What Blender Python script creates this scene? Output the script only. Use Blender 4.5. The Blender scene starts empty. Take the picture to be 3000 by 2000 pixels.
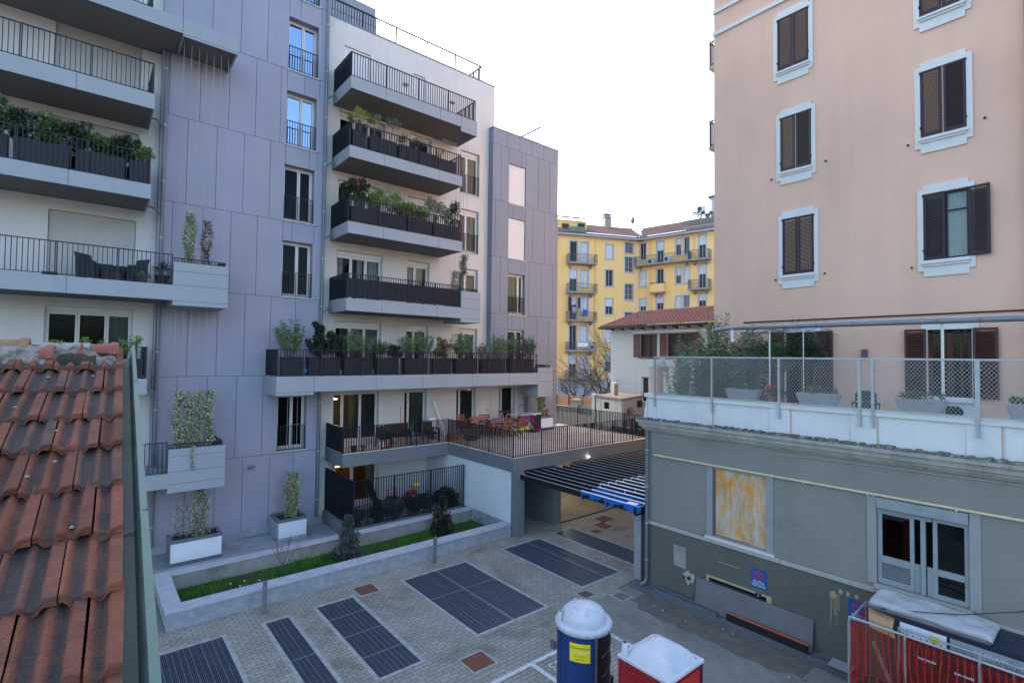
import bpy, math, random
from math import sin, cos, pi, radians, sqrt, atan2
from mathutils import Vector, Matrix
RND = random.Random(7)
C = bpy.context.scene.collection

# ------------------------------------------------------------ camera, light, exposure
cam = bpy.data.cameras.new('camera'); camo = bpy.data.objects.new('camera', cam); C.objects.link(camo)
bpy.context.scene.camera = camo
cam.sensor_width = 36; cam.lens = 36*1495.76/3000; cam.clip_start = 0.05; cam.clip_end = 600
CY, CP, CR = 0.87791061, 0.03047549, 0.0119892
fw = Vector((cos(CP)*cos(CY), cos(CP)*sin(CY), sin(CP))); rt = Vector((sin(CY), -cos(CY), 0)); up = rt.cross(fw)
r2 = rt*cos(CR)+up*sin(CR); u2 = up*cos(CR)-rt*sin(CR)
camo.matrix_world = Matrix(((r2.x, u2.x, -fw.x, 0), (r2.y, u2.y, -fw.y, 0), (r2.z, u2.z, -fw.z, 7.0), (0, 0, 0, 1)))

SUN_EL, SUN_AZ = radians(22), radians(86)      # direction the light comes from, measured from +X
w = bpy.data.worlds.new('World'); bpy.context.scene.world = w; w.use_nodes = True
nt = w.node_tree; sky = nt.nodes.new('ShaderNodeTexSky'); sky.sky_type = 'NISHITA'; sky.sun_disc = False
sky.sun_elevation = SUN_EL; sky.sun_rotation = pi/2-SUN_AZ; sky.dust_density = 3.6; sky.air_density = .9; sky.ozone_density = 1.5
bg = nt.nodes['Background']; nt.links.new(sky.outputs[0], bg.inputs[0]); bg.inputs[1].default_value = 0.15
sl = bpy.data.lights.new('sun', 'SUN'); sl.energy = 0.5; sl.angle = radians(25); sl.color = (1, .96, .92)
so = bpy.data.objects.new('sun', sl); C.objects.link(so)
sd = Vector((cos(SUN_EL)*cos(SUN_AZ), cos(SUN_EL)*sin(SUN_AZ), sin(SUN_EL)))
so.rotation_euler = sd.to_track_quat('Z', 'Y').to_euler(); so.location = (0, 0, 40)
vs = bpy.context.scene.view_settings
vs.view_transform = 'Standard'; vs.look = 'None'; vs.gamma = 1; vs.exposure = 2.45

# ------------------------------------------------------------ materials
def lin(c):
    return tuple((x/255/12.92 if x/255 <= .04045 else ((x/255+.055)/1.055)**2.4) for x in c)
MATS = {}
def N(nt, t, **kw):
    n = nt.nodes.new(t)
    for k, v in kw.items(): setattr(n, k, v)
    return n
def mat(name, rgb, rough=.7, metal=0, var=.12, scale=3.0, bump=0, bscale=60, rgb2=None, lo=.35, hi=.65, spec=.4,
        island=0, stain=None, sscale=.6, slo=.5, shi=.75, detail=6, stretch=None, coat=0, raw=False, streak=0):
    """principled material: base colour, soft noise variation, second colour patches, stains, bump, per-island variation"""
    m = bpy.data.materials.new(name); m.use_nodes = True; nt = m.node_tree; L = nt.links
    b = nt.nodes['Principled BSDF']; b.inputs['Roughness'].default_value = rough; b.inputs['Metallic'].default_value = metal
    b.inputs['Specular IOR Level'].default_value = spec
    if coat: b.inputs['Coat Weight'].default_value = coat
    c = rgb if raw else lin(rgb)
    tc = N(nt, 'ShaderNodeTexCoord'); src = tc.outputs['Object']
    if stretch:
        mp = N(nt, 'ShaderNodeMapping'); mp.inputs['Scale'].default_value = stretch; L.new(src, mp.inputs[0]); src = mp.outputs[0]
    no = N(nt, 'ShaderNodeTexNoise'); no.inputs['Scale'].default_value = scale; no.inputs['Detail'].default_value = detail; L.new(src, no.inputs['Vector'])
    mr = N(nt, 'ShaderNodeMapRange'); mr.inputs[1].default_value = .25; mr.inputs[2].default_value = .75
    mr.inputs[3].default_value = 1-var; mr.inputs[4].default_value = 1+var; L.new(no.outputs[0], mr.inputs[0])
    col = N(nt, 'ShaderNodeRGB'); col.outputs[0].default_value = (*c, 1); out = col.outputs[0]
    if rgb2:
        n2 = N(nt, 'ShaderNodeTexNoise'); n2.inputs['Scale'].default_value = scale*1.7; n2.inputs['Detail'].default_value = 8; n2.inputs['Roughness'].default_value = .65; L.new(src, n2.inputs['Vector'])
        r = N(nt, 'ShaderNodeMapRange'); r.inputs[1].default_value = lo; r.inputs[2].default_value = hi; L.new(n2.outputs[0], r.inputs[0])
        mx = N(nt, 'ShaderNodeMix', data_type='RGBA'); L.new(r.outputs[0], mx.inputs[0]); L.new(out, mx.inputs[6]); mx.inputs[7].default_value = (*(rgb2 if raw else lin(rgb2)), 1); out = mx.outputs[2]
    if stain:
        n3 = N(nt, 'ShaderNodeTexNoise'); n3.inputs['Scale'].default_value = sscale; n3.inputs['Detail'].default_value = 9; n3.inputs['Roughness'].default_value = .7; L.new(tc.outputs['Object'], n3.inputs['Vector'])
        r = N(nt, 'ShaderNodeMapRange'); r.inputs[1].default_value = slo; r.inputs[2].default_value = shi; L.new(n3.outputs[0], r.inputs[0])
        mx = N(nt, 'ShaderNodeMix', data_type='RGBA'); L.new(r.outputs[0], mx.inputs[0]); L.new(out, mx.inputs[6]); mx.inputs[7].default_value = (*lin(stain), 1); out = mx.outputs[2]
    hs = N(nt, 'ShaderNodeHueSaturation'); L.new(out, hs.inputs['Color']); L.new(mr.outputs[0], hs.inputs['Value']); out = hs.outputs[0]
    if streak:      # faint rain streaks: noise stretched along z
        ms = N(nt, 'ShaderNodeMapping'); ms.inputs['Scale'].default_value = (1.7, 1.7, .13); L.new(tc.outputs['Object'], ms.inputs[0]); ns = N(nt, 'ShaderNodeTexNoise'); ns.inputs['Scale'].default_value = 1.6; ns.inputs['Detail'].default_value = 7; ns.inputs['Roughness'].default_value = .6; L.new(ms.outputs[0], ns.inputs['Vector'])
        rs = N(nt, 'ShaderNodeMapRange'); rs.inputs[1].default_value = .42; rs.inputs[2].default_value = .72; rs.inputs[3].default_value = 1.0; rs.inputs[4].default_value = 1-streak; L.new(ns.outputs[0], rs.inputs[0])
        h3 = N(nt, 'ShaderNodeHueSaturation'); L.new(out, h3.inputs['Color']); L.new(rs.outputs[0], h3.inputs['Value']); out = h3.outputs[0]
    if island:
        g = N(nt, 'ShaderNodeNewGeometry'); r = N(nt, 'ShaderNodeMapRange'); r.inputs[3].default_value = 1-island; r.inputs[4].default_value = 1+island
        L.new(g.outputs['Random Per Island'], r.inputs[0]); h2 = N(nt, 'ShaderNodeHueSaturation'); L.new(out, h2.inputs['Color']); L.new(r.outputs[0], h2.inputs['Value']); out = h2.outputs[0]
    L.new(out, b.inputs['Base Color'])
    if bump:
        nb = N(nt, 'ShaderNodeTexNoise'); nb.inputs['Scale'].default_value = bscale; nb.inputs['Detail'].default_value = 4; L.new(src, nb.inputs['Vector'])
        bp = N(nt, 'ShaderNodeBump'); bp.inputs['Strength'].default_value = min(1, bump); bp.inputs['Distance'].default_value = .01*max(1, bump); L.new(nb.outputs[0], bp.inputs['Height']); L.new(bp.outputs[0], b.inputs['Normal'])
    MATS[name] = m; return m
def brickmat(name, c1, c2, mortar, bw, bh, msize=.012, rot=0, rough=.85, stain=None, axes='XY', bump=.4, slo=.52, shi=.7):
    m = bpy.data.materials.new(name); m.use_nodes = True; nt = m.node_tree; L = nt.links; b = nt.nodes['Principled BSDF']; b.inputs['Roughness'].default_value = rough; b.inputs['Specular IOR Level'].default_value = .3
    tc = N(nt, 'ShaderNodeTexCoord'); sp = N(nt, 'ShaderNodeSeparateXYZ'); L.new(tc.outputs['Object'], sp.inputs[0]); cb = N(nt, 'ShaderNodeCombineXYZ')
    L.new(sp.outputs[axes[0]], cb.inputs[0]); L.new(sp.outputs[axes[1]], cb.inputs[1])
    nn = N(nt, 'ShaderNodeTexNoise'); nn.inputs['Scale'].default_value = 2.5; L.new(tc.outputs['Object'], nn.inputs['Vector'])
    ad = N(nt, 'ShaderNodeMix', data_type='VECTOR'); ad.inputs[0].default_value = .012; L.new(cb.outputs[0], ad.inputs[4]); L.new(nn.outputs[1], ad.inputs[5])
    bt = N(nt, 'ShaderNodeTexBrick'); bt.inputs['Scale'].default_value = 1; bt.inputs['Brick Width'].default_value = bw; bt.inputs['Row Height'].default_value = bh; bt.inputs['Mortar Size'].default_value = msize
    bt.inputs['Mortar Smooth'].default_value = .3; bt.inputs['Color1'].default_value = (*lin(c1), 1); bt.inputs['Color2'].default_value = (*lin(c2), 1); bt.inputs['Mortar'].default_value = (*lin(mortar), 1); bt.inputs['Bias'].default_value = 0
    L.new(ad.outputs[1], bt.inputs['Vector']); out = bt.outputs[0]
    no = N(nt, 'ShaderNodeTexNoise'); no.inputs['Scale'].default_value = .8; no.inputs['Detail'].default_value = 9; L.new(tc.outputs['Object'], no.inputs['Vector'])
    mr = N(nt, 'ShaderNodeMapRange'); mr.inputs[1].default_value = .3; mr.inputs[2].default_value = .7; mr.inputs[3].default_value = .82; mr.inputs[4].default_value = 1.15; L.new(no.outputs[0], mr.inputs[0])
    hs = N(nt, 'ShaderNodeHueSaturation'); L.new(out, hs.inputs['Color']); L.new(mr.outputs[0], hs.inputs['Value']); out = hs.outputs[0]
    n5 = N(nt, 'ShaderNodeTexNoise'); n5.inputs['Scale'].default_value = 35; n5.inputs['Detail'].default_value = 5; L.new(tc.outputs['Object'], n5.inputs['Vector'])
    r5 = N(nt, 'ShaderNodeMapRange'); r5.inputs[1].default_value = .3; r5.inputs[2].default_value = .7; r5.inputs[3].default_value = .8; r5.inputs[4].default_value = 1.2; L.new(n5.outputs[0], r5.inputs[0])
    h5 = N(nt, 'ShaderNodeHueSaturation'); L.new(out, h5.inputs['Color']); L.new(r5.outputs[0], h5.inputs['Value']); out = h5.outputs[0]
    if stain:
        n3 = N(nt, 'ShaderNodeTexNoise'); n3.inputs['Scale'].default_value = .55; n3.inputs['Detail'].default_value = 9; n3.inputs['Roughness'].default_value = .65; L.new(tc.outputs['Object'], n3.inputs['Vector'])
        r = N(nt, 'ShaderNodeMapRange'); r.inputs[1].default_value = slo; r.inputs[2].default_value = shi; r.inputs[4].default_value = .7; L.new(n3.outputs[0], r.inputs[0])
        mx = N(nt, 'ShaderNodeMix', data_type='RGBA'); L.new(r.outputs[0], mx.inputs[0]); L.new(out, mx.inputs[6]); mx.inputs[7].default_value = (*lin(stain), 1); out = mx.outputs[2]
    L.new(out, b.inputs['Base Color'])
    bp = N(nt, 'ShaderNodeBump'); bp.inputs['Strength'].default_value = bump; bp.inputs['Distance'].default_value = .01; bp.invert = True; L.new(bt.outputs['Fac'], bp.inputs['Height']); L.new(bp.outputs[0], b.inputs['Normal'])
    MATS[name] = m; return m
def glassmat(name, tint, mixf=.25, rough=.02, gcol=(.9, .95, 1)):
    m = bpy.data.materials.new(name); m.use_nodes = True; nt = m.node_tree; L = nt.links; nt.nodes.remove(nt.nodes['Principled BSDF'])
    o = nt.nodes['Material Output']; tr = N(nt, 'ShaderNodeBsdfTransparent'); tr.inputs[0].default_value = (*tint, 1)
    gl = N(nt, 'ShaderNodeBsdfGlossy'); gl.inputs['Roughness'].default_value = rough; gl.inputs[0].default_value = (*gcol, 1)
    fr = N(nt, 'ShaderNodeFresnel'); fr.inputs[0].default_value = 1.5; ma = N(nt, 'ShaderNodeMath', operation='MULTIPLY_ADD'); ma.inputs[1].default_value = 1.3; ma.inputs[2].default_value = mixf-.06; ma.use_clamp = True
    L.new(fr.outputs[0], ma.inputs[0]); mx = N(nt, 'ShaderNodeMixShader'); L.new(ma.outputs[0], mx.inputs[0]); L.new(tr.outputs[0], mx.inputs[1]); L.new(gl.outputs[0], mx.inputs[2]); L.new(mx.outputs[0], o.inputs[0])
    MATS[name] = m; return m
def emimat(name, c, s):
    m = bpy.data.materials.new(name); m.use_nodes = True; b = m.node_tree.nodes['Principled BSDF']; b.inputs['Base Color'].default_value = (*lin(c), 1)
    b.inputs['Emission Color'].default_value = (*lin(c), 1); b.inputs['Emission Strength'].default_value = s; MATS[name] = m; return m

mat('purple', (144, 145, 158), .65, island=.025, streak=.06, var=.05, scale=.7, bump=.25, bscale=220)
mat('block', (126, 132, 142), .65, island=.025, streak=.05, var=.05, scale=.7, bump=.25, bscale=220)
mat('joint', (62, 60, 70), .9)
mat('white', (198, 196, 190), .9, streak=0.06, var=.04, scale=.5, stain=(186, 184, 178), slo=.55, shi=.8)
mat('sidewhite', (200, 206, 208), .85, streak=0.07, var=.05, scale=.6, stain=(176, 184, 188), slo=.5, shi=.75, stretch=(1, 1, .3))
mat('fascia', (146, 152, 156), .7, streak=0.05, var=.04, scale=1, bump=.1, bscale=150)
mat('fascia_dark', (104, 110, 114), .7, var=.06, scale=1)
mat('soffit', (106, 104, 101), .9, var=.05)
mat('rail', (34, 36, 44), .5, metal=.3)
mat('railtop', (120, 122, 126), .4, metal=.7)
mat('pipe', (112, 118, 124), .5, metal=.4)
mat('frame', (196, 196, 190), .6, var=.03)
mat('shutter', (212, 212, 210), .6, var=.02)
mat('curtain', (136, 150, 136), .95)
mat('shutter_grey', (176, 176, 170), .7, var=.03)
mat('curtain_dark', (92, 94, 84), .95)
mat('curtain_white', (225, 225, 222), .95)
mat('room', (70, 62, 54), .95)
mat('warmroom', (96, 66, 46), .9)
mat('darkroom', (26, 27, 28), .95)
glassmat('glass', (.5, .55, .55), .06, gcol=(.6, .75, .8))
glassmat('glass_sky_tint', (.25, .3, .35), .5, gcol=(.48, .62, .82))  # upper panes: blue of the mirrored sky put into the gloss colour
glassmat('glass_dim', (.5, .54, .52), .02, gcol=(.4, .5, .55))
mat('marble', (142, 146, 152), .6, var=.10, scale=3.2, rgb2=(162, 164, 170), lo=.45, hi=.7, detail=10, stain=(126, 130, 138), sscale=2.0, slo=.5, shi=.75)
mat('marble_top', (176, 178, 184), .6, var=.08, scale=2.5, rgb2=(150, 152, 160), lo=.5, hi=.7, detail=9)
mat('concrete', (148, 148, 142), .9, streak=0.1, var=.12, scale=1.8, stain=(118, 110, 92), sscale=1.1, slo=.5, shi=.72, bump=.3)
brickmat('slabs', (156, 160, 164), (138, 142, 146), (112, 114, 116), .9, .45, .006, bump=.15, stain=(120, 122, 122))
mat('planter_white', (205, 210, 214), .7, var=.03)
mat('planter_grey', (92, 98, 106), .7)
mat('planter_dark', (44, 47, 54), .65, var=.15, stretch=(30, 1, 1), scale=1)
mat('soil', (50, 42, 34), 1, var=.3, scale=20)
mat('lawn', (48, 72, 26), 1, var=.35, scale=6, rgb2=(70, 62, 36), lo=.55, hi=.75)
mat('grass', (74, 118, 34), .8, island=.5, var=.3, scale=1.5)
brickmat('cobbles', (154, 151, 138), (142, 139, 128), (108, 106, 98), .23, .125, .010, bump=.5, stain=(84, 82, 70))
mat('border', (162, 162, 158), .8, var=.12, scale=4, rgb2=(138, 140, 136), lo=.45, hi=.6)
mat('asphalt', (128, 128, 121), .92, var=.12, scale=3, bump=.5, bscale=150, stain=(92, 90, 84), slo=.45, shi=.8)
mat('pit', (22, 24, 28), 1)
mat('grating', (92, 102, 112), .45, metal=.5)
mat('grating_main', (124, 134, 142), .4, metal=.5)
mat('rust', (112, 70, 52), .85, var=.2, scale=6)
mat('manhole_brown', (92, 78, 70), .85, var=.2, scale=6)
mat('manhole_grey', (108, 106, 102), .85, var=.15, scale=6)
mat('dampdirt', (104, 98, 90), 1, var=.2, scale=4)
mat('paint', (200, 200, 198), .7, var=.1, scale=14, stain=(140, 140, 132), sscale=6, slo=.52, shi=.62)
mat('bollard', (118, 122, 132), .5, metal=.3)
mat('pink', (215, 179, 156), .9, streak=0.05, var=.04, scale=.35, bump=.25, bscale=60, stain=(200, 166, 144), sscale=.25, slo=.45, shi=.75)
mat('trim', (202, 204, 200), .8, streak=0.06, var=.04)
mat('louvre', (38, 33, 40), .6, var=.12)
mat('louvre_green', (52, 54, 52), .7, var=.18, scale=8)
mat('louvre_house', (62, 44, 44), .6)
mat('louvre_brown', (66, 40, 34), .5, var=.15)
mat('bark', (84, 76, 66), .95, var=.2, scale=8)
mat('leaf_oleander', (92, 118, 78), .55, island=.45, var=.3, scale=1.2)
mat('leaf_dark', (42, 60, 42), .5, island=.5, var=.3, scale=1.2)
mat('leaf_mid', (72, 96, 50), .55, island=.5, var=.3, scale=1.2)
mat('leaf_light', (108, 132, 62), .55, island=.4, var=.25, scale=1.2)
mat('leaf_olive', (104, 118, 96), .6, island=.4, var=.3, scale=1.2)
mat('leaf_varieg', (150, 158, 116), .6, island=.6, var=.35, scale=2.5)
mat('leaf_grey', (78, 84, 80), .7, island=.4, var=.3, scale=1.2)
mat('leaf_red', (108, 50, 48), .6, island=.5, var=.3)
mat('leaf_bronze', (110, 96, 54), .6, island=.5, var=.3, scale=2)
mat('palm', (150, 160, 62), .5, island=.35, var=.2)
mat('stem', (122, 110, 92), .9)
mat('flower_red', (190, 50, 66), .6, island=.2); mat('flower_pink', (214, 40, 92), .6, island=.2); mat('flower_yellow', (226, 176, 30), .6, island=.2); mat('flower_white', (235, 235, 230), .6)
mat('greywall', (128, 131, 123), .92, streak=0.07, var=.05, scale=.8, stain=(96, 100, 98), sscale=.45, slo=.56, shi=.72, bump=.5, bscale=80)
mat('greyplinth', (94, 97, 90), .95, streak=0.08, var=.08, scale=1.2, stain=(104, 104, 94), sscale=.8, slo=.55, shi=.7, bump=.9, bscale=70)
mat('cornice', (158, 158, 150), .95, streak=0.3, var=.12, scale=2, stain=(70, 70, 66), sscale=2.2, slo=.55, shi=.75, bump=.8, bscale=40, stretch=(1, 1, .35))
mat('cornice_top', (92, 90, 84), 1, var=.25, scale=8, rgb2=(150, 150, 144), lo=.5, hi=.6, bump=1)
mat('parapet', (205, 210, 208), .85, streak=0.06, var=.05, scale=.7, stain=(180, 186, 184), sscale=.5, slo=.5, shi=.8)
mat('band', (166, 166, 158), .9, var=.1, scale=3, stain=(128, 126, 116), sscale=3)
mat('board', (190, 150, 92), .85, var=.2, scale=2.4, rgb2=(178, 174, 162), lo=.4, hi=.6, stretch=(1, 2.2, .6), detail=12, stain=(200, 140, 50), sscale=1.8, slo=.52, shi=.66)
mat('alu', (132, 142, 144), .5)
mat('surround', (140, 144, 142), .9, var=.05)
mat('gas', (196, 186, 152), .6)
mat('steel', (150, 160, 162), .4, metal=.6)
mat('galv', (158, 166, 166), .5, metal=.4)
mat('kerb', (92, 96, 102), .9, var=.12, scale=2.5)
mat('metalpanel', (112, 114, 116), .6, metal=.3, var=.1)
mat('blacksteel', (30, 31, 34), .5, metal=.4)
mat('orangeedge', (206, 96, 60), .6)
mat('signblue', (22, 82, 150), .45); mat('signred', (190, 44, 60), .5); mat('signwhite', (214, 226, 236), .5); mat('signblack', (24, 28, 44), .5)
mat('signyellow', (222, 206, 40), .5); mat('tan', (170, 156, 120), .9, var=.1)
mat('toilet_blue', (16, 50, 104), .5, var=.12, scale=2.5, coat=.1, streak=.25)
mat('toilet_door', (34, 28, 30), .55)
mat('toilet_trim', (92, 84, 96), .6)
mat('toilet_roof', (184, 189, 196), .4, var=.06, scale=5, stain=(168, 170, 168), sscale=3, slo=.5, shi=.8)
mat('toilet_red', (142, 18, 30), .5, var=.12, scale=2.5, coat=.1, streak=.25); mat('toilet_red2', (168, 34, 30), .5)
mat('beam', (26, 28, 36), .5, metal=.2); mat('beamtop', (150, 154, 160), .5); mat('tape_blue', (20, 96, 182), .4); mat('tape_white', (222, 224, 232), .5)
brickmat('terrace_tiles', (222, 210, 192), (208, 196, 178), (120, 110, 100), .6, .3, .006, bump=.1, stain=(160, 148, 134))
mat('teak', (118, 72, 46), .6, var=.15, island=.2)
mat('wicker', (48, 50, 56), .8, var=.2, scale=30)
mat('lilac', (176, 150, 196), .8); mat('magenta', (120, 24, 84), .7); mat('maroon', (84, 22, 44), .7); mat('navy', (22, 26, 52), .8); mat('limey', (176, 180, 40), .7); mat('redplastic', (196, 30, 40), .4)
mat('cyan', (70, 190, 206), .5); mat('whiteplastic', (220, 222, 224), .5); mat('terracotta', (150, 84, 58), .85, var=.15); mat('pot_dark', (44, 44, 48), .7); mat('cardboard', (172, 140, 104), .9, var=.1); mat('hose', (36, 60, 50), .6)
mat('greenplastic', (18, 52, 44), .5)
mat('trough', (146, 150, 150), .95, var=.12, scale=6, bump=.8, bscale=50)
mat('mattress', (170, 174, 176), .6, var=.08, scale=1.5, stain=(150, 146, 136), sscale=2.0, slo=.5, shi=.68, bump=.4, bscale=12)
mat('orangemesh', (160, 38, 22), .6, island=.15); mat('redfilm', (58, 12, 14), .8, var=.3, scale=6)
mat('tarp', (34, 42, 58), .6); mat('junk_green', (26, 60, 30), .8); mat('junk_wood', (132, 112, 92), .9)
mat('yellow', (243, 200, 130), .9, streak=0.05, var=.04, scale=.3, stain=(238, 188, 112), sscale=.3)
mat('yband', (150, 158, 166), .9, var=.08); mat('ysur', (172, 178, 190), .85); mat('ydark', (44, 44, 48), .6); mat('yblind', (196, 202, 210), .7); mat('yrail', (84, 86, 94), .7)
mat('ybalc', (150, 146, 140), .9)
mat('rooftile_red', (112, 80, 78), .85, var=.12, scale=3, island=.0, rgb2=(98, 66, 62), lo=.45, hi=.7)
mat('rooftile_brown', (142, 112, 100), .85, var=.12, scale=1.5)
mat('housewall', (160, 174, 182), .9, streak=0.1, var=.05, scale=.6, stain=(166, 168, 156), slo=.5, shi=.75)
mat('hutwall', (136, 146, 152), .95, streak=0.3, var=.08, scale=.9, stain=(82, 82, 70), sscale=1.2, slo=.6, shi=.72)
mat('hutroof', (92, 88, 86), .95, var=.15, scale=3)
mat('flue', (128, 126, 124), .35, metal=.8)
mat('brownfence', (150, 112, 84), .9, var=.1); mat('darkroof', (58, 58, 62), .95, var=.2, scale=2); mat('gardenwall', (112, 120, 114), .95, var=.12); mat('brickred', (96, 50, 44), .9)
mat('mortar', (132, 122, 112), 1, var=.3, scale=10, rgb2=(92, 84, 74), lo=.45, hi=.6, bump=1.5, bscale=25)
mat('membrane', (138, 136, 130), .8, var=.12, scale=8, stain=(130, 126, 120), sscale=14, slo=.52, shi=.6, bump=1.2, bscale=18)
mat('moss', (52, 52, 34), 1, var=.4, scale=14, bump=1.5, bscale=60)
mat('flashing', (80, 94, 88), .6, metal=.35, var=.1, scale=4, stain=(92, 106, 100), sscale=3); mat('flashing_rim', (86, 106, 96), .5, metal=.3, var=.08, scale=6)
mat('cap_red', (142, 84, 70), .9, var=.2, scale=14, bump=.8, bscale=60); mat('cap_tan', (140, 108, 80), .9, var=.25, scale=14, bump=.8, bscale=60)
emimat('lamp_warm', (255, 176, 96), 3.0); emimat('lamp_spot', (255, 250, 255), 8.0)

# foreground tiles: terracotta with darker troughs (the darkening follows the tile's own profile height, stored per vertex)
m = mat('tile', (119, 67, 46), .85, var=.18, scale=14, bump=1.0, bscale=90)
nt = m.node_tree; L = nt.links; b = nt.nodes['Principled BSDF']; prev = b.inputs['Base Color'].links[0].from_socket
at = N(nt, 'ShaderNodeAttribute'); at.attribute_name = 'trough_dark'
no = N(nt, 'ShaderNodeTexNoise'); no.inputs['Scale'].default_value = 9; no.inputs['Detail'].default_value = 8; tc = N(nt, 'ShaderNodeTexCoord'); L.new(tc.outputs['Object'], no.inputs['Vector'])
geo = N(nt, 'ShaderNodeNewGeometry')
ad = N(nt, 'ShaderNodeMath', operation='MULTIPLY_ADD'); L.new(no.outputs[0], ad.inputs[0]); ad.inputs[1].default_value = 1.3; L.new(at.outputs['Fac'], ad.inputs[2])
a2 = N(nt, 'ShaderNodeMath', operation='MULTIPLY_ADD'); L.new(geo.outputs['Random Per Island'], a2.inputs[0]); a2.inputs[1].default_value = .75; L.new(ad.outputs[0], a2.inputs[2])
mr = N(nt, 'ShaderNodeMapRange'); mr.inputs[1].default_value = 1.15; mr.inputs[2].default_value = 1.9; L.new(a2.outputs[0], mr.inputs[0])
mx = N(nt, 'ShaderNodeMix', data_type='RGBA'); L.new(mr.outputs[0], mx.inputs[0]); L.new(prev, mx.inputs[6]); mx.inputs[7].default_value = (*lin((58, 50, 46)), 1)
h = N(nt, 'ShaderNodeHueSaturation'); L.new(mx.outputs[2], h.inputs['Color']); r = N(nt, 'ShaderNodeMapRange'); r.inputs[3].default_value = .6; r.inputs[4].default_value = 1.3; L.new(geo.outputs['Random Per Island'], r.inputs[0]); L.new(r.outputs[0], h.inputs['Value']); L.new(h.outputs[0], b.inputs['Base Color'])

# ------------------------------------------------------------ mesh helpers
class Fr:                                   # a frame: u along a wall, d into the wall, z up
    def __init__(s, ox, oy, ux, uy, dx, dy): s.o = (ox, oy); s.u = (ux, uy); s.d = (dx, dy)
    def p(s, u, d, z): return (s.o[0]+s.u[0]*u+s.d[0]*d, s.o[1]+s.u[1]*u+s.d[1]*d, z)
ID = Fr(0, 0, 1, 0, 0, 1)
class MB:
    def __init__(s): s.v = []; s.f = []; s.attr = None
    def quad(s, a, b, c, d): n = len(s.v); s.v += [a, b, c, d]; s.f.append((n, n+1, n+2, n+3)); return s
    def poly(s, pts): n = len(s.v); s.v += list(pts); s.f.append(tuple(range(n, n+len(pts)))); return s
    def hexa(s, P):                          # 8 points: bottom 4 ccw, top 4 ccw
        n = len(s.v); s.v += [tuple(p) for p in P]
        for q in ((3, 2, 1, 0), (4, 5, 6, 7), (0, 1, 5, 4), (1, 2, 6, 5), (2, 3, 7, 6), (3, 0, 4, 7)): s.f.append(tuple(n+i for i in q))
        return s
    def box(s, x0, x1, y0, y1, z0, z1, F=ID):
        return s.hexa([F.p(x0, y0, z0), F.p(x1, y0, z0), F.p(x1, y1, z0), F.p(x0, y1, z0), F.p(x0, y0, z1), F.p(x1, y0, z1), F.p(x1, y1, z1), F.p(x0, y1, z1)])
    def bar(s, a, b, w, h, up=(0, 0, 1)):    # box beam from a to b
        a = Vector(a); b = Vector(b); d = (b-a).normalized(); u = Vector(up)
        if abs(d.dot(u)) > .98: u = Vector((0, 1, 0))
        x = d.cross(u).normalized()*w/2; y = x.cross(d).normalized()*h/2
        return s.hexa([a-x-y, a+x-y, a+x+y, a-x+y, b-x-y, b+x-y, b+x+y, b-x+y])
    def tube(s, pts, r, n=6, r1=None, cap=True):
        pts = [Vector(p) for p in pts]; m = len(pts); base = len(s.v)
        ref = Vector((0, 0, 1)) if abs((pts[-1]-pts[0]).normalized().z) < .9 else Vector((1, 0, 0))
        for i, p in enumerate(pts):
            d = (pts[min(i+1, m-1)]-pts[max(i-1, 0)]).normalized(); x = d.cross(ref).normalized(); y = d.cross(x)
            rr = r if r1 is None else r+(r1-r)*i/(m-1)
            for k in range(n): a = 2*pi*k/n; s.v.append(tuple(p+x*cos(a)*rr+y*sin(a)*rr))
        for i in range(m-1):
            for k in range(n): s.f.append((base+i*n+k, base+i*n+(k+1) % n, base+(i+1)*n+(k+1) % n, base+(i+1)*n+k))
        if cap: s.f.append(tuple(base+k for k in range(n))[::-1]); s.f.append(tuple(base+(m-1)*n+k for k in range(n)))
        return s
    def lathe(s, prof, n=24, c=(0, 0), a0=0, a1=2*pi, sx=1, sy=1):   # prof: [(r,z)]
        base = len(s.v); full = abs(a1-a0-2*pi) < 1e-6; k = n if full else n+1
        for r, z in prof:
            for i in range(k): a = a0+(a1-a0)*i/n; s.v.append((c[0]+r*cos(a)*sx, c[1]+r*sin(a)*sy, z))
        for j in range(len(prof)-1):
            for i in range(n): i2 = (i+1) % k; s.f.append((base+j*k+i, base+j*k+i2, base+(j+1)*k+i2, base+(j+1)*k+i))
        return s
    def xf(s, M): s.v = [tuple(M @ Vector(v)) for v in s.v]; return s
    def build(s, name, m, parent=None, smooth=False, bevel=0):
        me = bpy.data.meshes.new(name)
        L0 = Vector((0, 0, 0)); p = parent
        while p is not None: L0 = L0+p.location; p = p.parent
        me.from_pydata([tuple(Vector(v)-L0) for v in s.v], [], s.f)
        me.materials.append(MATS[m] if isinstance(m, str) else m)
        if s.attr:
            a = me.attributes.new('trough_dark', 'FLOAT', 'POINT')
            for i, x in enumerate(s.attr): a.data[i].value = x
        if smooth:
            for pl in me.polygons: pl.use_smooth = True
        me.update(); o = bpy.data.objects.new(name, me); C.objects.link(o)
        if parent is not None: o.parent = parent
        if bevel:
            b = o.modifiers.new('bevel', 'BEVEL'); b.width = bevel; b.segments = 2; b.limit_method = 'ANGLE'
        return o
def tag(o, label, cat, group=None, kind=None):
    if label: o['label'] = label
    if cat: o['category'] = cat
    if group: o['group'] = group
    if kind: o['kind'] = kind
    return o
def thing(name, label, cat, loc=(0, 0, 0), group=None):
    o = bpy.data.objects.new(name, None); o.empty_display_size = .2; C.objects.link(o); o.location = loc
    return tag(o, label, cat, group)
def kids(o): return [c for c in C.objects if c.parent is o]
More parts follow.
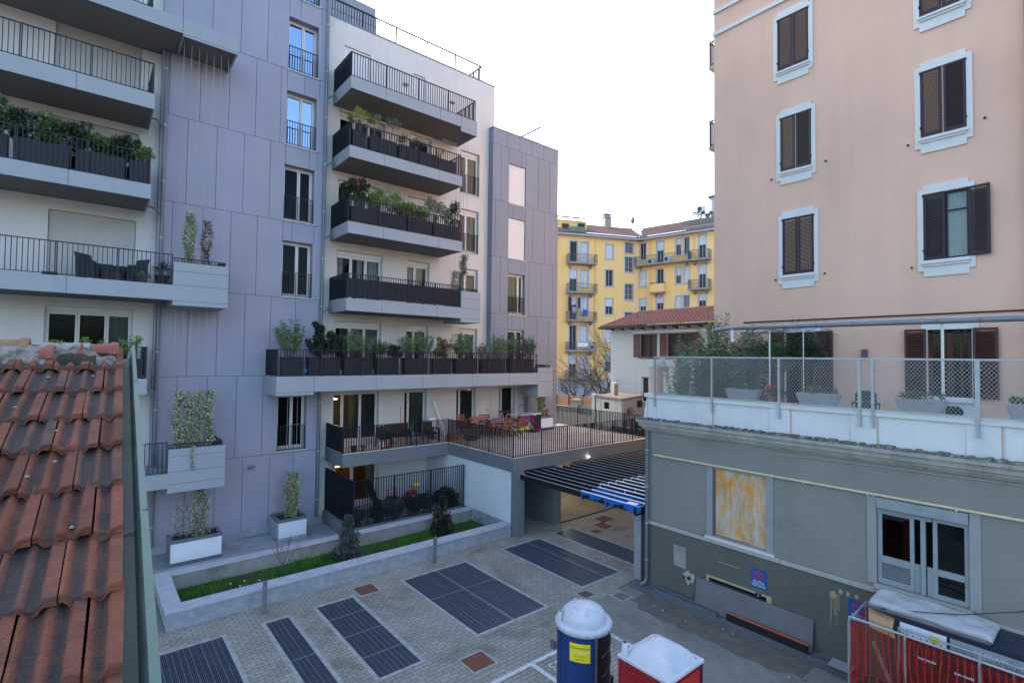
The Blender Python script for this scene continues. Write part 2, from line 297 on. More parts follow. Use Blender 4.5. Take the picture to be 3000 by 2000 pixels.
def dup(root, loc, rz=0, label=None, scale=None):
    r = root.copy(); C.objects.link(r); r.location = loc; r.rotation_euler = (0, 0, rz)
    if scale: r.scale = scale
    if label: r['label'] = label
    for ch in kids(root):
        c = ch.copy(); C.objects.link(c); c.parent = r
        for g in kids(ch): d = g.copy(); C.objects.link(d); d.parent = c
    return r
def struct(o, label=None, cat=None): return tag(o, label, cat, kind='structure')
def text(name, body, size, m, parent, M, extrude=.002, align='CENTER'):
    cu = bpy.data.curves.new('t', 'FONT'); cu.body = body; cu.size = size; cu.extrude = extrude; cu.align_x = align; cu.align_y = 'CENTER'; cu.resolution_u = 2
    o = bpy.data.objects.new('t', cu); C.objects.link(o); dg = bpy.context.evaluated_depsgraph_get(); dg.update()
    me = bpy.data.meshes.new_from_object(o.evaluated_get(dg)); bpy.data.objects.remove(o)
    mb = MB(); mb.v = [tuple(M @ v.co) for v in me.vertices]; mb.f = [tuple(p.vertices) for p in me.polygons]
    return mb.build(name, m, parent)
def wall(mb, F, u0, u1, z0, z1, holes, depth=.2, d=0):
    us = sorted({u0, u1, *[h[0] for h in holes], *[h[1] for h in holes]}); zs = sorted({z0, z1, *[h[2] for h in holes], *[h[3] for h in holes]})
    us = [x for x in us if u0 <= x <= u1]; zs = [x for x in zs if z0 <= x <= z1]
    for a, b in zip(us, us[1:]):
        for c, e in zip(zs, zs[1:]):
            mu, mz = (a+b)/2, (c+e)/2
            if any(h[0] < mu < h[1] and h[2] < mz < h[3] for h in holes): continue
            mb.quad(F.p(a, d, c), F.p(b, d, c), F.p(b, d, e), F.p(a, d, e))
    for (a, b, c, e) in [h[:4] for h in holes]:
        D = d+depth
        mb.quad(F.p(a, d, c), F.p(a, D, c), F.p(a, D, e), F.p(a, d, e)); mb.quad(F.p(b, d, c), F.p(b, d, e), F.p(b, D, e), F.p(b, D, c))
        mb.quad(F.p(a, d, e), F.p(a, D, e), F.p(b, D, e), F.p(b, d, e)); mb.quad(F.p(a, d, c), F.p(b, d, c), F.p(b, D, c), F.p(a, D, c))
    return mb
def railing(mb, pts, z0, z1, sp=.115, bw=.019, bd=.035, panel=1.55, foot=.04, skip_ends=False, toprail=(.05, .025)):
    """black flat-bar railing along a polyline, in panels split by slim double posts"""
    for (x0, y0), (x1, y1) in zip(pts, pts[1:]):
        Lg = sqrt((x1-x0)**2+(y1-y0)**2); ux, uy = (x1-x0)/Lg, (y1-y0)/Lg; F = Fr(x0, y0, ux, uy, -uy, ux)
        mb.box(0, Lg, -toprail[0]/2, toprail[0]/2, z1-toprail[1], z1, F); mb.box(.02, Lg-.02, -.015, .015, z0+foot, z0+foot+.02, F)
        n = max(1, round(Lg/panel)); pl = Lg/n
        for i in range(n):
            a, b = i*pl+.02, (i+1)*pl-.02; k = max(2, round((b-a)/sp))
            for j in range(k+1):
                u = a+(b-a)*j/k; e = j in (0, k)
                mb.box(u-(.014 if e else bw/2), u+(.014 if e else bw/2), -bd/2, bd/2, z0-(.03 if e else -foot-.004), z1-toprail[1]-.002, F)
    return mb

# ------------------------------------------------------------ plants
def leaf(mb, p, d, L, wd, rnd):
    d = d.normalized(); s = d.cross(Vector((rnd.uniform(-1, 1), rnd.uniform(-1, 1), rnd.uniform(-1, 1)))).normalized()*wd/2
    m1 = p+d*L*.45+s.cross(d)*.12*L
    mb.quad(tuple(p), tuple(m1+s), tuple(p+d*L), tuple(m1-s))
def rvec(r): return Vector((r.gauss(0, 1), r.gauss(0, 1), r.gauss(0, 1))).normalized()
def bush(mb, c, rx, ry, rz, n, L=.07, W=.035, seed=0, clumps=18, shape='ball'):
    """leaves gathered in clumps inside an uneven crown"""
    r = random.Random(seed); cs = []
    for i in range(clumps):
        v = rvec(r)*(r.random()**.45)
        x, y, z = v.x*rx, v.y*ry, v.z*rz
        if shape == 'cone': t = r.random()**1.5; a = r.uniform(0, 2*pi); q = (1-t)**.75*r.uniform(.35, 1.0)*(1.3 if r.random() < .15 else 1); x, y, z = cos(a)*q*rx, sin(a)*q*ry, -rz+2*rz*t
        if shape == 'hedge': x, y, z = r.uniform(-1, 1)*rx, r.uniform(-1, 1)*ry, r.uniform(-1, 1)*rz*r.uniform(.6, 1)
        cs.append((Vector((c[0]+x, c[1]+y, c[2]+z)), r.uniform(.16, .36)*min(rx, ry, rz)**.5*(.9 if shape != 'cone' else .62)))
    for i in range(n):
        cc, cr = cs[r.randrange(len(cs))]; v = rvec(r); p = cc+v*cr*(r.random()**.4)
        leaf(mb, p, v+Vector((0, 0, .5))+rvec(r)*.5, L*r.uniform(.6, 1.3), W*r.uniform(.7, 1.3), r)
    return mb
def oleander(mb, st, c, h, spread, stems=16, L=.14, W=.028, seed=0, per=26, droop=.3):
    r = random.Random(seed)
    for i in range(stems):
        a = r.uniform(0, 2*pi); q = r.random()**.6*spread; tip = Vector((c[0]+cos(a)*q, c[1]+sin(a)*q*.8, c[2]+h*r.uniform(.55, 1)*(1-.25*(q/spread)**2))); b0 = Vector((c[0]+cos(a)*q*.25, c[1]+sin(a)*q*.2, c[2]))
        mid = (b0+tip)/2+Vector((cos(a), sin(a), 0))*.05; pts = [b0, mid, tip]; st.tube(pts, .007, 4, .003, cap=False)
        for k in range(per):
            t = .25+.75*(k/per)**.8; p = b0.lerp(mid, t*2) if t < .5 else mid.lerp(tip, t*2-1); ang = k*2.4+r.random(); d = Vector((cos(ang), sin(ang), r.uniform(-droop, 1.0)))
            leaf(mb, p+rvec(r)*.015, d, L*r.uniform(.6, 1.2), W*r.uniform(.8, 1.2), r)
def climber(mb, x0, x1, y, z0, z1, n, seed=0, L=.055, W=.04, gap=.0, dy=.08, cols=3):
    r = random.Random(seed)
    for i in range(n):
        k = r.randrange(cols); t = r.random(); xx = x0+(x1-x0)*((k+.5)/cols)+r.gauss(0, (x1-x0)/cols*.28)+.04*sin(t*9+k*2)
        zz = z0+(z1-z0)*t*(1 if k != 1 or gap == 0 else 1-gap*r.random())
        leaf(mb, Vector((xx, y+r.gauss(0, dy), zz)), rvec(r)+Vector((0, -.4, -.5)), L*r.uniform(.6, 1.3), W*r.uniform(.7, 1.2), r)
def twigs(mb, p, d, L, rad, depth, r, spread=.55, upb=.15):
    p1 = p+d*L*.5+rvec(r)*L*.05; p2 = p+d*L+rvec(r)*L*.07; mb.tube([p, p1, p2], rad, 5 if rad > .02 else 3, rad*.6, cap=False)
    if depth == 0: return
    for i in range(r.choice((2, 3, 3))):
        nd = (d+rvec(r)*spread+Vector((0, 0, upb))).normalized(); st = p2 if i == 0 else p.lerp(p2, r.uniform(.4, .95)); twigs(mb, st, nd, L*r.uniform(.6, .85), rad*.58, depth-1, r, spread, upb)
# ============================================================ ground and paving
def slab(name, x0, x1, y0, y1, z, m, thick=None):
    mb = MB(); mb.box(x0, x1, y0, y1, z-(thick or .3), z); return mb.build(name, m)
g = MB(); g.quad((-250, -250, -.35), (250, -250, -.35), (250, 250, -.35), (-250, 250, -.35)); struct(g.build('ground', 'asphalt'))
GR = [(0.9, 2.86, 10.2, 14.52), (3.66, 4.42, 10.2, 14.52), (4.98, 6.19, 10.38, 14.54), (7.68, 10.2, 10.48, 14.62), (11.76, 13.72, 10.68, 14.72), (14.42, 15.62, 10.7, 14.82)]
def floorholes(x0, x1, y0, y1, hs):
    q = MB(); xs = sorted({x0, x1, *[h[0] for h in hs], *[h[1] for h in hs]}); ys = sorted({y0, y1, *[h[2] for h in hs], *[h[3] for h in hs]})
    for a, b in zip(xs, xs[1:]):
        for c, e in zip(ys, ys[1:]):
            mx_, my_ = (a+b)/2, (c+e)/2
            if not any(h[0] < mx_ < h[1] and h[2] < my_ < h[3] for h in hs): q.quad((a, c, 0), (b, c, 0), (b, e, 0), (a, e, 0))
    return q
struct(floorholes(0.2, 22.0, 10.05, 15.5, GR).build('paving', 'cobbles'))
struct(floorholes(0.2, 12.62, 2.0, 10.05, []).build('paving', 'cobbles'))
struct(MB().box(13.3, 22.0, 15.502, 22, -.015, -.001).build('garage_floor', 'asphalt'))
# asphalt strip in front of the grey wall and the dirty wet patch along the kerb
struct(MB().box(0.2, 40, -40, 10.04, -.34, -.012).build('courtyard_floor', 'asphalt'))
struct(MB().box(-40, .19, -40, 21.6, -.34, -.012).build('courtyard_floor', 'asphalt'))
struct(MB().box(.2, 1.69, 15.51, 21.6, -.34, -.012).build('courtyard_floor', 'asphalt'))
s = MB(); s.poly([(12.62, 9.9, .004), (10.9, 9.9, .004), (10.2, 8.6, .004), (9.6, 2, .004), (13.02, 2, .004), (13.02, 9.9, .004)]); struct(s.build('asphalt_strip', 'asphalt'))
rr = random.Random(3); s = MB()
edge = [(12.35+rr.uniform(-.08, .08)-(.28 if 5 < y < 9 else 0)*(1), y) for y in [9.3-i*.22 for i in range(22)]]
for (xa, ya), (xb, yb) in zip(edge, edge[1:]): s.quad((xa, ya, .008), (13.0, ya, .008), (13.0, yb, .008), (xb, yb, .008))
tag(s.build('dirt', 'dampdirt'), 'dark damp earth and grit along the kerb of the grey wall', 'dirt', kind='stuff')
rr = random.Random(12)
for i in range(9):
    x, y = rr.uniform(12.1, 12.9), rr.uniform(4.6, 9.2); q = MB(); r_ = rr.uniform(.012, .028)
    q.lathe([(0, .008), (r_*1.2, .01), (r_, .03), (.001, .04)], 6, (x, y), sx=rr.uniform(.6, 1.4)); o = q.build('litter', rr.choice(['band', 'cap_red', 'trough']))
    tag(o, 'small scrap of pale litter or rubble on the damp strip by the kerb', 'litter', 'scraps of litter along the kerb')
# parking bay lines and number
s = MB(); z = .01
def stripe(a, b, w_=.12):
    a = Vector(a); b = Vector(b); d = (b-a).normalized(); n = Vector((-d.y, d.x, 0))*w_/2; s.quad(tuple(a-n), tuple(b-n), tuple(b+n), tuple(a+n))
stripe((3.5, 8.8, z), (10.45, 8.8, z)); stripe((10.4, 8.86, z), (10.4, 3, z)); stripe((8.0, 8.74, z), (8.0, 3, z)); stripe((5.4, 8.74, z), (5.4, 3, z))
struct(s.build('parking_line', 'paint'))
struct(text('parking_number', '03', .42, 'paint', None, Matrix.Translation((8.42, 8.42, .012)) @ Matrix.Rotation(pi, 4, 'Z'), 0))

def grate(x0, x1, y0, y1, label, seams=(), cross=()):
    t = thing('floor_grate', label, 'grate', ((x0+x1)/2, (y0+y1)/2, 0), 'ventilation grates in the paving'); b = .1
    f = MB()
    for a in ((x0, x1, y0, y0+b), (x0, x1, y1-b, y1), (x0, x0+b, y0+b, y1-b), (x1-b, x1, y0+b, y1-b)): f.box(*a, -.1, .008)
    f.build('border', 'border', t)
    q = MB(); q.box(x0+b, x1-b, y0+b, y1-b, -.3, -.055); q.build('pit', 'pit', t)
    m1 = MB(); m2 = MB(); x = x0+b+.02
    while x < x1-b: m1.box(x-.0085, x+.0085, y0+b, y1-b, -.03, .0); x += .033
    x = x0+b; k = 0
    y = y0+b
    while y < y1-b: m1.box(x0+b, x1-b, y-.003, y+.003, -.02, -.002); y += .11
    n = max(1, round((x1-x0-2*b)/.12))
    for i in range(n+1): xx = x0+b+(x1-x0-2*b)*i/n; m2.box(xx-.006, xx+.006, y0+b, y1-b, -.04, .003)
    for yy in seams: m2.box(x0+b, x1-b, yy-.02, yy+.02, -.04, .004)
    for xx in cross: m2.box(xx-.03, xx+.03, y0+b, y1-b, -.04, .005)
    m1.build('grating', 'grating', t); m2.build('bearing_bars', 'grating_main', t); return t
grate(0.9, 2.86, 10.2, 14.52, 'dark steel floor grate beside the tiled roof gutter, leftmost of the grates')
grate(3.66, 4.42, 10.2, 14.52, 'narrow long dark floor grate, second from the left', (12.3,))
grate(4.98, 6.19, 10.38, 14.54, 'long dark floor grate just left of the rust brown square cover', (13.55, 12.5, 11.4))
grate(7.68, 10.2, 10.48, 14.62, 'largest and widest floor grate, in the middle of the courtyard', (12.9,), (8.95,))
grate(11.76, 13.72, 10.68, 14.72, 'wide floor grate in front of the grey pillar of the terrace', (), (13.0,))
grate(14.42, 15.62, 10.7, 14.82, 'floor grate under the beam canopy beside the three small covers')
def manhole(x0, x1, y0, y1, m, label):
    t = thing('manhole_cover', label, 'manhole cover', ((x0+x1)/2, (y0+y1)/2, 0), 'square covers in the paving'); f = MB(); b = .05
    for a in ((x0, x1, y0, y0+b), (x0, x1, y1-b, y1), (x0, x0+b, y0+b, y1-b), (x1-b, x1, y0+b, y1-b)): f.box(*a, -.05, .012)
    f.build('border', 'border', t); q = MB(); q.box(x0+b+.004, x1-b-.004, y0+b+.004, y1-b-.004, -.05, .008)
    cx, cy = (x0+x1)/2, (y0+y1)/2; q.box(cx-.03, cx+.03, cy-.008, cy+.008, .008, .014); q.build('lid', m, t)
manhole(6.27, 6.95, 14.3, 15.0, 'rust', 'rust red square cover between the third and the widest grate')
manhole(6.75, 7.45, 9.3, 9.98, 'rust', 'rust brown square cover at the bottom edge near the white bay line')
manhole(17.1, 17.95, 14.3, 15.05, 'manhole_brown', 'farthest of the three covers under the beam canopy')
manhole(16.45, 17.15, 13.7, 14.5, 'rust', 'middle reddish one of the three covers under the beam canopy')
manhole(15.74, 16.28, 13.56, 14.08, 'manhole_brown', 'smallest and nearest of the three covers under the beam canopy')
manhole(11.32, 11.8, 10.13, 10.6, 'manhole_brown', 'brown cover touching the corner of the wide grate by the grey pillar')
manhole(12.05, 12.55, 9.38, 9.88, 'manhole_grey', 'pale square cover just off the end of the grey kerb')

# ============================================================ garden wall and podium
gw = thing('garden_wall', 'low veined grey marble wall around the long grass bed', 'wall', (7, 16, 0))
q = MB(); q.box(1.7, 12.93, 15.5, 15.93, 0, .44); q.build('front_wall', 'marble', gw)
q = MB(); q.box(2.05, 12.93, 18.12, 18.42, -.1, .43); q.build('rear_wall', 'concrete', gw)
q = MB(); q.box(1.7, 2.05, 15.932, 18.42, 0, .44); q.build('end_wall', 'marble', gw)
c_ = MB(); x = 1.68
for xx in (3.4, 5.1, 6.8, 8.6, 10.4, 12.925): c_.box(x, xx-.006, 15.46, 15.95, .442, .48); x = xx
x = 2.07
for xx in (3.6, 5.2, 6.8, 8.4, 10.1, 11.6, 12.925): c_.box(x, xx-.006, 18.06, 18.46, .437, .475); x = xx
for a, b in ((15.956, 16.9), (16.906, 17.7), (17.706, 18.46)): c_.box(1.66, 2.064, a, b, .443, .478)
c_.build('coping', 'marble_top', gw)
struct(MB().box(1.7, 7.75, 18.46, 21.66, -.1, .012).build('podium', 'slabs'))
struct(MB().box(2.05, 12.93, 15.93, 18.12, -.2, -.02).build('lawn', 'lawn'))
r = random.Random(5); gr = MB()
for i in range(30000):
    x = r.uniform(2.1, 12.85); y = r.uniform(15.98, 18.08)
    dens = .5+.6*sin(x*1.7+sin(y*3))*cos(y*2.3)+.25*sin(x*5.3+y*4)
    if r.random() > dens*(.6 if x < 4 else 1): continue
    h = r.uniform(.05, .13)*(1.7 if (5.2 < x < 7.5 and r.random() < .5) else 1); a = r.uniform(0, 6.28); b = .010; dx, dy = cos(a)*b, sin(a)*b; lx, ly = r.uniform(-.05, .05), r.uniform(-.05, .05)
    n = len(gr.v); gr.v += [(x-dx, y-dy, -.02), (x+dx, y+dy, -.02), (x+lx, y+ly, -.02+h)]; gr.f.append((n, n+1, n+2))
tag(gr.build('grass', 'grass'), 'bright green grass and weeds in the marble bed', 'grass', kind='stuff')
for i in range(7):
    x, y = r.uniform(2.8, 5.0), r.uniform(16.2, 17.4); q = MB(); q.tube([(x, y, -.02), (x+.01, y, .08)], .004, 4); fl = thing('daisy', 'tiny white daisy in the grass at the roof end of the bed', 'flower', (x, y, -.02), 'daisies in the grass'); q.build('stem', 'leaf_mid', fl)
    p_ = MB(); p_.lathe([(0, .095), (.03, .1), (.028, .105), (0, .1)], 7, (x+.01, y)); p_.build('petals', 'flower_white', fl)

def tri_shrub(x, y, h, r_, label, flowers, seed):
    t = thing('evergreen_shrub', label, 'shrub', (x, y, -.02), 'evergreen shrubs in the marble bed'); q = MB(); q.tube([(x, y, -.02), (x+.02, y, h*.5), (x, y+.02, h*.9)], .025, 6, .008); q.build('trunk', 'bark', t)
    f = MB(); bush(f, (x, y, h*.52), r_, r_, h*.48, 5200, .075, .042, seed, 80, 'cone'); f.build('foliage', 'leaf_dark' if seed % 2 else 'leaf_grey', t)
    if flowers:
        rr = random.Random(seed); k = MB()
        for i in range(flowers): a = rr.uniform(pi, 1.9*pi); z = rr.uniform(.25, .9)*h; q_ = r_*(1-z/h)**.7+.02; k.lathe([(0, z-.025), (.03, z), (.02, z+.025), (0, z+.03)], 6, (x+cos(a)*q_, y+sin(a)*q_))
        k.build('flower', 'flower_red', t)
tri_shrub(6.95, 16.95, 1.5, .5, 'broad cone shaped dark shrub on the left of the grass bed', 0, 4)
tri_shrub(10.9, 17.3, 1.45, .42, 'slimmer camellia shrub with red buds near the white side wall', 9, 11)
t = thing('bare_sapling', 'leafless sapling with fine brown twigs in front of the square planter', 'tree', (4.95, 17.2, -.02)); q = MB(); r = random.Random(9)
q.tube([(4.95, 17.2, -.02), (4.97, 17.2, .35)], .016, 5, .012)
for k in range(5): a = k*1.3; twigs(q, Vector((4.97, 17.2, .1+.06*k)), Vector((cos(a)*.5, sin(a)*.4, 1)).normalized(), .42, .010, 3, r, .4, .25)
q.build('branches', 'bark', t)
t = thing('bare_twig', 'thin leafless twig against the marble skirting of the white wall', 'plant', (12.2, 16.5, -.02)); q = MB(); r = random.Random(21)
twigs(q, Vector((12.2, 16.5, -.02)), Vector((0, 0, 1)), .35, .012, 2, r, .5, .2); q.build('branches', 'bark', t)

def bollard(x, y, label):
    t = thing('bollard', label, 'bollard', (x, y, 0), 'grey path lights along the marble wall'); q = MB(); q.box(x-.055, x+.055, y-.04, y+.04, 0, .76); q.build('post', 'bollard', t, bevel=.006)
    q = MB(); q.box(x-.055, x+.055, y-.045, y+.045, .78, .87); q.box(x-.045, x+.045, y-.03, y+.03, .76, .78); q.build('head', 'bollard', t, bevel=.008)
    q = MB(); q.box(x-.04, x+.04, y-.047, y-.044, .795, .835); q.build('lens', 'railtop', t); q = MB(); q.box(x-.08, x+.08, y-.065, y+.065, 0, .012); q.build('foot_plate', 'bollard', t)
bollard(3.87, 15.0, 'slim grey bollard light nearest the tiled roof')
bollard(9.25, 15.1, 'slim grey bollard light below the camellia shrub')

def planter(name, label, x0, x1, y0, y1, z0, h, group=None, seed=0):
    t = thing(name, label, 'planter', ((x0+x1)/2, (y0+y1)/2, z0), group); q = MB(); q.box(x0+.02, x1-.02, y0+.02, y1-.02, z0+.12, z0+h-.1); q.build('body', 'planter_white', t)
    q = MB(); q.box(x0, x1, y0, y1, z0, z0+.12); q.box(x0, x0+.02, y0, y1, z0+.12, z0+h-.1); q.build('base', 'marble' if 'square' in label else 'planter_grey', t)
    q = MB(); b = .09
    for a in ((x0, x1, y0, y0+b), (x0, x1, y1-b, y1), (x0, x0+b, y0+b, y1-b), (x1-b, x1, y0+b, y1-b)): q.box(*a, z0+h-.1, z0+h)
    q.build('rim', 'planter_grey', t); q = MB(); q.box(x0+b, x1-b, y0+b, y1-b, z0+h-.1, z0+h-.07); q.build('soil', 'soil', t); return t
planter('planter_box', 'long white planter with grey rim under the lowest hanging box', 2.23, 3.75, 20.0, 20.85, .012, .84)
planter('planter_box', 'square white planter with grey rim beside the bare sapling', 5.62, 6.68, 20.25, 21.3, .012, .80)
planter('planter_box', 'white planter with grey rim on the terrace beside the red bucket', 18.95, 20.0, 20.4, 21.1, 3.04, .74)
def climb_(label, x0, x1, y, z0, z1, n, seed, m='leaf_varieg', wires=5, wz=None, gap=0, cols=3, group=None, L=.055, name='climbing_plant'):
    t = thing(name, label, 'climbing plant', ((x0+x1)/2, y, z0), group); f = MB(); climber(f, x0, x1, y, z0, z1, n, seed, L, L*.75, gap, cols=cols); f.build('foliage', m, t)
    s_ = MB(); r = random.Random(seed)
    for k in range(cols): xx = x0+(x1-x0)*(k+.5)/cols; s_.tube([(xx+r.uniform(-.04, .04), y+r.uniform(-.03, .03), z0+(z1-z0)*i/6) for i in range(7)], .008, 4)
    s_.build('stems', 'stem', t); return t
def climb(label, x0, x1, y, z0, z1, n, seed, m='leaf_varieg', cols=3, gap=0, **kw):
    t = climb_(label, x0, x1, y, z0, z1, n, seed, m, cols=cols, gap=gap, **kw); f = MB(); climber(f, x0+.02, x1-.02, y+.05, z0, z1-.05, int(n*.6), seed+500, .05, .04, gap, cols=cols); f.build('inner_shade_foliage', 'leaf_dark', t); return t  # dark inner leaves: shade of the gaps put into the leaf colour
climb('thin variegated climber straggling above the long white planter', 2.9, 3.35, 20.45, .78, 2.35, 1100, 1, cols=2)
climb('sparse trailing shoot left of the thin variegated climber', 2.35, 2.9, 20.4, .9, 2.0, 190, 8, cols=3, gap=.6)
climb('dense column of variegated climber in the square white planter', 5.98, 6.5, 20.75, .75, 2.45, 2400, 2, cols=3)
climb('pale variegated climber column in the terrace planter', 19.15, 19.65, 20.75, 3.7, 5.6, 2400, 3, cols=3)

# ============================================================ main apartment building
AB = thing('apartment_building', 'grey and lilac clad modern apartment block with white recesses and long balconies', 'building', (10, 22, 0))
PY, WY = 21.65, 22.05
FP = Fr(0, PY, 1, 0, 0, 1); FW = Fr(0, WY, 1, 0, 0, 1)
Z = [None, 3.06, 6.17, 9.3, 12.42, 15.52, 18.61, 21.7]
PW = [(5.9, 7.1, 9.3+.03, 11.6), (5.9, 7.1, 12.43, 14.7), (5.93, 7.13, 15.52, 17.75), (5.95, 7.15, 18.62, 20.82), (5.95, 7.15, 21.7, 23.9), (5.87, 7.0, 3.14, 5.38)]
BW = [(17.62, 18.87, 15.47, 17.71), (17.62, 18.87, 12.44, 14.7), (17.63, 18.87, 9.34, 11.6), (17.65, 18.87, 6.2, 8.5)]
WA = (8.25, 10.43); WB = (11.7, 12.93); WC = (14.67, 15.89)
WW = [(8.25, 10.43, .35, 2.4), (8.23, 10.38, 3.12, 5.38), (11.67, 12.9, 3.08, 5.38), (14.64, 15.87, 3.08, 5.4), (17.44, 18.58, 3.08, 5.41)]
for zf in (6.17, 9.3, 12.42, 15.5): WW += [(*WA, zf+.03, zf+2.31), (*WB, zf+.03, zf+2.3), (*WC, zf+.03, zf+2.3)]
WW += [(8.41, 9.64, 18.65, 20.8), (11.82, 12.51, 18.65, 20.79)]
LW = [(-1.1, 1.17, z, z+2.3) for z in (6.17, 9.28, 12.35, 15.45)]+[(-1.1, 1.17, 3.1, 5.3)]
q = MB(); ZB = [.28, 3.06, 6.16, 9.29, 12.39, 15.5, 18.6, 21.7, 24.5]
PBX = {0: (1.89, 2.81, 3.75, 4.67, 5.62, 6.53, 7.45), 1: (1.8, 2.48, 3.41, 4.39, 5.32), 2: (1.81, 2.75, 3.68, 4.6, 5.53, 6.47, 7.41), 3: (2.18, 3.11, 4.04, 4.96), 4: (2.57, 3.5, 4.42, 5.37), 5: (1.97, 2.92, 3.86, 4.79, 5.7), 6: (2.31, 3.25, 4.21, 5.16), 7: (2.9, 3.8, 4.75, 5.6)}
def panels(q, F, x0, x1, za, zb_, xs, hs):
    e_ = [x0, *[x for x in xs if x0 < x < x1], x1]
    for a, b in zip(e_, e_[1:]):
        hh = [(max(a, h[0]), min(b, h[1]), max(za, h[2]), min(zb_, h[3])) for h in hs if h[0] < b and h[1] > a and h[2] < zb_ and h[3] > za]
        us = sorted({a, b, *[v for h in hh for v in h[:2]]}); zs = sorted({za, zb_, *[v for h in hh for v in h[2:]]})
        for c, d in zip(us, us[1:]):
            for g_, k_ in zip(zs, zs[1:]):
                if not any(h[0] < (c+d)/2 < h[1] and h[2] < (g_+k_)/2 < h[3] for h in hh): q.quad(F.p(c, 0, g_), F.p(d, 0, g_), F.p(d, 0, k_), F.p(c, 0, k_))
for k in range(8): panels(q, FP, 1.75, 7.6, ZB[k], ZB[k+1], PBX[k], PW)
for h in PW: wall(q, FP, h[0], h[1], h[2], h[3], [h], .36)
q.quad((1.75, PY, 0), (1.75, WY+.3, 0), (1.75, WY+.3, 24.5), (1.75, PY, 24.5)); q.quad((7.6, PY, 0), (7.6, WY, 0), (7.6, WY, 24.5), (7.6, PY, 24.5))
q.build('cladding', 'purple', AB)
q = MB(); q.box(1.75, 7.75, PY-.03, PY+.02, 0, .28); q.build('plinth', 'marble', AB)
q = MB(); wall(q, FW, 7.6, 16.86, 0, 21.84, [h for h in WW if h[0] < 17], .3); q.quad((16.86, WY, 5), (16.86, 30, 5), (16.86, 30, 21.84), (16.86, WY, 21.84)); q.quad((7.6, WY, 21.84), (16.86, WY, 21.84), (16.86, 30, 21.84), (7.6, 30, 21.84))
q.build('recess_wall', 'white', AB)
q = MB(); wall(q, Fr(0, WY+.0, 1, 0, 0, 1), 16.864, 19.23, 3.03, 5.62, [(17.44, 18.58, 3.08, 5.41)], .3); q.build('recess_wall', 'white', AB)
q = MB(); wall(q, FW, -8, 1.75, 0, 24.5, LW, .3); q.build('recess_wall', 'white', AB)
q = MB(); 
for (a, b, xs) in ((18.55, 19.38, (17.45, 18.38, 19.28, 20.22, 21.11)), (15.5, 18.55, (17.07, 18.87, 19.8, 20.73)), (12.43, 15.5, (16.7, 17.6, 18.87, 19.42, 20.35, 21.28)), (9.34, 12.43, (17.09, 18.87, 19.17, 20.12, 21.04)), (6.2, 9.34, (16.71, 17.65, 18.87, 19.83, 20.75)), (5.5, 6.2, (17.5, 18.5, 19.5, 20.5))): panels(q, FP, 16.5, 21.42, a, b, xs, BW)
for h in BW: wall(q, FP, h[0], h[1], h[2], h[3], [h], .3)
q.quad((16.5, PY, 5.5), (16.5, WY+.2, 5.5), (16.5, WY+.2, 19.38), (16.5, PY, 19.38)); q.quad((21.42, PY, 0), (21.42, 30, 0), (21.42, 30, 19.38), (21.42, PY, 19.38))
q.quad((16.5, PY, 19.38), (21.42, PY, 19.38), (21.42, 30, 19.38), (16.5, 30, 19.38)); q.quad((19.23, PY, 3.03), (21.42, PY, 3.03), (21.42, PY, 5.5), (19.23, PY, 5.5)); q.quad((19.23, PY, 3.03), (19.23, WY, 3.03), (19.23, WY, 5.5), (19.23, PY, 5.5)); q.quad((16.5, PY, 5.5), (21.42, PY, 5.5), (21.42, WY+.2, 5.5), (16.5, WY+.2, 5.5))
q.build('end_block', 'block', AB)
q = MB(); q.box(16.47, 21.45, PY-.03, PY+.12, 19.38, 19.43); q.box(16.47, 16.62, PY+.12, WY+.1, 19.38, 19.43); q.build('block_coping', 'pipe', AB)
q = MB(); q.box(7.6, 16.89, WY-.03, WY+.15, 21.84, 21.9); q.build('roof_coping', 'pipe', AB)
q = MB(); q.box(5, 11.62, 26, 30, 21.85, 25.95)
q.build('penthouse', 'block', AB); q = MB()
for z in (22.8, 23.85, 24.9): q.box(5, 11.625, 25.985, 26, z, z+.02)
q.box(9.6, 10.6, 26.5, 27.3, 25.95, 26.35); q.build('penthouse_trim', 'joint', AB)
q = MB(); railing(q, [(7.7, 22.5), (16.25, 22.5), (16.25, 24)], 21.95, 23.0, .13, .022, .05, 1.6, toprail=(.07, .05)); q.build('roof_railing', 'rail', AB)
q = MB(); railing(q, [(20.1, 21.8), (20.1, 25)], 19.45, 20.55, .13, .022, .05, toprail=(.07, .05)); q.build('roof_railing', 'rail', AB)
# cladding joints
J = MB(); jw = .014
def hj(x0, x1, z, F=FP): J.box(x0, x1, -.003, .004, z-jw/2, z+jw/2, F)
def vj(x, z0, z1, F=FP): J.box(x-jw/2, x+jw/2, -.003, .004, z0+.008, z1-.008, F)
for z in (3.06, 6.16, 9.29, 12.39, 15.5, 18.6, 21.7): hj(1.75, 7.6, z)
bands = {0: (1.89, 2.81, 3.75, 4.67, 5.62, 6.53, 7.45), 1: (1.8, 2.48, 3.41, 4.39, 5.32), 2: (1.81, 2.75, 3.68, 4.6, 5.53, 6.47, 7.41), 3: (2.18, 3.11, 4.04, 4.96), 4: (2.57, 3.5, 4.42, 5.37), 5: (1.97, 2.92, 3.86, 4.79, 5.7), 6: (2.31, 3.25, 4.21, 5.16), 7: (2.9, 3.8, 4.75, 5.6)}
zb = [.28, 3.06, 6.16, 9.29, 12.39, 15.5, 18.6, 21.7, 24.5]
for k, xs in bands.items():
    for x in xs: vj(x, zb[k], zb[k+1])
for k, xs in {1: (), 3: (5.9, 6.25, 7.13), 4: (5.93, 6.87, 7.2), 5: (5.93, 6.62, 7.24), 6: (5.95, 6.4, 7.25)}.items():
    for x in xs: vj(x, zb[k]+2.32, zb[k+1])
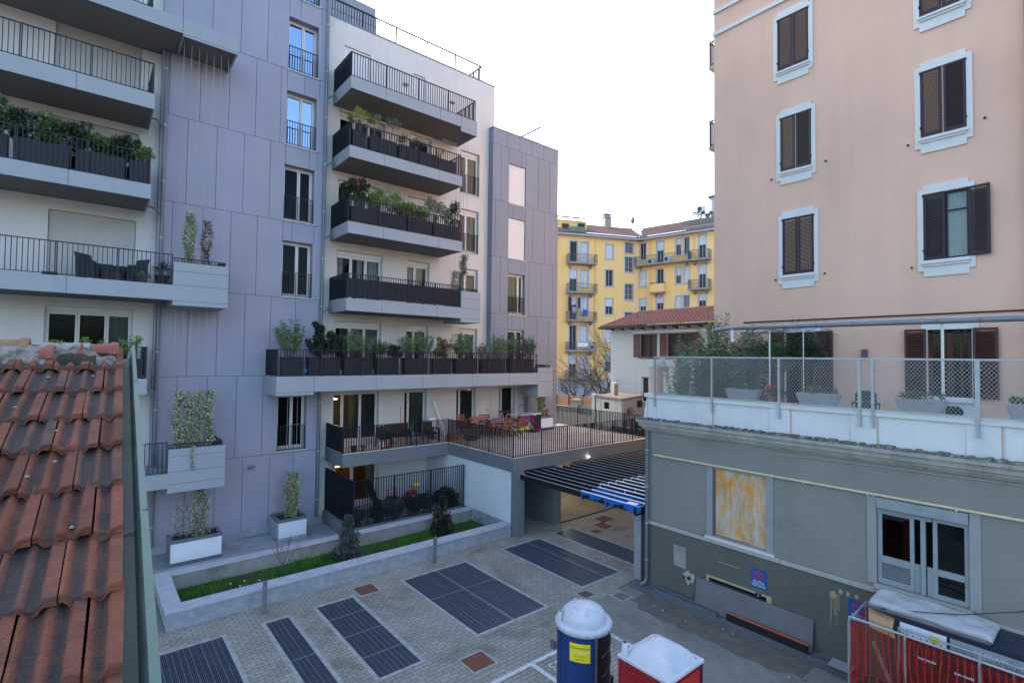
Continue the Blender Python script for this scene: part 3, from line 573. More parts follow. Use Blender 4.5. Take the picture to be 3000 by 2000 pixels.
for z in (9.34, 12.43, 15.5, 18.55): hj(16.5, 21.42, z); MB().box(PY, WY, 16.497, 16.5, z-jw/2, z+jw/2, Fr(0, 0, 0, 1, 1, 0)).build('side_joint', 'joint', AB)
for z in (6.2,): hj(16.5, 21.42, z)
for xs, a, b in (((17.45, 18.38, 19.28, 20.22, 21.11), 18.55, 19.38), ((17.07, 19.8, 20.73), 15.5, 18.55), ((16.7, 19.42, 20.35, 21.28), 12.43, 15.5), ((17.09, 19.17, 20.12, 21.04), 9.34, 12.43), ((16.71, 19.83, 20.75), 6.2, 9.34), ((19.4, 20.4, 21.2), 3.03, 6.2)):
    for x in xs: vj(x, a, b)
for (xs, a, b) in (((17.64, 18.54, 18.87), 17.72, 18.55), ((17.6, 17.97, 18.87), 14.72, 15.47), ((17.63, 18.58, 18.87), 11.62, 12.43), ((17.65, 17.96, 18.87), 8.5, 9.34)):
    for x in xs: vj(x, a, b)
J.build('block_joints', 'joint', AB)

def curtain(F, u0, u1, z0, z1, d, m, parent, amp=.025, tied=False):
    q = MB(); n = max(6, int((u1-u0)/.03)); 
    def off(i): u = u0+(u1-u0)*i/n; return u, d+amp*sin(i*1.9)+amp*.5*sin(i*.7)
    for i in range(n):
        a, da = off(i); b, db = off(i+1)
        q.quad(F.p(a, da, z0), F.p(b, db, z0), F.p(b, db, z1), F.p(a, da, z1))
    return q.build('curtain', m, parent)
def interior(F, u0, u1, z0, z1, d0, d1, m, parent):
    q = MB(); P = F.p
    q.quad(P(u0, d1, z0), P(u1, d1, z0), P(u1, d1, z1), P(u0, d1, z1)); q.quad(P(u0, d0, z0), P(u0, d1, z0), P(u0, d1, z1), P(u0, d0, z1)); q.quad(P(u1, d0, z0), P(u1, d1, z0), P(u1, d1, z1), P(u1, d0, z1))
    q.quad(P(u0, d0, z0), P(u1, d0, z0), P(u1, d1, z0), P(u0, d1, z0)); q.quad(P(u0, d0, z1), P(u1, d0, z1), P(u1, d1, z1), P(u0, d1, z1)); return q.build('interior', m, parent)
def fwin(parent, F, u0, u1, z0, z1, split=(.55,), top=0, rail=0, cur=None, shut=0, glass='glass', room='darkroom', rec=.2, sill=True, deep=.9, name='window', fm='frame', topm=None, sm='shutter'):
    """french window: frame mesh as the part; pane, sill, railing, curtain, shutter, interior as its sub-parts"""
    q = MB(); e = .05; zt = z1-top; P = F
    q.box(u0+.003, u0+e, rec, rec+.07, z0+.003, zt, F); q.box(u1-e, u1-.003, rec, rec+.07, z0+.003, zt, F); q.box(u0+e, u1-e, rec, rec+.07, zt-e, zt, F); q.box(u0+e, u1-e, rec, rec+.07, z0+.003, z0+e, F)
    if top: q.box(u0+.003, u1-.003, rec-.04, rec+.07, zt+.004, z1-.003, F)
    cuts = [0, *split, 1]
    for a, b in zip(cuts, cuts[1:]):
        x0 = u0+e+(u1-u0-2*e)*a+.004; x1 = u0+e+(u1-u0-2*e)*b-.004; f = .055
        q.box(x0, x0+f, rec-.012, rec+.05, z0+e+.004, zt-e-.004, F); q.box(x1-f, x1, rec-.012, rec+.05, z0+e+.004, zt-e-.004, F); q.box(x0+f, x1-f, rec-.012, rec+.05, zt-e-f-.02, zt-e-.004, F); q.box(x0+f, x1-f, rec-.012, rec+.05, z0+e+.004, z0+e+f+.05, F)
    w_ = q.build(name, fm, parent)
    g_ = MB(); g_.quad(F.p(u0+e, rec+.03, z0+e), F.p(u1-e, rec+.03, z0+e), F.p(u1-e, rec+.03, zt-e), F.p(u0+e, rec+.03, zt-e)); g_.build('pane', glass, w_)
    interior(F, u0, u1, z0, z1, rec+.075, rec+deep, room, w_)
    if cur:
        for (a, b, m_) in cur: curtain(F, u0+(u1-u0)*a, u0+(u1-u0)*b, z0+.06, zt-.05, rec+.16, m_, w_)
    if shut:
        s_ = MB(); zz = z1-.02; zlow = z1-(z1-z0)*shut
        while zz > zlow+.02: s_.hexa([F.p(u0+.01, rec-.06, zz-.045), F.p(u1-.01, rec-.06, zz-.045), F.p(u1-.01, rec-.045, zz-.045), F.p(u0+.01, rec-.045, zz-.045), F.p(u0+.01, rec-.052, zz), F.p(u1-.01, rec-.052, zz), F.p(u1-.01, rec-.04, zz), F.p(u0+.01, rec-.04, zz)]); zz -= .048
        s_.build('shutter', sm, w_)
    if sill: s_ = MB(); s_.box(u0-.04, u1+.04, -.05, rec-.003, z0-.035, z0-.002, F); s_.build('sill', 'frame', w_)
    if rail:
        s_ = MB(); zr = z0+rail; s_.box(u0+.02, u1-.02, -.02, .02, zr-.025, zr, F); s_.box(u0+.02, u1-.02, -.012, .012, z0+.05, z0+.07, F); n = round((u1-u0)/.11)
        for k in range(n+1): u = u0+.035+(u1-u0-.07)*k/n; s_.box(u-(.014 if k in (0, n) else .009), u+(.014 if k in (0, n) else .009), -.014, .014, z0+.003 if k in (0, n) else z0+.07, zr-.025, F)
        s_.build('railing', 'rail', w_)
    return w_
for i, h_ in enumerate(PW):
    fwin(AB, FP, *h_, rail=1.0, glass='glass_sky_tint' if i >= 2 and i < 5 else 'glass_dim', rec=.3)
fwin(AB, FP, *BW[0], shut=.99, rec=.14); fwin(AB, FP, *BW[1], shut=.99, rec=.14); fwin(AB, FP, *BW[2], split=(.72,), rail=.98, cur=[(.1, .9, 'curtain')]); fwin(AB, FP, *BW[3], split=(.6,), cur=[(.5, .9, 'curtain')])
for i, h_ in enumerate(WW):
    wide = h_[1]-h_[0] > 2; zf = h_[2]
    if i == 0: fwin(AB, FW, *h_, split=(.06, .45), top=.0, room='warmroom', deep=1.6, cur=[(.78, 1, 'curtain')], sill=False)
    elif i == 1: fwin(AB, FW, *h_, split=(.22, .62), top=.02, room='room', deep=1.8, cur=[(.4, .62, 'curtain_dark'), (.64, .98, 'curtain_dark')], sill=False)
    elif i < 5: fwin(AB, FW, *h_, split=(.22,), top=.02, cur=[(.3, .97, 'curtain_dark')], sill=False)
    elif zf > 18: fwin(AB, FW, *h_, shut=.99, rec=.12, sill=False)
    else:
        c_ = h_[0] > 14; L3 = 9 < zf < 9.5
        fwin(AB, FW, *h_, split=(.33, .66) if wide else (.4,), top=.17, rail=1.0 if c_ and zf > 7 else 0, sill=c_, cur=[(.05, .2, 'curtain_white'), (.5, .62, 'curtain_white'), (.68, .97, 'curtain_white')] if L3 and wide else ([(.2, .4, 'curtain_white'), (.5, .85, 'curtain_white')] if L3 and not c_ else ([(.35, .95, 'curtain')] if c_ or wide else None)), fm='shutter')
for i, h_ in enumerate(LW):
    fwin(AB, FW, *h_, split=(.35, .7), top=.12, shut=0 if i == 0 else (.5 if i == 2 else .97), rec=.16, sill=False, cur=[(.7, 1, 'curtain')] if i == 0 else None, glass='glass_dim', sm='shutter_grey')

def balcony(x0, x1, yf, yw, zt, th, joints=(), rails=None, lamp=True, sides='LR', m='fascia', floor='fascia'):
    q = MB(); f = .05
    q.box(x0, x1, yf, yf+f, zt-th, zt); q.box(x0, x0+f, yf+f, yw, zt-th, zt); q.box(x1-f, x1, yf+f, yw, zt-th, zt)
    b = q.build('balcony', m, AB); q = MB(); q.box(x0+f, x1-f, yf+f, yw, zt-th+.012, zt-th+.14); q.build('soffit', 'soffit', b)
    q = MB(); q.box(x0+f, x1-f, yf+f, yw, zt-.1, zt-.02); q.build('floor', floor, b)
    q = MB(); q.box(x0-.004, x1+.004, yf-.004, yf+f*.6, zt-th-.012, zt-th); 
    for x in joints: q.box(x-.006, x+.006, yf-.002, yf+.01, zt-th+.004, zt-.004)
    q.build('drip_edge', 'joint', b)
    if rails:
        q = MB(); railing(q, rails, zt, zt+1.02); q.build('railing', 'rail', b)
    if lamp:
        cx = (x0+x1)/2; q = MB(); q.lathe([(0, zt-th-.06), (.07, zt-th-.06), (.08, zt-th-.02), (.08, zt-th+.012)], 14, (cx, (yf+yw)/2)); q.build('soffit_lamp', 'pipe', b)
    return b
def hangbox(b, x0, x1, yf, yd, z0, z1, rail=True, zj=()):
    q = MB(); q.box(x0, x1, yf, yf+.05, z0, z1); q.box(x0, x0+.05, yf+.05, yd, z0, z1); q.box(x1-.05, x1, yf+.05, yd, z0, z1); q.box(x0+.05, x1-.05, yd-.05, yd, z0, z1); q.box(x0+.05, x1-.05, yf+.05, yd-.05, z1-.14, z1-.06); q.box(x0+.05, x1-.05, yf+.05, yd-.05, z0+.01, z0+.05)
    o = q.build('planter_trough', 'fascia', b); 
    if rail: q = MB(); railing(q, [(x0, yf+.1), (x1-.1, yf+.1), (x1-.1, yd)], z1-.02, z1+.15, .1); q.build('trough_railing', 'rail', b)
    q = MB()
    for z in zj: q.box(x0+.003, x1-.003, yf-.002, yf+.01, z-.005, z+.005)
    if zj: q.build('trough_joints', 'joint', b)
YB = 20.05
B6 = balcony(7.95, 14.28, YB, WY, 18.42, .52, (9.5, 12.2, 13.35), [(7.97, WY-.05), (7.97, YB+.06), (14.2, YB+.06), (14.2, WY-.05)])
q = MB(); q.box(13.35, 14.28, YB-.003, YB+.05, 17.7, 17.888); q.box(14.23, 14.28, YB+.05, WY-.3, 17.7, 17.888); q.box(13.35, 14.28, WY-.35, WY-.3, 17.7, 17.888); q.build('trough_skirt', 'fascia', B6)
B5 = balcony(7.95, 13.45, YB, WY, 15.54, .48, (9.5, 12.2), [(7.97, WY-.05), (7.97, YB+.06), (13.4, YB+.06), (13.4, WY-.05)])
B4 = balcony(7.95, 13.5, YB, WY, 12.43, .48, (9.5, 12.2), [(7.97, WY-.05), (7.97, YB+.06), (13.45, YB+.06), (13.45, WY-.05)])
B3 = balcony(7.95, 13.5, YB, WY, 9.31, .51, (9.5, 12.2), [(7.97, WY-.05), (7.97, YB+.06), (13.48, YB+.06)])
hangbox(B3, 13.5, 14.62, YB, 21.6, 8.62, 10.1, zj=(9.75, 9.28, 8.8))
B2 = balcony(5.38, 18.48, YB, WY, 6.17, .6, (6.75, 9.3, 11.5, 14.2, 16.5), [(5.4, PY-.04), (5.4, YB+.06), (18.45, YB+.06)], lamp=False)
q = MB(); q.box(5.38, 6.75, YB-.003, YB+.05, 5.46, 5.57); q.box(5.38, 5.43, YB+.05, PY, 5.46, 5.57); q.build('trough_skirt', 'fascia', B2)
hangbox(B2, 18.48, 19.55, YB, 21.3, 4.9, 6.45, zj=(6.2, 5.72))
Bl6 = balcony(-8, 3.81, YB, WY-.0, 18.2, .5, (2.15,), [(-8, YB+.06), (1.3, YB+.06), (1.3, WY-.05)])
q = MB(); q.box(2.15, 3.81, YB-.003, YB+.05, 17.62, 17.698); q.box(3.76, 3.81, YB+.05, WY-.4, 17.62, 17.698); q.box(2.15, 2.2, YB+.05, WY-.4, 17.62, 17.698); q.build('trough_skirt', 'fascia', Bl6)
Bl5 = balcony(-8, 1.44, YB, WY, 15.39, .5, (-.5,), [(-8, YB+.06), (1.4, YB+.06), (1.4, WY-.05)])
Bl4 = balcony(-8, 1.42, YB, WY, 12.42, .47, (-.6,), [(-8, YB+.06), (1.38, YB+.06), (1.38, WY-.05)])
Bl3 = balcony(-8, 2.1, YB, WY, 9.24, .5, (-.55,), [(-8, YB+.06), (2.08, YB+.06)])
hangbox(Bl3, 2.1, 3.71, YB, 21.6, 8.58, 10.02, zj=(9.72, 9.25, 8.72))
Bl2 = balcony(-8, 1.48, YB, WY, 6.17, .5, (), [(-8, YB+.06), (1.45, YB+.06), (1.45, WY-.05)], lamp=False)
Bl1 = balcony(-8, 2.12, YB, WY, 3.06, .48, (), [(-8, YB+.06), (2.1, YB+.06)], lamp=False)
hangbox(Bl1, 2.12, 3.77, YB, 21.4, 2.42, 3.84, zj=(3.6, 3.1, 2.7))
# solid dark screens behind railings of the third floor balcony and wind screens at the sides
q = MB(); q.box(8.02, 13.45, YB+.1, YB+.115, 9.36, 9.36+.78); q.box(8.02, 8.035, YB+.12, WY-.05, 9.36, 10.25); q.build('privacy_screen', 'planter_dark', B3)
for b, z in ((B6, 18.42), (B5, 15.54), (B4, 12.43)): q = MB(); q.box(8.02, 8.035, YB+.12, WY-.05, z+.05, z+.95); q.build('privacy_screen', 'planter_dark', b)
# downpipes with branch elbows
def pipe(pts, r=.05, m='pipe', name='downpipe'):
    q = MB(); q.tube(pts, r, 10); z0, z1 = pts[-1][2], pts[0][2]; return q
for (x, y, z0, z1, side) in ((1.86, PY-.12, .3, 17.7, -1), (7.48, PY-.12, .3, 24, 1)):
    q = pipe([(x, y, z1), (x, y, z0)], .055)
    for z in (2.75, 5.8, 9.0, 12.1, 15.2, 18.1):
        if z < z1: q.tube([(x, y, z-.25), (x+.25*side, y, z-.05), (x+.42*side, y, z-.05)], .04, 8); 
    o = q.build('downpipe', 'pipe', AB); c_ = MB()
    for z in range(1, 24, 2):
        if z < z1: c_.lathe([(.056, z), (.066, z), (.066, z+.05), (.056, z+.05)], 12, (x, y)); c_.box(x-.01, x+.01, y, PY-.003, z+.01, z+.04)
    c_.build('clip', 'galv', o)
# trellis wires hanging from the troughs
def wires(x0, x1, y, zt, zb_, n, bars=()):
    q = MB()
    for i in range(n): x = x0+(x1-x0)*i/(n-1); q.tube([(x, y, zt), (x, y, zb_)], .0065, 4, cap=False)
    for z in bars: q.tube([(x0-.05, y, z), (x1+.05, y, z-.02)], .004, 4, cap=False)
    q.build('trellis_wires', 'galv', AB)
wires(2.25, 3.6, 20.5, 17.65, 10.0, 7, (15.9, 14.4, 13.0, 11.6)); wires(2.25, 3.6, 20.5, 8.58, 3.85, 7, (6.9, 5.4)); wires(2.35, 3.65, 20.45, 2.42, .8, 7); wires(13.55, 14.2, 20.7, 17.7, 10.1, 4, ()); wires(6.0, 6.55, 20.75, 5.46, .75, 4, (4.3,))
# terrace slab, tiled floor, soffit, fascia, railings, side wall, pillars
T = MB(); T.box(7.95, 12.93, YB, YB+.06, 2.5, 3.03); T.box(7.95, 8.0, YB+.06, WY, 2.5, 3.03); T.box(12.9, 12.96, 15.38, YB, 2.5, 3.03); T.box(12.96, 22.05, 15.38, 15.46, 2.5, 3.03); T.box(21.98, 22.05, 15.46, 26, 2.5, 3.03)
TS = T.build('terrace', 'fascia_dark', AB)
q = MB(); q.box(8.0, 12.9, YB+.06, WY, 2.9, 3.02); q.box(12.9, 12.96, YB, WY, 2.9, 3.02); q.box(12.96, 21.98, 15.46, WY, 2.9, 3.022); q.box(21.42, 21.98, WY, 26, 2.9, 3.02); q.build('floor', 'terrace_tiles', TS)
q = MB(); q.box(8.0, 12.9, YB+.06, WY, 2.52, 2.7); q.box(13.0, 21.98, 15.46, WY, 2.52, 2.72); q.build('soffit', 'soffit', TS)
q = MB(); q.box(7.95, 12.9, YB-.02, YB+.06, 3.03, 3.045); q.box(12.88, 22.05, 15.36, 15.46, 3.03, 3.045); q.box(12.88, 12.98, 15.46, YB, 3.03, 3.045); q.build('edge_trim', 'terrace_tiles', TS)
q = MB(); railing(q, [(7.97, WY-.05), (7.97, YB+.06), (12.93, YB+.06), (12.93, 15.42), (22.0, 15.42), (22.0, 25.5)], 3.03, 4.1, .11, .028, .04, 1.6); q.build('railing', 'rail', TS)
q = MB(); q.box(8.01, 8.025, YB+.12, WY-.05, 3.1, 4.0); q.build('privacy_screen', 'planter_dark', TS)
q = MB(); q.box(12.93, 13.15, 15.57, WY, .5, 2.5); q.build('side_wall', 'sidewhite', AB)
q = MB(); q.box(12.9, 13.15, 15.57, WY, 0, .5); o = q.build('skirting', 'marble', AB)
q = MB(); q.box(12.97, 13.35, 15.2, 15.565, 0, 2.5); q.build('pillar', 'fascia_dark', AB)
q = MB(); q.box(15.2, 15.6, 15.42, 15.8, 0, 2.52); q.box(15.2, 15.45, 15.8, 22, 0, 2.52); q.build('pillar', 'fascia_dark', AB)
q = MB(); q.box(21.6, 22.0, 15.45, 15.85, 0, 2.52); q.build('pillar', 'fascia_dark', AB)
q = MB(); q.box(15.45, 22, 20.5, 20.7, 0, 2.52); q.build('garage_wall', 'yellow', AB); q = MB(); q.box(13.15, 15.2, 18.2, 18.4, 0, 2.52); q.build('garage_wall', 'greyplinth', AB)
q = MB(); q.box(21.6, 22, 15.85, 22, 0, 2.52); q.build('garage_wall', 'greyplinth', AB)
tag(MB().box(15.6, 21.6, 15.42, 15.52, .0, .012).build('drain_channel', 'pit'), 'thin dark drain line across the garage entrance', 'drain')
# ground floor patio
q = MB(); q.box(7.75, 12.93, 18.462, 18.8, 0, .47); q.box(7.75, 7.95, 18.8, PY, 0, .5); o = q.build('patio_kerb', 'fascia_dark', AB)
q = MB(); q.box(7.95, 12.93, 18.8, WY, 0, .3); q.build('patio_floor', 'slabs', AB)
q = MB(); railing(q, [(7.85, WY-.4), (7.85, 18.68), (12.85, 18.68)], .5, 2.26, .11, .014, .05, 1.7); q.build('patio_fence', 'rail', AB)
q = MB(); q.box(7.87, 7.885, 18.75, 21.3, .55, 2.2); q.build('privacy_screen', 'rail', AB)
# wall lamps
for (x, y, z) in ((4.85, PY, 2.62), (11.3, WY, 20.0), (13.95, WY, 20.0), (17.05, PY, 7.9)):
    q = MB(); q.box(x, x+.24, y-.13, y-.003, z, z+.09); q.build('wall_lamp', 'railtop', AB, bevel=.01)
# interior pendants (lit lamps seen through the glass)
q = MB(); q.lathe([(0, 5.08), (.22, 5.02), (.2, 5.0), (0, 5.0)], 20, (8.55, 22.9)); o = q.build('pendant_lamp', 'lamp_warm', AB)
for x in (8.5, 8.85): q = MB(); q.lathe([(0, 5.2), (.035, 5.22), (.03, 5.26), (0, 5.27)], 10, (x, 22.7)); q.build('ceiling_spot', 'lamp_warm', AB)
q = MB(); q.box(8.4, 9.6, 23.0, 23.03, 2.12, 2.16); q.box(8.5, 9.1, 22.8, 22.83, 1.95, 2.0); q.build('strip_lamp', 'lamp_warm', AB)
for nm, loc, e in (('pendant_light', (8.7, 22.75, 4.6), 9), ('patio_room_light', (9.0, 22.7, 2.2), 3)):
    l = bpy.data.lights.new(nm, 'POINT'); l.energy = e; l.color = (1, .62, .3); l.shadow_soft_size = .1; o = bpy.data.objects.new(nm, l); C.objects.link(o); o.location = loc
l = bpy.data.lights.new('garage_light', 'POINT'); l.energy = 25; l.color = (1, .85, .6); l.shadow_soft_size = .2; o = bpy.data.objects.new('garage_light', l); C.objects.link(o); o.location = (18, 18.3, 2.2)
# ============================================================ low grey building with terrace, right
GX = 13.35
FG = Fr(GX, 0, 0, 1, 1, 0)          # u = y, d = +x into the wall
GB = thing('grey_building', 'low grey rendered building with boarded opening, worn cornice and white parapet', 'building', (16, 3, 0))
q = MB(); wall(q, FG, -3, 9.55, 2.1, 4.82, [(5.9, 7.35, 2.2, 4.02), (2.02, 3.55, 2.2, 4.06)], .16); q.quad((GX, 9.55, 0), (GX, 9.55, 4.82), (22, 9.55, 4.82), (22, 9.55, 0)); q.build('wall', 'greywall', GB)
q = MB(); wall(q, FG, -3, 9.553, 0, 1.98, [(5.9, 7.45, .88, 1.02)], .2, -.012); q.quad((GX-.012, 9.553, 0), (GX-.012, 9.553, 1.98), (GX+.5, 9.553, 1.98), (GX+.5, 9.553, 0)); q.quad((GX-.012, -3, 1.98), (GX, -3, 1.98), (GX, 9.553, 1.98), (GX-.012, 9.553, 1.98)); q.build('plinth', 'greyplinth', GB)
q = MB(); q.box(5.9, 7.45, .19, .21, .86, 1.04, FG); q.build('slot_back', 'pit', GB)
q = MB()
for a in ((3.6, 5.55), (5.57, 7.35), (7.37, 9.53), (-3, 1.98)): q.box(*a, -.05, -.002, 1.985, 2.08, FG)
q.box(1.98, 3.6, -.05, -.002, 2.09, 2.18, FG); q.build('sill_band', 'band', GB)
q = MB(); q.box(5.7, 7.55, -.07, .0, 2.085, 2.15, FG); q.build('boarded_sill', 'trim', GB)
q = MB()
for (a, b, c, d) in ((7.35, 7.52, 2.16, 4.1), (5.73, 5.9, 2.16, 4.1), (5.9, 7.35, 4.02, 4.1)): q.box(a, b, -.022, -.002, c, d, FG)
q.build('surround', 'surround', GB); q = MB()
for (a, b, c, d) in ((3.55, 3.72, 2.19, 4.12), (1.85, 2.02, 2.19, 4.12), (2.02, 3.55, 4.06, 4.12)): q.box(a, b, -.022, -.002, c, d, FG)
q.build('surround', 'surround', GB)
# boarded-up opening: three vertical boards
for k, (a, b) in enumerate(((5.91, 6.36), (6.366, 6.86), (6.866, 7.28))): q = MB(); q.box(a, b, .03+.004*k, .055+.004*k, 2.22-.02*(k == 0), 4.0, FG); q.build('board', 'board', GB)
q = MB(); q.box(7.285, 7.345, .01, .1, 2.21, 4.01, FG); q.build('jamb', 'toilet_trim', GB)
# double window with roller box, louvre and broken middle
q = MB(); q.box(2.03, 3.54, -.06, .1, 3.83, 4.05, FG); q.build('shutter_box', 'alu', GB, bevel=.008)
WN = MB(); B = lambda a, b, c, d, e=.03, f=.09: WN.box(a, b, e, f, c, d, FG)
for a, b in ((3.46, 3.54), (2.90, 2.97), (2.52, 2.59), (2.03, 2.10)): B(a, b, 2.21, 3.82)
B(2.71, 2.79, 2.21, 3.82, .02, .1); B(2.59, 2.69, 2.21, 2.8, .05, .07); B(2.8, 2.9, 2.21, 2.8, .05, .07)
B(2.97, 3.46, 3.70, 3.80); B(2.97, 3.46, 2.66, 2.80, .015, .1); B(2.97, 3.46, 2.21, 2.33); B(2.10, 2.52, 3.74, 3.81); B(2.1, 2.52, 2.68, 2.80, .015, .1); B(2.10, 2.52, 2.21, 2.30)
z = 3.81
for k in range(3): B(2.6, 3.54, 3.81-.03*k-.02, 3.81-.03*k+.003, .0, .03)
W_ = WN.build('double_window', 'alu', GB)
q = MB()
for a, b, c, d in ((2.97, 3.46, 2.8, 3.7), (2.10, 2.52, 2.8, 3.74), (2.1, 2.52, 2.3, 2.68)): q.quad(FG.p(a, .06, c), FG.p(b, .06, c), FG.p(b, .06, d), FG.p(a, .06, d))
q.build('pane', 'glass', W_); q = MB(); z = 2.35
while z < 2.65: q.box(2.98, 3.45, .04, .06, z, z+.017, FG); z += .03
q.build('louvre', 'steel', W_); interior(FG, 2.04, 3.53, 2.2, 3.83, .105, 1.2, 'darkroom', W_)
# cornice: stepped profile, worn top
q = MB(); r = random.Random(4)
for (d0, z0, z1) in ((.05, 4.80, 4.86), (.12, 4.86, 4.93), (.19, 4.935, 5.05), (.25, 5.055, 5.14)): q.box(-3, 9.5+d0, -d0, .3, z0, z1, FG)
q.build('cornice', 'cornice', GB)
q = MB(); n = 140
for i in range(n):
    u = -3+(9.75+3)*i/n; a = r.uniform(.0, .045); q.box(u, u+(12.75/n)*.98, -.27+r.uniform(0, .03), .1, 5.143, 5.16+a, FG)
q.build('cornice_top', 'cornice_top', GB)
q = MB(); q.box(GX+.1, 16.5, -3, 9.5, 4.9, 5.14); q.build('terrace_floor', 'slabs', GB)
# parapet with recessed panels and cap
q = MB(); q.box(-3, 9.18, .03, .3, 5.16, 5.80, FG); q.build('parapet', 'parapet', GB)
q = MB()
for (a, b) in ((7.37, 7.89), (5.33, 5.83), (3.53, 4.02), (1.54, 2.04), (-.4, .1)): MB().box(a, b, .0, .028, 5.16, 5.80, FG).build('pilaster', 'parapet', GB)
q.box(9.18, 9.45, .0, .028, 5.16, 5.80, FG)
q.box(9.19, 9.5, .03, .5, 5.16, 5.82, FG); q.hexa([FG.p(9.5, 0.0, 5.16), FG.p(9.64, .0, 5.16), FG.p(9.64, .5, 5.16), FG.p(9.5, .5, 5.16), FG.p(9.5, 0, 5.8), FG.p(9.52, 0, 5.8), FG.p(9.52, .5, 5.8), FG.p(9.5, .5, 5.8)])
q.build('pilaster', 'parapet', GB)
q = MB(); q.box(-3, 9.19, -.03, .6, 5.803, 5.90, FG); q.box(9.195, 9.58, -.05, .6, 5.82, 5.94, FG); q.build('parapet_cap', 'parapet', GB)
q = MB()
for u in (7.36, 5.32, 3.52, 1.53): q.box(u-.015, u, -.002, .02, 5.16, 5.78, FG)
q.build('parapet_joint', 'pink', GB)
q = MB(); q.box(9.2, 9.5, .1, .42, 5.94, 6.75, FG); q.build('corner_pier', 'pink', GB); q = MB(); q.box(9.15, 9.55, .05, .47, 6.753, 6.86, FG); q.build('pier_cap', 'trim', GB)
# pipes, wires, patch, sockets
q = MB(); q.tube([FG.p(9.22, -.05, 4.09), FG.p(5, -.05, 4.10), FG.p(-3, -.05, 4.12)], .028, 8); q.build('gas_pipe', 'gas', GB)
q = MB()
for u in (7.94, 5.75, 5.0, 3.69, 2.2): q.box(u-.015, u+.015, -.085, -.002, 4.06, 4.14, FG)
q.build('pipe_clip', 'gas', GB)
q = MB(); q.tube([FG.p(5.68, -.02, 4.65), FG.p(4.37, -.03, 4.70), FG.p(1.59, -.03, 4.74), FG.p(-2, -.03, 4.75)], .009, 5); q.build('wire', 'band', GB)
q = MB(); q.tube([FG.p(9.42, -.12, 4.8), FG.p(9.42, -.12, .38), FG.p(9.42, -.22, .25), FG.p(9.5, -.34, .2)], .052, 12); o = q.build('downpipe', 'pipe', GB); q = MB()
for z in (4.2, 3.1, 2.0, .9): q.lathe([(.053, z), (.064, z), (.064, z+.05), (.053, z+.05)], 12, (GX-.12, 9.42))
q.build('clip', 'galv', o)
q = MB(); q.box(8.16, 8.55, -.0165, -.0125, 1.0, 1.6, FG); q.build('bare_patch', 'concrete', GB)
q = MB(); q.poly([FG.p(8.05+.17*cos(a)*(1+.2*sin(3*a)+rr.uniform(-.15, .15)), -.016, .80+.17*sin(a)*(1+.25*cos(5*a)+rr.uniform(-.15, .15))) for a in [2*pi*k/36 for k in range(36)]]); q.build('plaster_patch', 'band', GB)
for (u, z, r_) in ((8.05, .79, .055), (8.21, .78, .035)): q = MB(); q.tube([FG.p(u, -.05, z), FG.p(u, .03, z)], r_, 12); q.build('duct_stub', 'toilet_trim', GB); q = MB(); q.tube([FG.p(u, -.052, z), FG.p(u, -.0505, z)], r_*.75, 12); q.build('duct_hole', 'pit', GB)
q = MB(); r = random.Random(8)
for k in range(9): u = 4.46-.022*k+r.uniform(-.01, .01); q.box(u, u+.010, -.0155, -.0125, 1.62-r.uniform(.15, .75), 1.68, FG)
for u in (4.25, 4.1, 3.93): q.poly([FG.p(u+.05*cos(a)*r.uniform(.5, 1.2), -.015, 1.76+.06*sin(a)*r.uniform(.5, 1.3)) for a in [2*pi*i/14 for i in range(14)]])
q.poly([FG.p(4.40+.08*cos(a)*r.uniform(.6, 1.1), -.0145, 1.64+.10*sin(a)*r.uniform(.6, 1.2)) for a in [2*pi*i/18 for i in range(18)]]); q.build('paint_drips', 'tan', GB)
q = MB(); q.box(6.6, 7.2, -.0155, -.0125, 1.52, 1.535, FG); q.build('scratch', 'tan', GB)
# tan frame round the letter slot
q = MB()
for a in ((5.78, 7.53, 1.02, 1.08), (5.78, 5.9, .86, 1.018), (7.45, 7.53, .92, 1.018)): q.box(a[0], a[1], -.018, -.0125, a[2], a[3], FG)
q.build('slot_surround', 'tan', GB)
# signs
MFG = lambda u, z, d=-.03: Matrix(((0, 0, -1, GX+d), (-1, 0, 0, u), (0, 1, 0, z), (0, 0, 0, 1)))
def nosign(u0, u1, z0, z1, label):
    t = thing('no_parking_sign', label, 'sign', (GX, (u0+u1)/2, z0), 'blue no parking signs on the grey wall'); q = MB(); q.box(u0, u1, -.026, -.014, z0, z1, FG); q.build('plate', 'signblue', t)
    cu, cz, R_ = (u0+u1)/2, z0+(z1-z0)*.66, .125; q = MB(); n = 32
    for k in range(n): a, b = 2*pi*k/n, 2*pi*(k+1)/n; q.quad(*[FG.p(cu+rr*cos(t_), -.0285, cz+rr*sin(t_)) for rr, t_ in ((R_, a), (R_, b), (R_*.8, b), (R_*.8, a))])
    d = Vector((cos(pi*.25), sin(pi*.25))); e = Vector((-d.y, d.x))*.013; q.quad(*[FG.p(cu+v.x, -.0290, cz+v.y) for v in (-d*R_*.85-e, d*R_*.85-e, d*R_*.85+e, -d*R_*.85+e)]); q.build('ring', 'signred', t)
    text('lettering', 'SOSTA', .098, 'signwhite', t, MFG(cu, z0+.135)); text('lettering', 'VIETATA', .092, 'signwhite', t, MFG(cu, z0+.055)); return t
nosign(5.89, 6.29, 1.20, 1.67, 'blue no parking sign above the small number plate'); nosign(3.69, 4.09, 1.20, 1.68, 'blue no parking sign partly behind the fenced enclosure')
t = thing('wall_plate', 'small grey lettered plate right under the upper blue sign', 'plate', (GX, 6.1, 1.1)); q = MB(); q.box(5.91, 6.29, -.022, -.014, 1.08, 1.185, FG); q.build('plate', 'greyplinth', t); text('lettering', 'QUADRATUM', .05, 'surround', t, MFG(6.1, 1.135, -.0235))
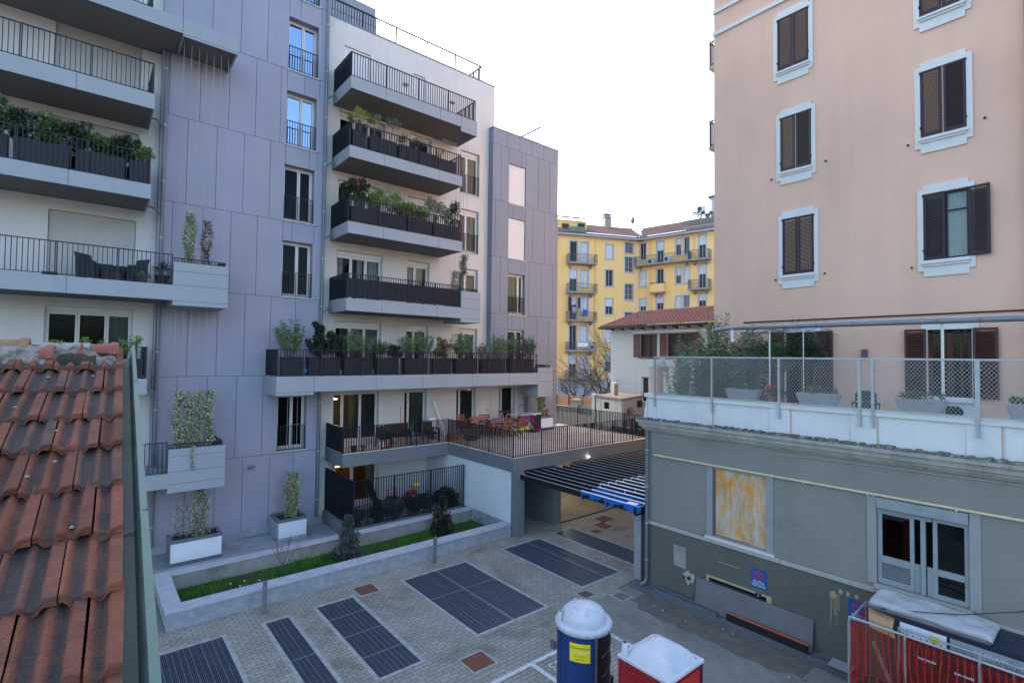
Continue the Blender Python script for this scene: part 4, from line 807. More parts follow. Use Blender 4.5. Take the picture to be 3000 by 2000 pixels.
t = thing('number_plate', 'tiny dark blue house number plate over the slot', 'plate', (GX, 6.1, .98)); q = MB(); q.box(6.03, 6.17, -.03, -.019, .965, 1.065, FG); q.build('plate', 'signblack', t); text('lettering', '2', .085, 'signwhite', t, MFG(6.1, 1.013, -.0315))
# kerb, leaning metal panels, black channel, loose rails
t = thing('kerb', 'dark grey raised kerb along the foot of the grey wall', 'kerb', (13.2, 6, 0)); q = MB(); q.box(13.02, GX+.02, -3, 9.9, 0, .15); q.build('kerb_stone', 'kerb', t, bevel=.01); q = MB(); q.box(13.2, GX-.014, -3, 9.3, .153, .2); q.build('fillet', 'kerb', t)
def lean(name, label, cat, u0, u1, z0, z1, d0, d1, th, m, edge=None):
    t = thing(name, label, cat, (GX-d0, (u0+u1)/2, z0)); q = MB(); P = FG.p
    q.hexa([P(u0, -d0-th, z0), P(u1, -d0-th, z0), P(u1, -d0, z0), P(u0, -d0, z0), P(u0, -d1-th, z1), P(u1, -d1-th, z1[0] if isinstance(z1, tuple) else z1), P(u1, -d1, z1), P(u0, -d1, z1)]); q.build('sheet', m, t)
    if edge: q = MB(); q.box(u0, u1, -d1-th-.004, -d1+.004, z1+.001, z1+.012, FG); q.build('edge', edge, t)
    return t
lean('metal_sheet', 'long flat grey metal sheet leaning on the wall under the slot', 'metal sheet', 4.8, 7.79, .19, .92, .15, .05, .012, 'metalpanel')
lean('steel_channel', 'black steel beam with orange red top edge lying before the metal sheet', 'steel beam', 4.84, 6.81, .2, .38, .26, .24, .05, 'blacksteel', 'orangeedge')
t = thing('metal_rail', 'dark grey folded metal rail lying on the kerb', 'rail', (13.15, 8, .15)); q = MB(); q.box(7.1, 9.05, -.28, -.25, .153, .24, FG); q.box(7.1, 9.05, -.25, -.18, .153, .17, FG); q.box(7.12, 9.0, -.17, -.12, .2, .27, FG); q.build('profile', 'pipe', t)
t = thing('metal_rail', 'long thin rail lying along the kerb in front of the black beam', 'rail', (13.1, 5.5, .15)); q = MB(); q.box(3.9, 7.0, -.30, -.27, .153, .19, FG); q.build('profile', 'pipe', t)
t = thing('loose_sheet', 'pale grey flat panel lying on the kerb beside the red mesh fence', 'panel', (13.1, 4.2, .2)); q = MB(); q.hexa([(12.95, 3.95, .2), (13.3, 3.95, .22), (13.3, 4.4, .22), (12.95, 4.4, .2), (12.95, 3.95, .22), (13.3, 3.95, .24), (13.3, 4.4, .24), (12.95, 4.4, .22)]); q.build('sheet', 'fascia', t)

# mesh fence on the parapet
MF = thing('mesh_fence', 'pale grey diamond mesh fence on brackets above the white parapet', 'fence', (13.3, 5, 5.5)); d = -.06
q = MB(); q.box(-3, 9.2, d-.02, d+.02, 7.035, 7.075, FG); q.box(-3, 9.2, d-.015, d+.015, 5.93, 5.96, FG); q.build('rail', 'galv', MF)
for (u, wd) in ((9.19, .035), (7.34, .04), (5.56, .045), (3.83, .06), (3.58, .055), (1.86, .075), (-.1, .06)):
    q = MB(); q.box(u-wd/2, u+wd/2, d-.025, d+.025, 5.88, 7.07, FG); q.box(u-.016, u+.016, d-.02, d+.045, 5.54, 5.88, FG)
    for z in (6.85, 6.1): q.box(u-wd*.9, u+wd*.9, d-.035, d+.03, z, z+.02, FG)
    q.build('post', 'galv', MF)
q = MB(); sp = .060; rise = 1.08; slope = 1.25; z0, z1 = 5.945, 7.045
k = -3.0-(z1-z0)/slope
while k < 9.2:
    for sg in (1, -1):
        a, b = (k, k+(z1-z0)/slope) if sg > 0 else (k+(z1-z0)/slope, k); ua, ub = a, b; za, zb2 = z0, z1
        lo_, hi_ = -3.0, 9.19
        def cl(ua, za, ub, zb2):
            if ua > hi_: t_ = (ua-hi_)/(ua-ub); return hi_, za+(zb2-za)*t_
            if ua < lo_: t_ = (lo_-ua)/(ub-ua); return lo_, za+(zb2-za)*t_
            return ua, za
        if max(ua, ub) < lo_ or min(ua, ub) > hi_: continue
        A_ = cl(ua, za, ub, zb2); B_ = cl(ub, zb2, ua, za); q.bar(FG.p(A_[0], d+.003*sg, A_[1]), FG.p(B_[0], d+.003*sg, B_[1]), .0056, .0056)
    k += sp*1.18
q.build('mesh', 'galv', MF)
# troughs of flowers, pots, chair on the terrace
def trough(u0, u1, zb_, label, flowers, seed, x=13.72):
    t = thing('flower_trough', label, 'flower trough', (x, (u0+u1)/2, zb_), 'stone troughs on the parapet'); q = MB(); P = FG.p; X0 = x-GX
    for (a, b, c, dd) in (((u0+.1, u1-.1, X0-.12, X0+.12), (u0, u1, X0-.17, X0+.17), zb_, zb_+.3),):
        q.hexa([P(a[0], a[2], c), P(a[1], a[2], c), P(a[1], a[3], c), P(a[0], a[3], c), P(b[0], b[2], dd), P(b[1], b[2], dd), P(b[1], b[3], dd), P(b[0], b[3], dd)])
    q.build('trough', 'trough', t, bevel=.03); f = MB(); bush(f, (x, (u0+u1)/2, zb_+.34), .13, (u1-u0)*.42, .07, 900, .05, .022, seed, 16, 'hedge'); f.build('foliage', 'leaf_mid', t)
    if flowers:
        r = random.Random(seed); k_ = MB()
        for i in range(flowers): yy = (u0+u1)/2+r.uniform(-.12, .12); xx = x-r.uniform(0, .12); zz = zb_+.40+r.uniform(0, .05); k_.lathe([(0, zz-.01), (.022, zz), (0, zz+.008)], 7, (xx, yy))
        k_.build('flower', 'flower_yellow', t)
    return t
trough(6.2, 7.13, 5.91, 'mottled grey trough with yellow flowers beside the pink cyclamen', 7, 1); trough(4.34, 5.3, 5.91, 'mottled grey trough with yellow flowers in front of the half hidden brown shutters', 6, 2)
trough(2.37, 3.27, 5.91, 'mottled grey trough right of the green plastic chair', 0, 3); trough(.6, 1.52, 5.91, 'mottled grey trough cut off by the right edge of the view', 0, 4)
t = thing('cyclamen', 'pink flowering cyclamen pots between the first two troughs', 'potted plant', (13.8, 5.95, 5.91)); q = MB(); q.lathe([(.07, 5.91), (.1, 6.05), (0, 6.04)], 14, (13.8, 5.95)); q.lathe([(.06, 5.91), (.09, 6.03), (0, 6.02)], 14, (13.8, 5.72)); q.build('pot', 'terracotta', t)
f = MB(); bush(f, (13.8, 5.85, 6.12), .12, .2, .08, 260, .06, .05, 5, 10, 'hedge'); f.build('foliage', 'leaf_dark', t); f = MB(); bush(f, (13.8, 5.95, 6.27), .1, .14, .06, 60, .05, .04, 6, 8, 'hedge'); f.build('flower', 'flower_pink', t)
# terrace shrubs
def shrub(name, label, c, rx, ry, rz, n, m, seed, L=.09, W=.03, z0=5.14, cat='shrub'):
    t = thing(name, label, cat, (c[0], c[1], z0)); q = MB()
    r = random.Random(seed)
    for k in range(7): a = r.uniform(0, 6.28); q.tube([(c[0]+cos(a)*.05, c[1]+sin(a)*.1, z0), (c[0]+cos(a)*rx*.4, c[1]+sin(a)*ry*.4, c[2]-rz*.2), (c[0]+cos(a)*rx*.7, c[1]+sin(a)*ry*.7, c[2]+rz*.5)], .015, 5, .006)
    q.build('stems', 'bark', t); f = MB(); bush(f, c, rx, ry, rz, n, L, W, seed, 60); f.build('foliage', m, t); return t
def oshrub(label, x, y, z0, h, spread, m, seed, stems=24, per=34, name='oleander', group=None, L=.14, W=.026):
    spread *= 1.15; stems = int(stems*1.25); per = int(per*1.6); W *= 1.35
    t = thing(name, label, 'oleander', (x, y, z0), group); f = MB(); s_ = MB(); oleander(f, s_, (x, y, z0), h, spread, stems, L, W, seed, per); s_.build('stems', 'stem', t); f.build('foliage', m, t); return t
G_ = 'oleanders behind the mesh fence'
oshrub('low oleander at the left corner of the mesh fence', 14.2, 8.75, 5.14, 2.75, .6, 'leaf_oleander', 31, 30, 40, group=G_)
oshrub('broad oleander second from the fence corner', 14.5, 8.0, 5.14, 3.0, .75, 'leaf_mid', 32, 34, 44, group=G_)
oshrub('tallest oleander reaching above the gutter end', 15.0, 8.0, 5.14, 3.6, .85, 'leaf_oleander', 33, 34, 46, group=G_)
oshrub('dense dark oleander under the gutter end', 14.9, 7.2, 5.14, 3.2, .8, 'leaf_oleander', 34, 34, 44, group=G_)
shrub('grey_shrub', 'grey leaved bushy shrub below the white rain spout', (14.6, 6.95, 6.9), .4, .55, .85, 6000, 'leaf_grey', 41, .06, .02)
shrub('creeper', 'dark green creeper hanging in front of the left brown shutter', (14.9, 6.3, 7.2), .35, .6, .55, 5000, 'leaf_mid', 42, .06, .03, cat='creeper')
shrub('creeper', 'dark green creeper covering the terrace door between its shutters', (14.9, 5.5, 7.25), .3, .6, .45, 5000, 'leaf_dark', 43, .055, .03, cat='creeper')
t = thing('green_bush', 'dark clipped bush seen through the mesh behind the first trough', 'bush', (15.2, 7.6, 5.14)); f = MB(); bush(f, (15.2, 7.7, 6.1), .5, 1.0, .9, 7000, .07, .03, 44, 60, 'hedge'); f.build('foliage', 'leaf_dark', t)
t = thing('vine', 'tangled bare vine along the pipe above the creepers', 'vine', (14.5, 6.5, 7.8)); q = MB(); r = random.Random(31)
for k in range(20): p = Vector((14.45+r.uniform(-.2, .2), 7.0-k*.09, 7.75)); twigs(q, p, Vector((r.uniform(-.3, .3), -1, r.uniform(-.3, .3))).normalized(), .35, .008, 2, r, .7, 0)
q.build('branches', 'bark', t)
# gutter pipe on the terrace frame
t = thing('gutter', 'sloping grey gutter pipe running high across the terrace', 'gutter', (14.2, 4, 7.8)); q = MB(); q.tube([(14.2, 7.75, 7.86), (14.2, 7.15, 7.9), (14.2, 4.3, 7.89), (14.2, 1.3, 7.88), (14.2, -2, 7.87)], .055, 12); q.build('channel', 'pipe', t)
q = MB()
for y in (6.6, 6.0, 5.8, 5.0, 4.2, 3.3, 2.6, 1.9): q.lathe([(.056, 0), (.064, 0), (.064, .03), (.056, .03)], 12); 
q = MB(); 
for y in (6.6, 6.0, 5.8, 5.0, 4.2, 3.3, 2.6, 1.9): MB().tube([(14.2, y, 7.89), (14.2, y+.035, 7.89)], .063, 12).build('bracket', 'fascia_dark', t)
q = MB(); q.tube([(14.2, 7.22, 7.86), (14.2, 7.22, 7.6), (14.15, 7.18, 7.5)], .045, 10); q.build('spout', 'trim', t)
q = MB()
for (z, x) in ((8.02, 15.3), (8.06, 15.8), (7.98, 14.8)): q.tube([(x, 7.2, z), (x, 4, z+.02), (x, -2, z)], .012, 5)
q.build('awning_wires', 'galv', t)
q = MB()
for y in (2.55, -1.0): q.tube([(14.25, y, 5.14), (14.25, y, 7.83)], .028, 8)
q.build('pole', 'trim', t)
q = MB(); q.tube([(14.25, 6.2, 5.14), (14.25, 6.2, 7.83)], .022, 8); q.tube([(14.25, 5.35, 5.14), (14.25, 5.35, 7.83)], .012, 6); q.build('pole', 'trim', t)
# monobloc chair (twice)
def plastic_chair(label, x, y, z, rz):
    t = thing('plastic_chair', label, 'chair', (0, 0, 0), 'green plastic chairs'); q = MB(); q.box(-.24, .24, -.22, .22, .40, .43); q.build('seat', 'greenplastic', t, bevel=.01); q = MB(); n = 10
    for i in range(n): a, b = [-.22+.44*(i+k)/n for k in (0, 1)]; za, zb_ = [.92-.5*(v/.22)**4*.16 for v in (a, b)]; q.hexa([(a, .2, .43), (b, .2, .43), (b, .23, .43), (a, .23, .43), (a, .3, za), (b, .3, zb_), (b, .33, zb_), (a, .33, za)])
    q.build('backrest', 'greenplastic', t)
    for sx in (-1, 1):
        for sy in (-1, 1): q = MB(); q.hexa([(sx*.25-.025, sy*.23-.025, 0), (sx*.25+.025, sy*.23-.025, 0), (sx*.25+.025, sy*.23+.025, 0), (sx*.25-.025, sy*.23+.025, 0), (sx*.22-.02, sy*.2-.02, .4), (sx*.22+.02, sy*.2-.02, .4), (sx*.22+.02, sy*.2+.02, .4), (sx*.22-.02, sy*.2+.02, .4)]); q.build('leg', 'greenplastic', t)
        q = MB(); q.tube([(sx*.25, -.2, .4), (sx*.27, -.22, .62), (sx*.27, .15, .64), (sx*.22, .25, .6)], .018, 6); q.build('armrest', 'greenplastic', t)
    t.location = (x, y, z); t.rotation_euler = (0, 0, rz); return t
plastic_chair('dark green plastic chair with rounded back between two troughs', 14.5, 4.05, 5.14+.22, radians(-75))
plastic_chair('dark green plastic chair mostly hidden behind the third trough', 14.6, 2.6, 5.14, radians(120))

# ============================================================ pink building
PB = thing('pink_building', 'tall pink rendered apartment house with white framed shuttered windows', 'building', (20, 3, 0)); PX = 16.5; FK = Fr(PX, 0, 0, 1, 1, 0)
q = MB(); wall(q, FK, -4, 9.03, 5.0, 24, [(5.87, 6.71, 5.2, 7.85), (2.4, 3.25, 6.14, 7.82), (2.42, 3.3, 9.6, 11.3)], .18); q.quad((PX, 9.03, 0), (PX, 9.03, 24), (30, 9.03, 24), (30, 9.03, 0)); q.build('wall', 'pink', PB)
q = MB(); q.box(-4, 9.05, -.05, -.002, 18.24, 18.36, FK); q.box(-4, 9.05, -.05, -.002, 19.02, 19.14, FK); q.build('string_course', 'trim', PB)
q = MB(); q.tube([(PX-.1, 1.3, 5), (PX-.1, 1.3, 24)], .1, 10); q.build('downpipe', 'toilet_trim', PB)
q = MB(); q.box(4.55, 4.68, -.09, -.002, 7.12, 7.33, FK); q.build('junction_box', 'toilet_trim', PB)
q = MB(); q.box(-4, 8.0, -.04, -.002, 8.2, 8.235, FK); q.build('flashing', 'blacksteel', PB)
def shutter_leaf(F, u0, u1, z0, z1, d0, d1, m, parent, name='shutter'):
    q = MB(); f = .055; q.box(u0, u0+f, d0, d1, z0, z1, F); q.box(u1-f, u1, d0, d1, z0, z1, F); q.box(u0+f, u1-f, d0, d1, z1-f, z1, F); q.box(u0+f, u1-f, d0, d1, z0, z0+.09, F)
    z = z0+.1; dm = (d0+d1)/2
    while z < z1-f-.03: q.hexa([F.p(u0+f, d0+.002, z), F.p(u1-f, d0+.002, z), F.p(u1-f, d0+.010, z), F.p(u0+f, d0+.010, z), F.p(u0+f, d1-.010, z+.035), F.p(u1-f, d1-.010, z+.035), F.p(u1-f, d1-.002, z+.035), F.p(u0+f, d1-.002, z+.035)]); z += .04
    return q.build(name, m, parent)
def pinkwin(u0, u1, z0, z1, m='louvre', openr=False, ajar=0):
    """u0<u1; in the photo larger y is further left"""
    F = FK; q = MB(); D = (-.035, -.002); a = .12; s_ = .115
    # stepped surround
    q.box(u0-a, u0-.004, *D, z0-.28, z1+.13, F); q.box(u1+.004, u1+a, *D, z0-.28, z1+.13, F); q.box(u0-.004, u1+.004, *D, z1+.01, z1+.24, F); q.box(u0-.004, u1+.004, *D, z0-.42, z0-.005, F)
    w_ = q.build('window', 'trim', PB)
    q = MB(); q.box(u0-.03, u1+.03, -.10, -.036, z0-.10, z0-.04, F); q.box(u0+.0, u1-.0, -.07, -.036, z0-.16, z0-.104, F); q.build('sill', 'trim', w_)
    mid = (u0+u1)/2
    if openr:
        shutter_leaf(F, mid+.01, u1-.01, z0, z1, -.02, .015, m, w_)
        L_ = Fr(PX-.06, u0+.0, -sin(radians(68)), -cos(radians(68)), -cos(radians(68)), sin(radians(68)))  # swung outward
        L_ = Fr(PX-.05, u0, -.13, -.9915, .9915, -.13); shutter_leaf(L_, 0.0, .40, z0, z1, 0, .035, m, w_)
        q = MB(); q.box(u0, mid+.01, .05, .1, z0, z0+.05, F); q.box(u0, mid+.01, .05, .1, z1-.05, z1, F); q.box(u0, u0+.04, .05, .1, z0+.05, z1-.05, F); q.box(mid-.03, mid+.04, .05, .1, z0+.05, z1-.05, F); q.box(u0+.04, mid-.03, .05, .1, z1-.5, z1-.47, F); q.build('sash', 'louvre', w_)
        q = MB(); q.quad(F.p(u0, .08, z0), F.p(mid, .08, z0), F.p(mid, .08, z1), F.p(u0, .08, z1)); q.build('pane', 'glass', w_); curtain(F, u0, u1, z0, z1, .12, 'curtain_white', w_, .006)
        interior(F, u0, u1, z0, z1, .13, .8, 'darkroom', w_)
    else:
        k = .015+ajar; L1 = Fr(PX, 0, 0, 1, 1, 0)
        shutter_leaf(F, u0+.005, mid-.008-ajar*.3, z0, z1, -.02-ajar*.6, .015-ajar*.6, m, w_); shutter_leaf(F, mid+.008+ajar*.3, u1-.005, z0, z1, -.02, .015, m, w_)
        q = MB(); q.box(u0+.004, u1-.004, .018, .03, z0+.003, z1, F); q.build('backing', 'darkroom', w_)
    for u in (u0, u1):
        for z in (z0+.25, z1-.03): MB().box(u-.015, u+.015, -.05, -.02, z-.03, z+.03, F).build('hinge', 'blacksteel', w_)
pinkwin(6.0, 6.9, 16.08, 17.72); pinkwin(5.94, 6.82, 12.87, 14.55, 'louvre_green', ajar=.05); pinkwin(5.88, 6.77, 9.63, 11.36)
pinkwin(2.43, 3.33, 16.0, 17.7); pinkwin(2.43, 3.33, 12.8, 14.52, 'louvre', ajar=.04); pinkwin(2.42, 3.3, 9.6, 11.3, openr=True)
# terrace openings with opened brown shutters
for (u0, u1, z0, z1) in ((5.87, 6.71, 5.2, 7.85), (2.4, 3.25, 6.14, 7.82)):
    q = MB(); q.box(u0-.14, u1+.13, -.03, -.002, z1+.003, z1+.14, FK); q.box(u0-.05, u0-.004, -.03, -.002, z0, z1, FK); q.box(u1+.004, u1+.05, -.03, -.002, z0, z1, FK)
    if z0 > 6: q.box(u0-.03, u1+.03, -.12, -.031, z0-.12, z0-.03, FK); q.box(u0-.05, u1+.05, -.03, -.002, 5.2, z0-.004, FK)
    w_ = q.build('window', 'trim', PB); shutter_leaf(FK, u1+.02, u1+.46, z0, z1+.02, -.09, -.045, 'louvre_brown', w_); shutter_leaf(FK, u0-.48, u0-.03, z0, z1+.02, -.09, -.045, 'louvre_brown', w_)
    q = MB(); 
    for a, b in ((u0, u0+.08), (u1-.08, u1), ((u0+u1)/2-.06, (u0+u1)/2+.06), (u0+.18, u0+.23)): q.box(a, b, .08, .12, z0, z1, FK)
    q.box(u0, u1, .08, .12, z1-.07, z1, FK); q.build('sash', 'louvre_brown', w_)
    q = MB(); k = u0-1.8
    while k < u1:
        for sg in (1, -1):
            for j in range(8): 
                a0 = k+j*.1 if sg > 0 else k+.8-j*.1
        k += .13
    n = 9
    for i in range(-16, 9):
        for sg in (1, -1):
            pts = []
            ua = u0+i*.12 if sg > 0 else u1-i*.12; tz0, tz1 = z0, z1; ub = ua+sg*(z1-z0)*.9; 
            for f_ in range(41):
                t_ = f_/40; uu = ua+(ub-ua)*t_; zz = z0+(z1-z0)*t_
                if u0 <= uu <= u1: pts.append((uu, zz))
            if len(pts) > 1: q.bar(FK.p(pts[0][0], .05+.004*sg, pts[0][1]), FK.p(pts[-1][0], .05+.004*sg, pts[-1][1]), .008, .006)
    q.build('grille', 'railtop' if False else 'louvre_brown', w_); q = MB(); q.quad(FK.p(u0, .1, z0), FK.p(u1, .1, z0), FK.p(u1, .1, z1), FK.p(u0, .1, z1)); q.build('pane', 'glass', w_); interior(FK, u0, u1, z0, z1, .125, .8, 'darkroom', w_)
# small balconies on the far side of the pink building, with clothes lines
for (z, zt) in ((17.8, 18.7), (14.8, 15.75)):
    q = MB(); q.box(17.35, 18.2, 9.03, 9.70, z-.12, z); b = q.build('balcony', 'ybalc', PB); q = MB(); railing(q, [(17.37, 9.05), (17.37, 9.68), (18.18, 9.68), (18.18, 9.05)], z, zt, .1); q.tube([(17.37, 9.65, zt-.1), (17.3, 10.4, zt-.35)], .012, 4); q.build('railing', 'rail', b)
q = MB()
for (u, z) in ((6.98, 9.5), (5.6, 9.55), (5.55, 12.85), (7.1, 12.7), (3.6, 12.7), (2.1, 12.9), (3.55, 9.45)): q.box(u-.02, u+.02, -.05, -.002, z-.02, z+.02, FK)
q.build('shutter_catch', 'blacksteel', PB)

# ============================================================ portable toilets
t = thing('portable_toilet', 'round blue portable toilet with white domed roof and dark door', 'portable toilet', (7.2, 6.5, 0)); cx, cy = 7.2, 6.5
da0, da1 = radians(-112), radians(-22)
q = MB(); q.lathe([(.49, .05), (.49, 2.1)], 48, (cx, cy), da1, da0+2*pi); q.build('body', 'toilet_blue', t, smooth=True)
q = MB(); q.lathe([(.485, .05), (.485, 2.1)], 20, (cx, cy), da0, da1); dr = q.build('door', 'toilet_door', t, smooth=True)
q = MB()
for k in range(5):
    z0 = .35+k*.34; pts = [(cx+.49*cos(a), cy+.49*sin(a), z0+.30*((a-da0)/(da1-da0))**1.8) for a in [da0+.25+(da1-da0-.45)*i/12 for i in range(13)]]; q.tube(pts, .012, 6)
q.build('door_rib', 'toilet_trim', dr); q = MB(); q.box(cx+.43, cx+.5, cy-.3, cy-.24, .98, 1.1); q.build('latch', 'blacksteel', dr)
q = MB(); q.lathe([(0, .0), (.52, .0), (.52, .06), (.49, .07)], 40, (cx, cy)); q.build('base', 'toilet_trim', t)
for a in (da0, da1): q = MB(); q.box(-.02, .02, -.012, .03, .06, 2.12); q.xf(Matrix.Translation((cx+.49*cos(a), cy+.49*sin(a), 0)) @ Matrix.Rotation(a-pi/2, 4, 'Z')); q.build('door_post', 'toilet_trim', t)
q = MB(); q.lathe([(.495, 2.08), (.52, 2.09), (.525, 2.16), (.50, 2.19), (.43, 2.195), (.41, 2.2)], 48, (cx, cy)); q.build('rim', 'toilet_roof', t, smooth=True)
q = MB(); prof = [(.415, 2.195), (.41, 2.26), (.39, 2.32), (.35, 2.375), (.27, 2.415), (.15, 2.435), (.001, 2.44)]
q.lathe(prof, 60, (cx, cy)); nseg = 60
for i, v in enumerate(q.v):
    k = i % nseg; j = i//nseg; a = 2*pi*k/nseg; lob = .5+.5*cos(5*a); 
    if 1 <= j <= 5: f_ = 1-.02*(1-lob)*(j/5); q.v[i] = (cx+(v[0]-cx)*f_, cy+(v[1]-cy)*f_, v[2])
q.build('dome', 'toilet_roof', t, smooth=True)
q = MB()
for k in range(5):
    ac = 2*pi*k/5+pi/5; pts = []
    for i in range(15):
        s_ = -1+2*i/14; a = ac+s_*.42; rr = .405-.25*(1-s_*s_)**.8; zz = next(z1+(z0-z1)*(rr-r1)/(r0-r1) for (r0, z0), (r1, z1) in zip(prof, prof[1:]) if r1 <= rr <= r0+.001); pts.append((cx+rr*cos(a), cy+rr*sin(a), zz+.003))
    q.tube(pts, .008, 5)
q.build('dome_rib', 'toilet_roof', t, smooth=True)
for a, x in ((radians(150), .45), (radians(62), .47)): q = MB(); q.lathe([(.045, 2.19), (.035, 2.36), (.028, 2.36)], 14, (cx+x*cos(a), cy+x*sin(a))); q.build('vent_pipe', 'toilet_roof', t, smooth=True); q = MB(); q.lathe([(0, 2.352), (.03, 2.353)], 12, (cx+x*cos(a), cy+x*sin(a))); q.build('vent_hole', 'pit', t)
for i in range(22):
    a = 2*pi*i/22; q = MB(); q.tube([(cx+.52*cos(a), cy+.52*sin(a), 2.125), (cx+.532*cos(a), cy+.532*sin(a), 2.125)], .008, 6); q.build('rivet', 'toilet_trim', t)
for z in (.4, 1.1, 1.8): q = MB(); a = da1+.03; q.tube([(cx+.505*cos(a), cy+.505*sin(a), z), (cx+.505*cos(a), cy+.505*sin(a), z+.14)], .02, 8); q.build('hinge', 'blacksteel', dr)
for ang in (radians(165), radians(245)):
    q = MB(); q.tube([(cx+.492*cos(ang), cy+.492*sin(ang), .08), (cx+.492*cos(ang), cy+.492*sin(ang), 2.08)], .008, 6); q.build('seam', 'toilet_blue', t)
for z in (2.0, 2.03): 
    for k in range(6): a = radians(150)+k*.07; q = MB(); q.tube([(cx+.491*cos(a), cy+.491*sin(a), z), (cx+.491*cos(a+.04), cy+.491*sin(a+.04), z)], .005, 5); q.build('vent_slot', 'pit', t)
# curved yellow notice
a0, a1 = radians(193), radians(236); q = MB(); n = 12
for i in range(n): a, b = a0+(a1-a0)*i/n, a0+(a1-a0)*(i+1)/n; q.quad(*[(cx+.497*cos(t_), cy+.497*sin(t_), z) for t_, z in ((a, 1.66), (b, 1.66), (b, 1.98), (a, 1.98))])
q.build('notice', 'signyellow', t)
def curved_text(body, size, zc, m, ac, name='lettering'):
    o = text(name, body, size, m, t, Matrix.Identity(4), 0)
    for v in o.data.vertices: wv = v.co+t.location; s_, zz = wv.x, wv.y; a = ac+s_/.5; v.co = Vector((cx+.500*cos(a), cy+.500*sin(a), zc+zz))-t.location
curved_text('ESSTAMUZINA', .052, 1.90, 'signblack', (a0+a1)/2); curved_text('NOLEGGIO WC', .036, 1.83, 'signwhite', (a0+a1)/2); curved_text('Tel. 02 4300 126', .03, 1.765, 'junk_green', (a0+a1)/2); curved_text('pulizia mobile', .028, 1.71, 'junk_green', (a0+a1)/2)
q = MB(); q.box(cx-.56, cx-.5, cy+.20, cy+.30, 1.72, 1.86); q.build('side_handle', 'toilet_trim', t)

t = thing('portable_toilet', 'square red portable toilet with pale pyramid shaped roof', 'portable toilet', (7.26, 4.9, 0)); x0, x1, y0, y1 = 6.79, 7.74, 4.43, 5.36
q = MB(); q.box(x0+.02, x1-.02, y0+.02, y1-.02, .1, 2.14); q.build('body', 'toilet_red', t)
q = MB(); z = .3
while z < 2.1: q.tube([(x0+.02, y0+.2+.02*sin(z*9), z), (x0+.008, (y0+y1)/2, z+.02), (x0+.02, y1-.12, z)], .012, 5); z += .075
q.build('side_rib', 'toilet_red', t)
q = MB(); q.box(x0+.08, x1-.12, y0-.0, y0+.018, .15, 2.08); q.build('door', 'toilet_red2', t); 
for (x, y) in ((x0+.01, y0+.01), (x1-.03, y0+.01), (x0+.01, y1-.03), (x1-.03, y1-.03)): q = MB(); q.box(x, x+.05, y, y+.05, .05, 2.14); q.build('corner_post', 'toilet_door' if x > 7.2 else 'toilet_red', t)
q = MB(); q.box(x0-.02, x1+.02, y0-.02, y1+.02, 0, .1); q.build('base', 'toilet_trim', t, bevel=.02)
q = MB(); q.box(x0-.02, x1+.02, y0-.02, y1+.02, 2.142, 2.2); q.build('roof_rim', 'toilet_roof', t, bevel=.012)
q = MB(); n = 20; 
def hz(i, j): u, v = 2*i/n-1, 2*j/n-1; m_ = max(abs(u), abs(v)); e_ = (1-m_**5); rp = 1-m_; return 2.2+.11*e_+.20*rp-.012*(abs(abs(u)-abs(v)) < .1)*(m_ < .95)
for i in range(n+1):
    for j in range(n+1): q.v.append((x0+.06+(x1-x0-.12)*i/n, y0+.06+(y1-y0-.12)*j/n, hz(i, j)))
for i in range(n):
    for j in range(n): k = i*(n+1)+j; q.f.append((k, k+n+1, k+n+2, k+1))
q.build('dome', 'toilet_roof', t, smooth=True); q = MB(); q.lathe([(.055, 2.19), (.045, 2.40), (.036, 2.40)], 14, (x0+.06, y1-.07)); q.build('vent_pipe', 'toilet_roof', t, smooth=True); q = MB(); q.lathe([(0, 2.385), (.04, 2.386)], 12, (x0+.06, y1-.07)); q.build('vent_hole', 'pit', t)

# ============================================================ beam canopy with plastic sleeves
t = thing('beam_canopy', 'open canopy of dark parallel beams between terrace and grey building', 'canopy', (17, 12.5, 0)); bx = [13.12+.42*k for k in range(21)]
YR = 9.75
for k, x in enumerate(bx):
    q = MB(); q.box(x, x+.09, YR, 15.37, 2.24, 2.44); b = q.build('beam', 'beam', t); q = MB(); q.box(x-.004, x+.03, YR, 15.37, 2.443, 2.455); q.build('top_flange', 'beamtop', b)
    if k < 3:
        y1 = (12.0, 11.9, 12.0)[k]; q = MB()
        for i in range(24): ya = YR-.05+(y1-YR+.05)*i/24; yb = YR-.05+(y1-YR+.05)*(i+1)/24; sg = .05*sin(i*.8)+.03*sin(i*2.1+k); q.box(x-.012, x+.102, ya, yb, 2.33-sg, 2.43)
        for yy in (y1-.05, y1-1.1): q.box(x-.014, x+.10, yy, yy+.05, 2.16, 2.4)
        q.build('sleeve', 'tape_blue', b); q = MB(); q.box(x-.014, x+.05, YR-.05, y1, 2.456, 2.475); q.build('sleeve_tape', 'tape_white', b)
    elif k < 14: 
        y1 = 12.3-.02*k; q = MB(); q.box(x-.012, x+.06, YR, y1, 2.456, 2.475); 
        for yy in (y1, y1-1.1-.1*(k % 3), y1-2.0): q.box(x-.013, x+.02, yy-.03, yy, 2.24, 2.455)
        q.build('sleeve_tape', 'tape_white', b)
q = MB(); q.box(13.02, 21.6, YR-.12, YR-.003, 2.2, 2.44); q.build('edge_beam', 'beam', t)
q = MB(); q.box(13.03, 13.2, YR-.15, YR+.25, 2.28, 2.46); q.build('corner_sleeve', 'tape_blue', t); q = MB(); q.box(13.0, 13.24, YR-.05, YR+.3, 2.5, 2.52); q.build('corner_tape', 'tape_white', t)
q = MB(); q.box(13.55, 13.8, 9.86, 10.12, 0, 2.2); q.build('post', 'fascia', t)
for x in (13.0, 15.25): q = MB(); q.box(x, x+.2, 15.22, 15.37, 2.2, 2.495); q.build('bracket', 'galv', t)
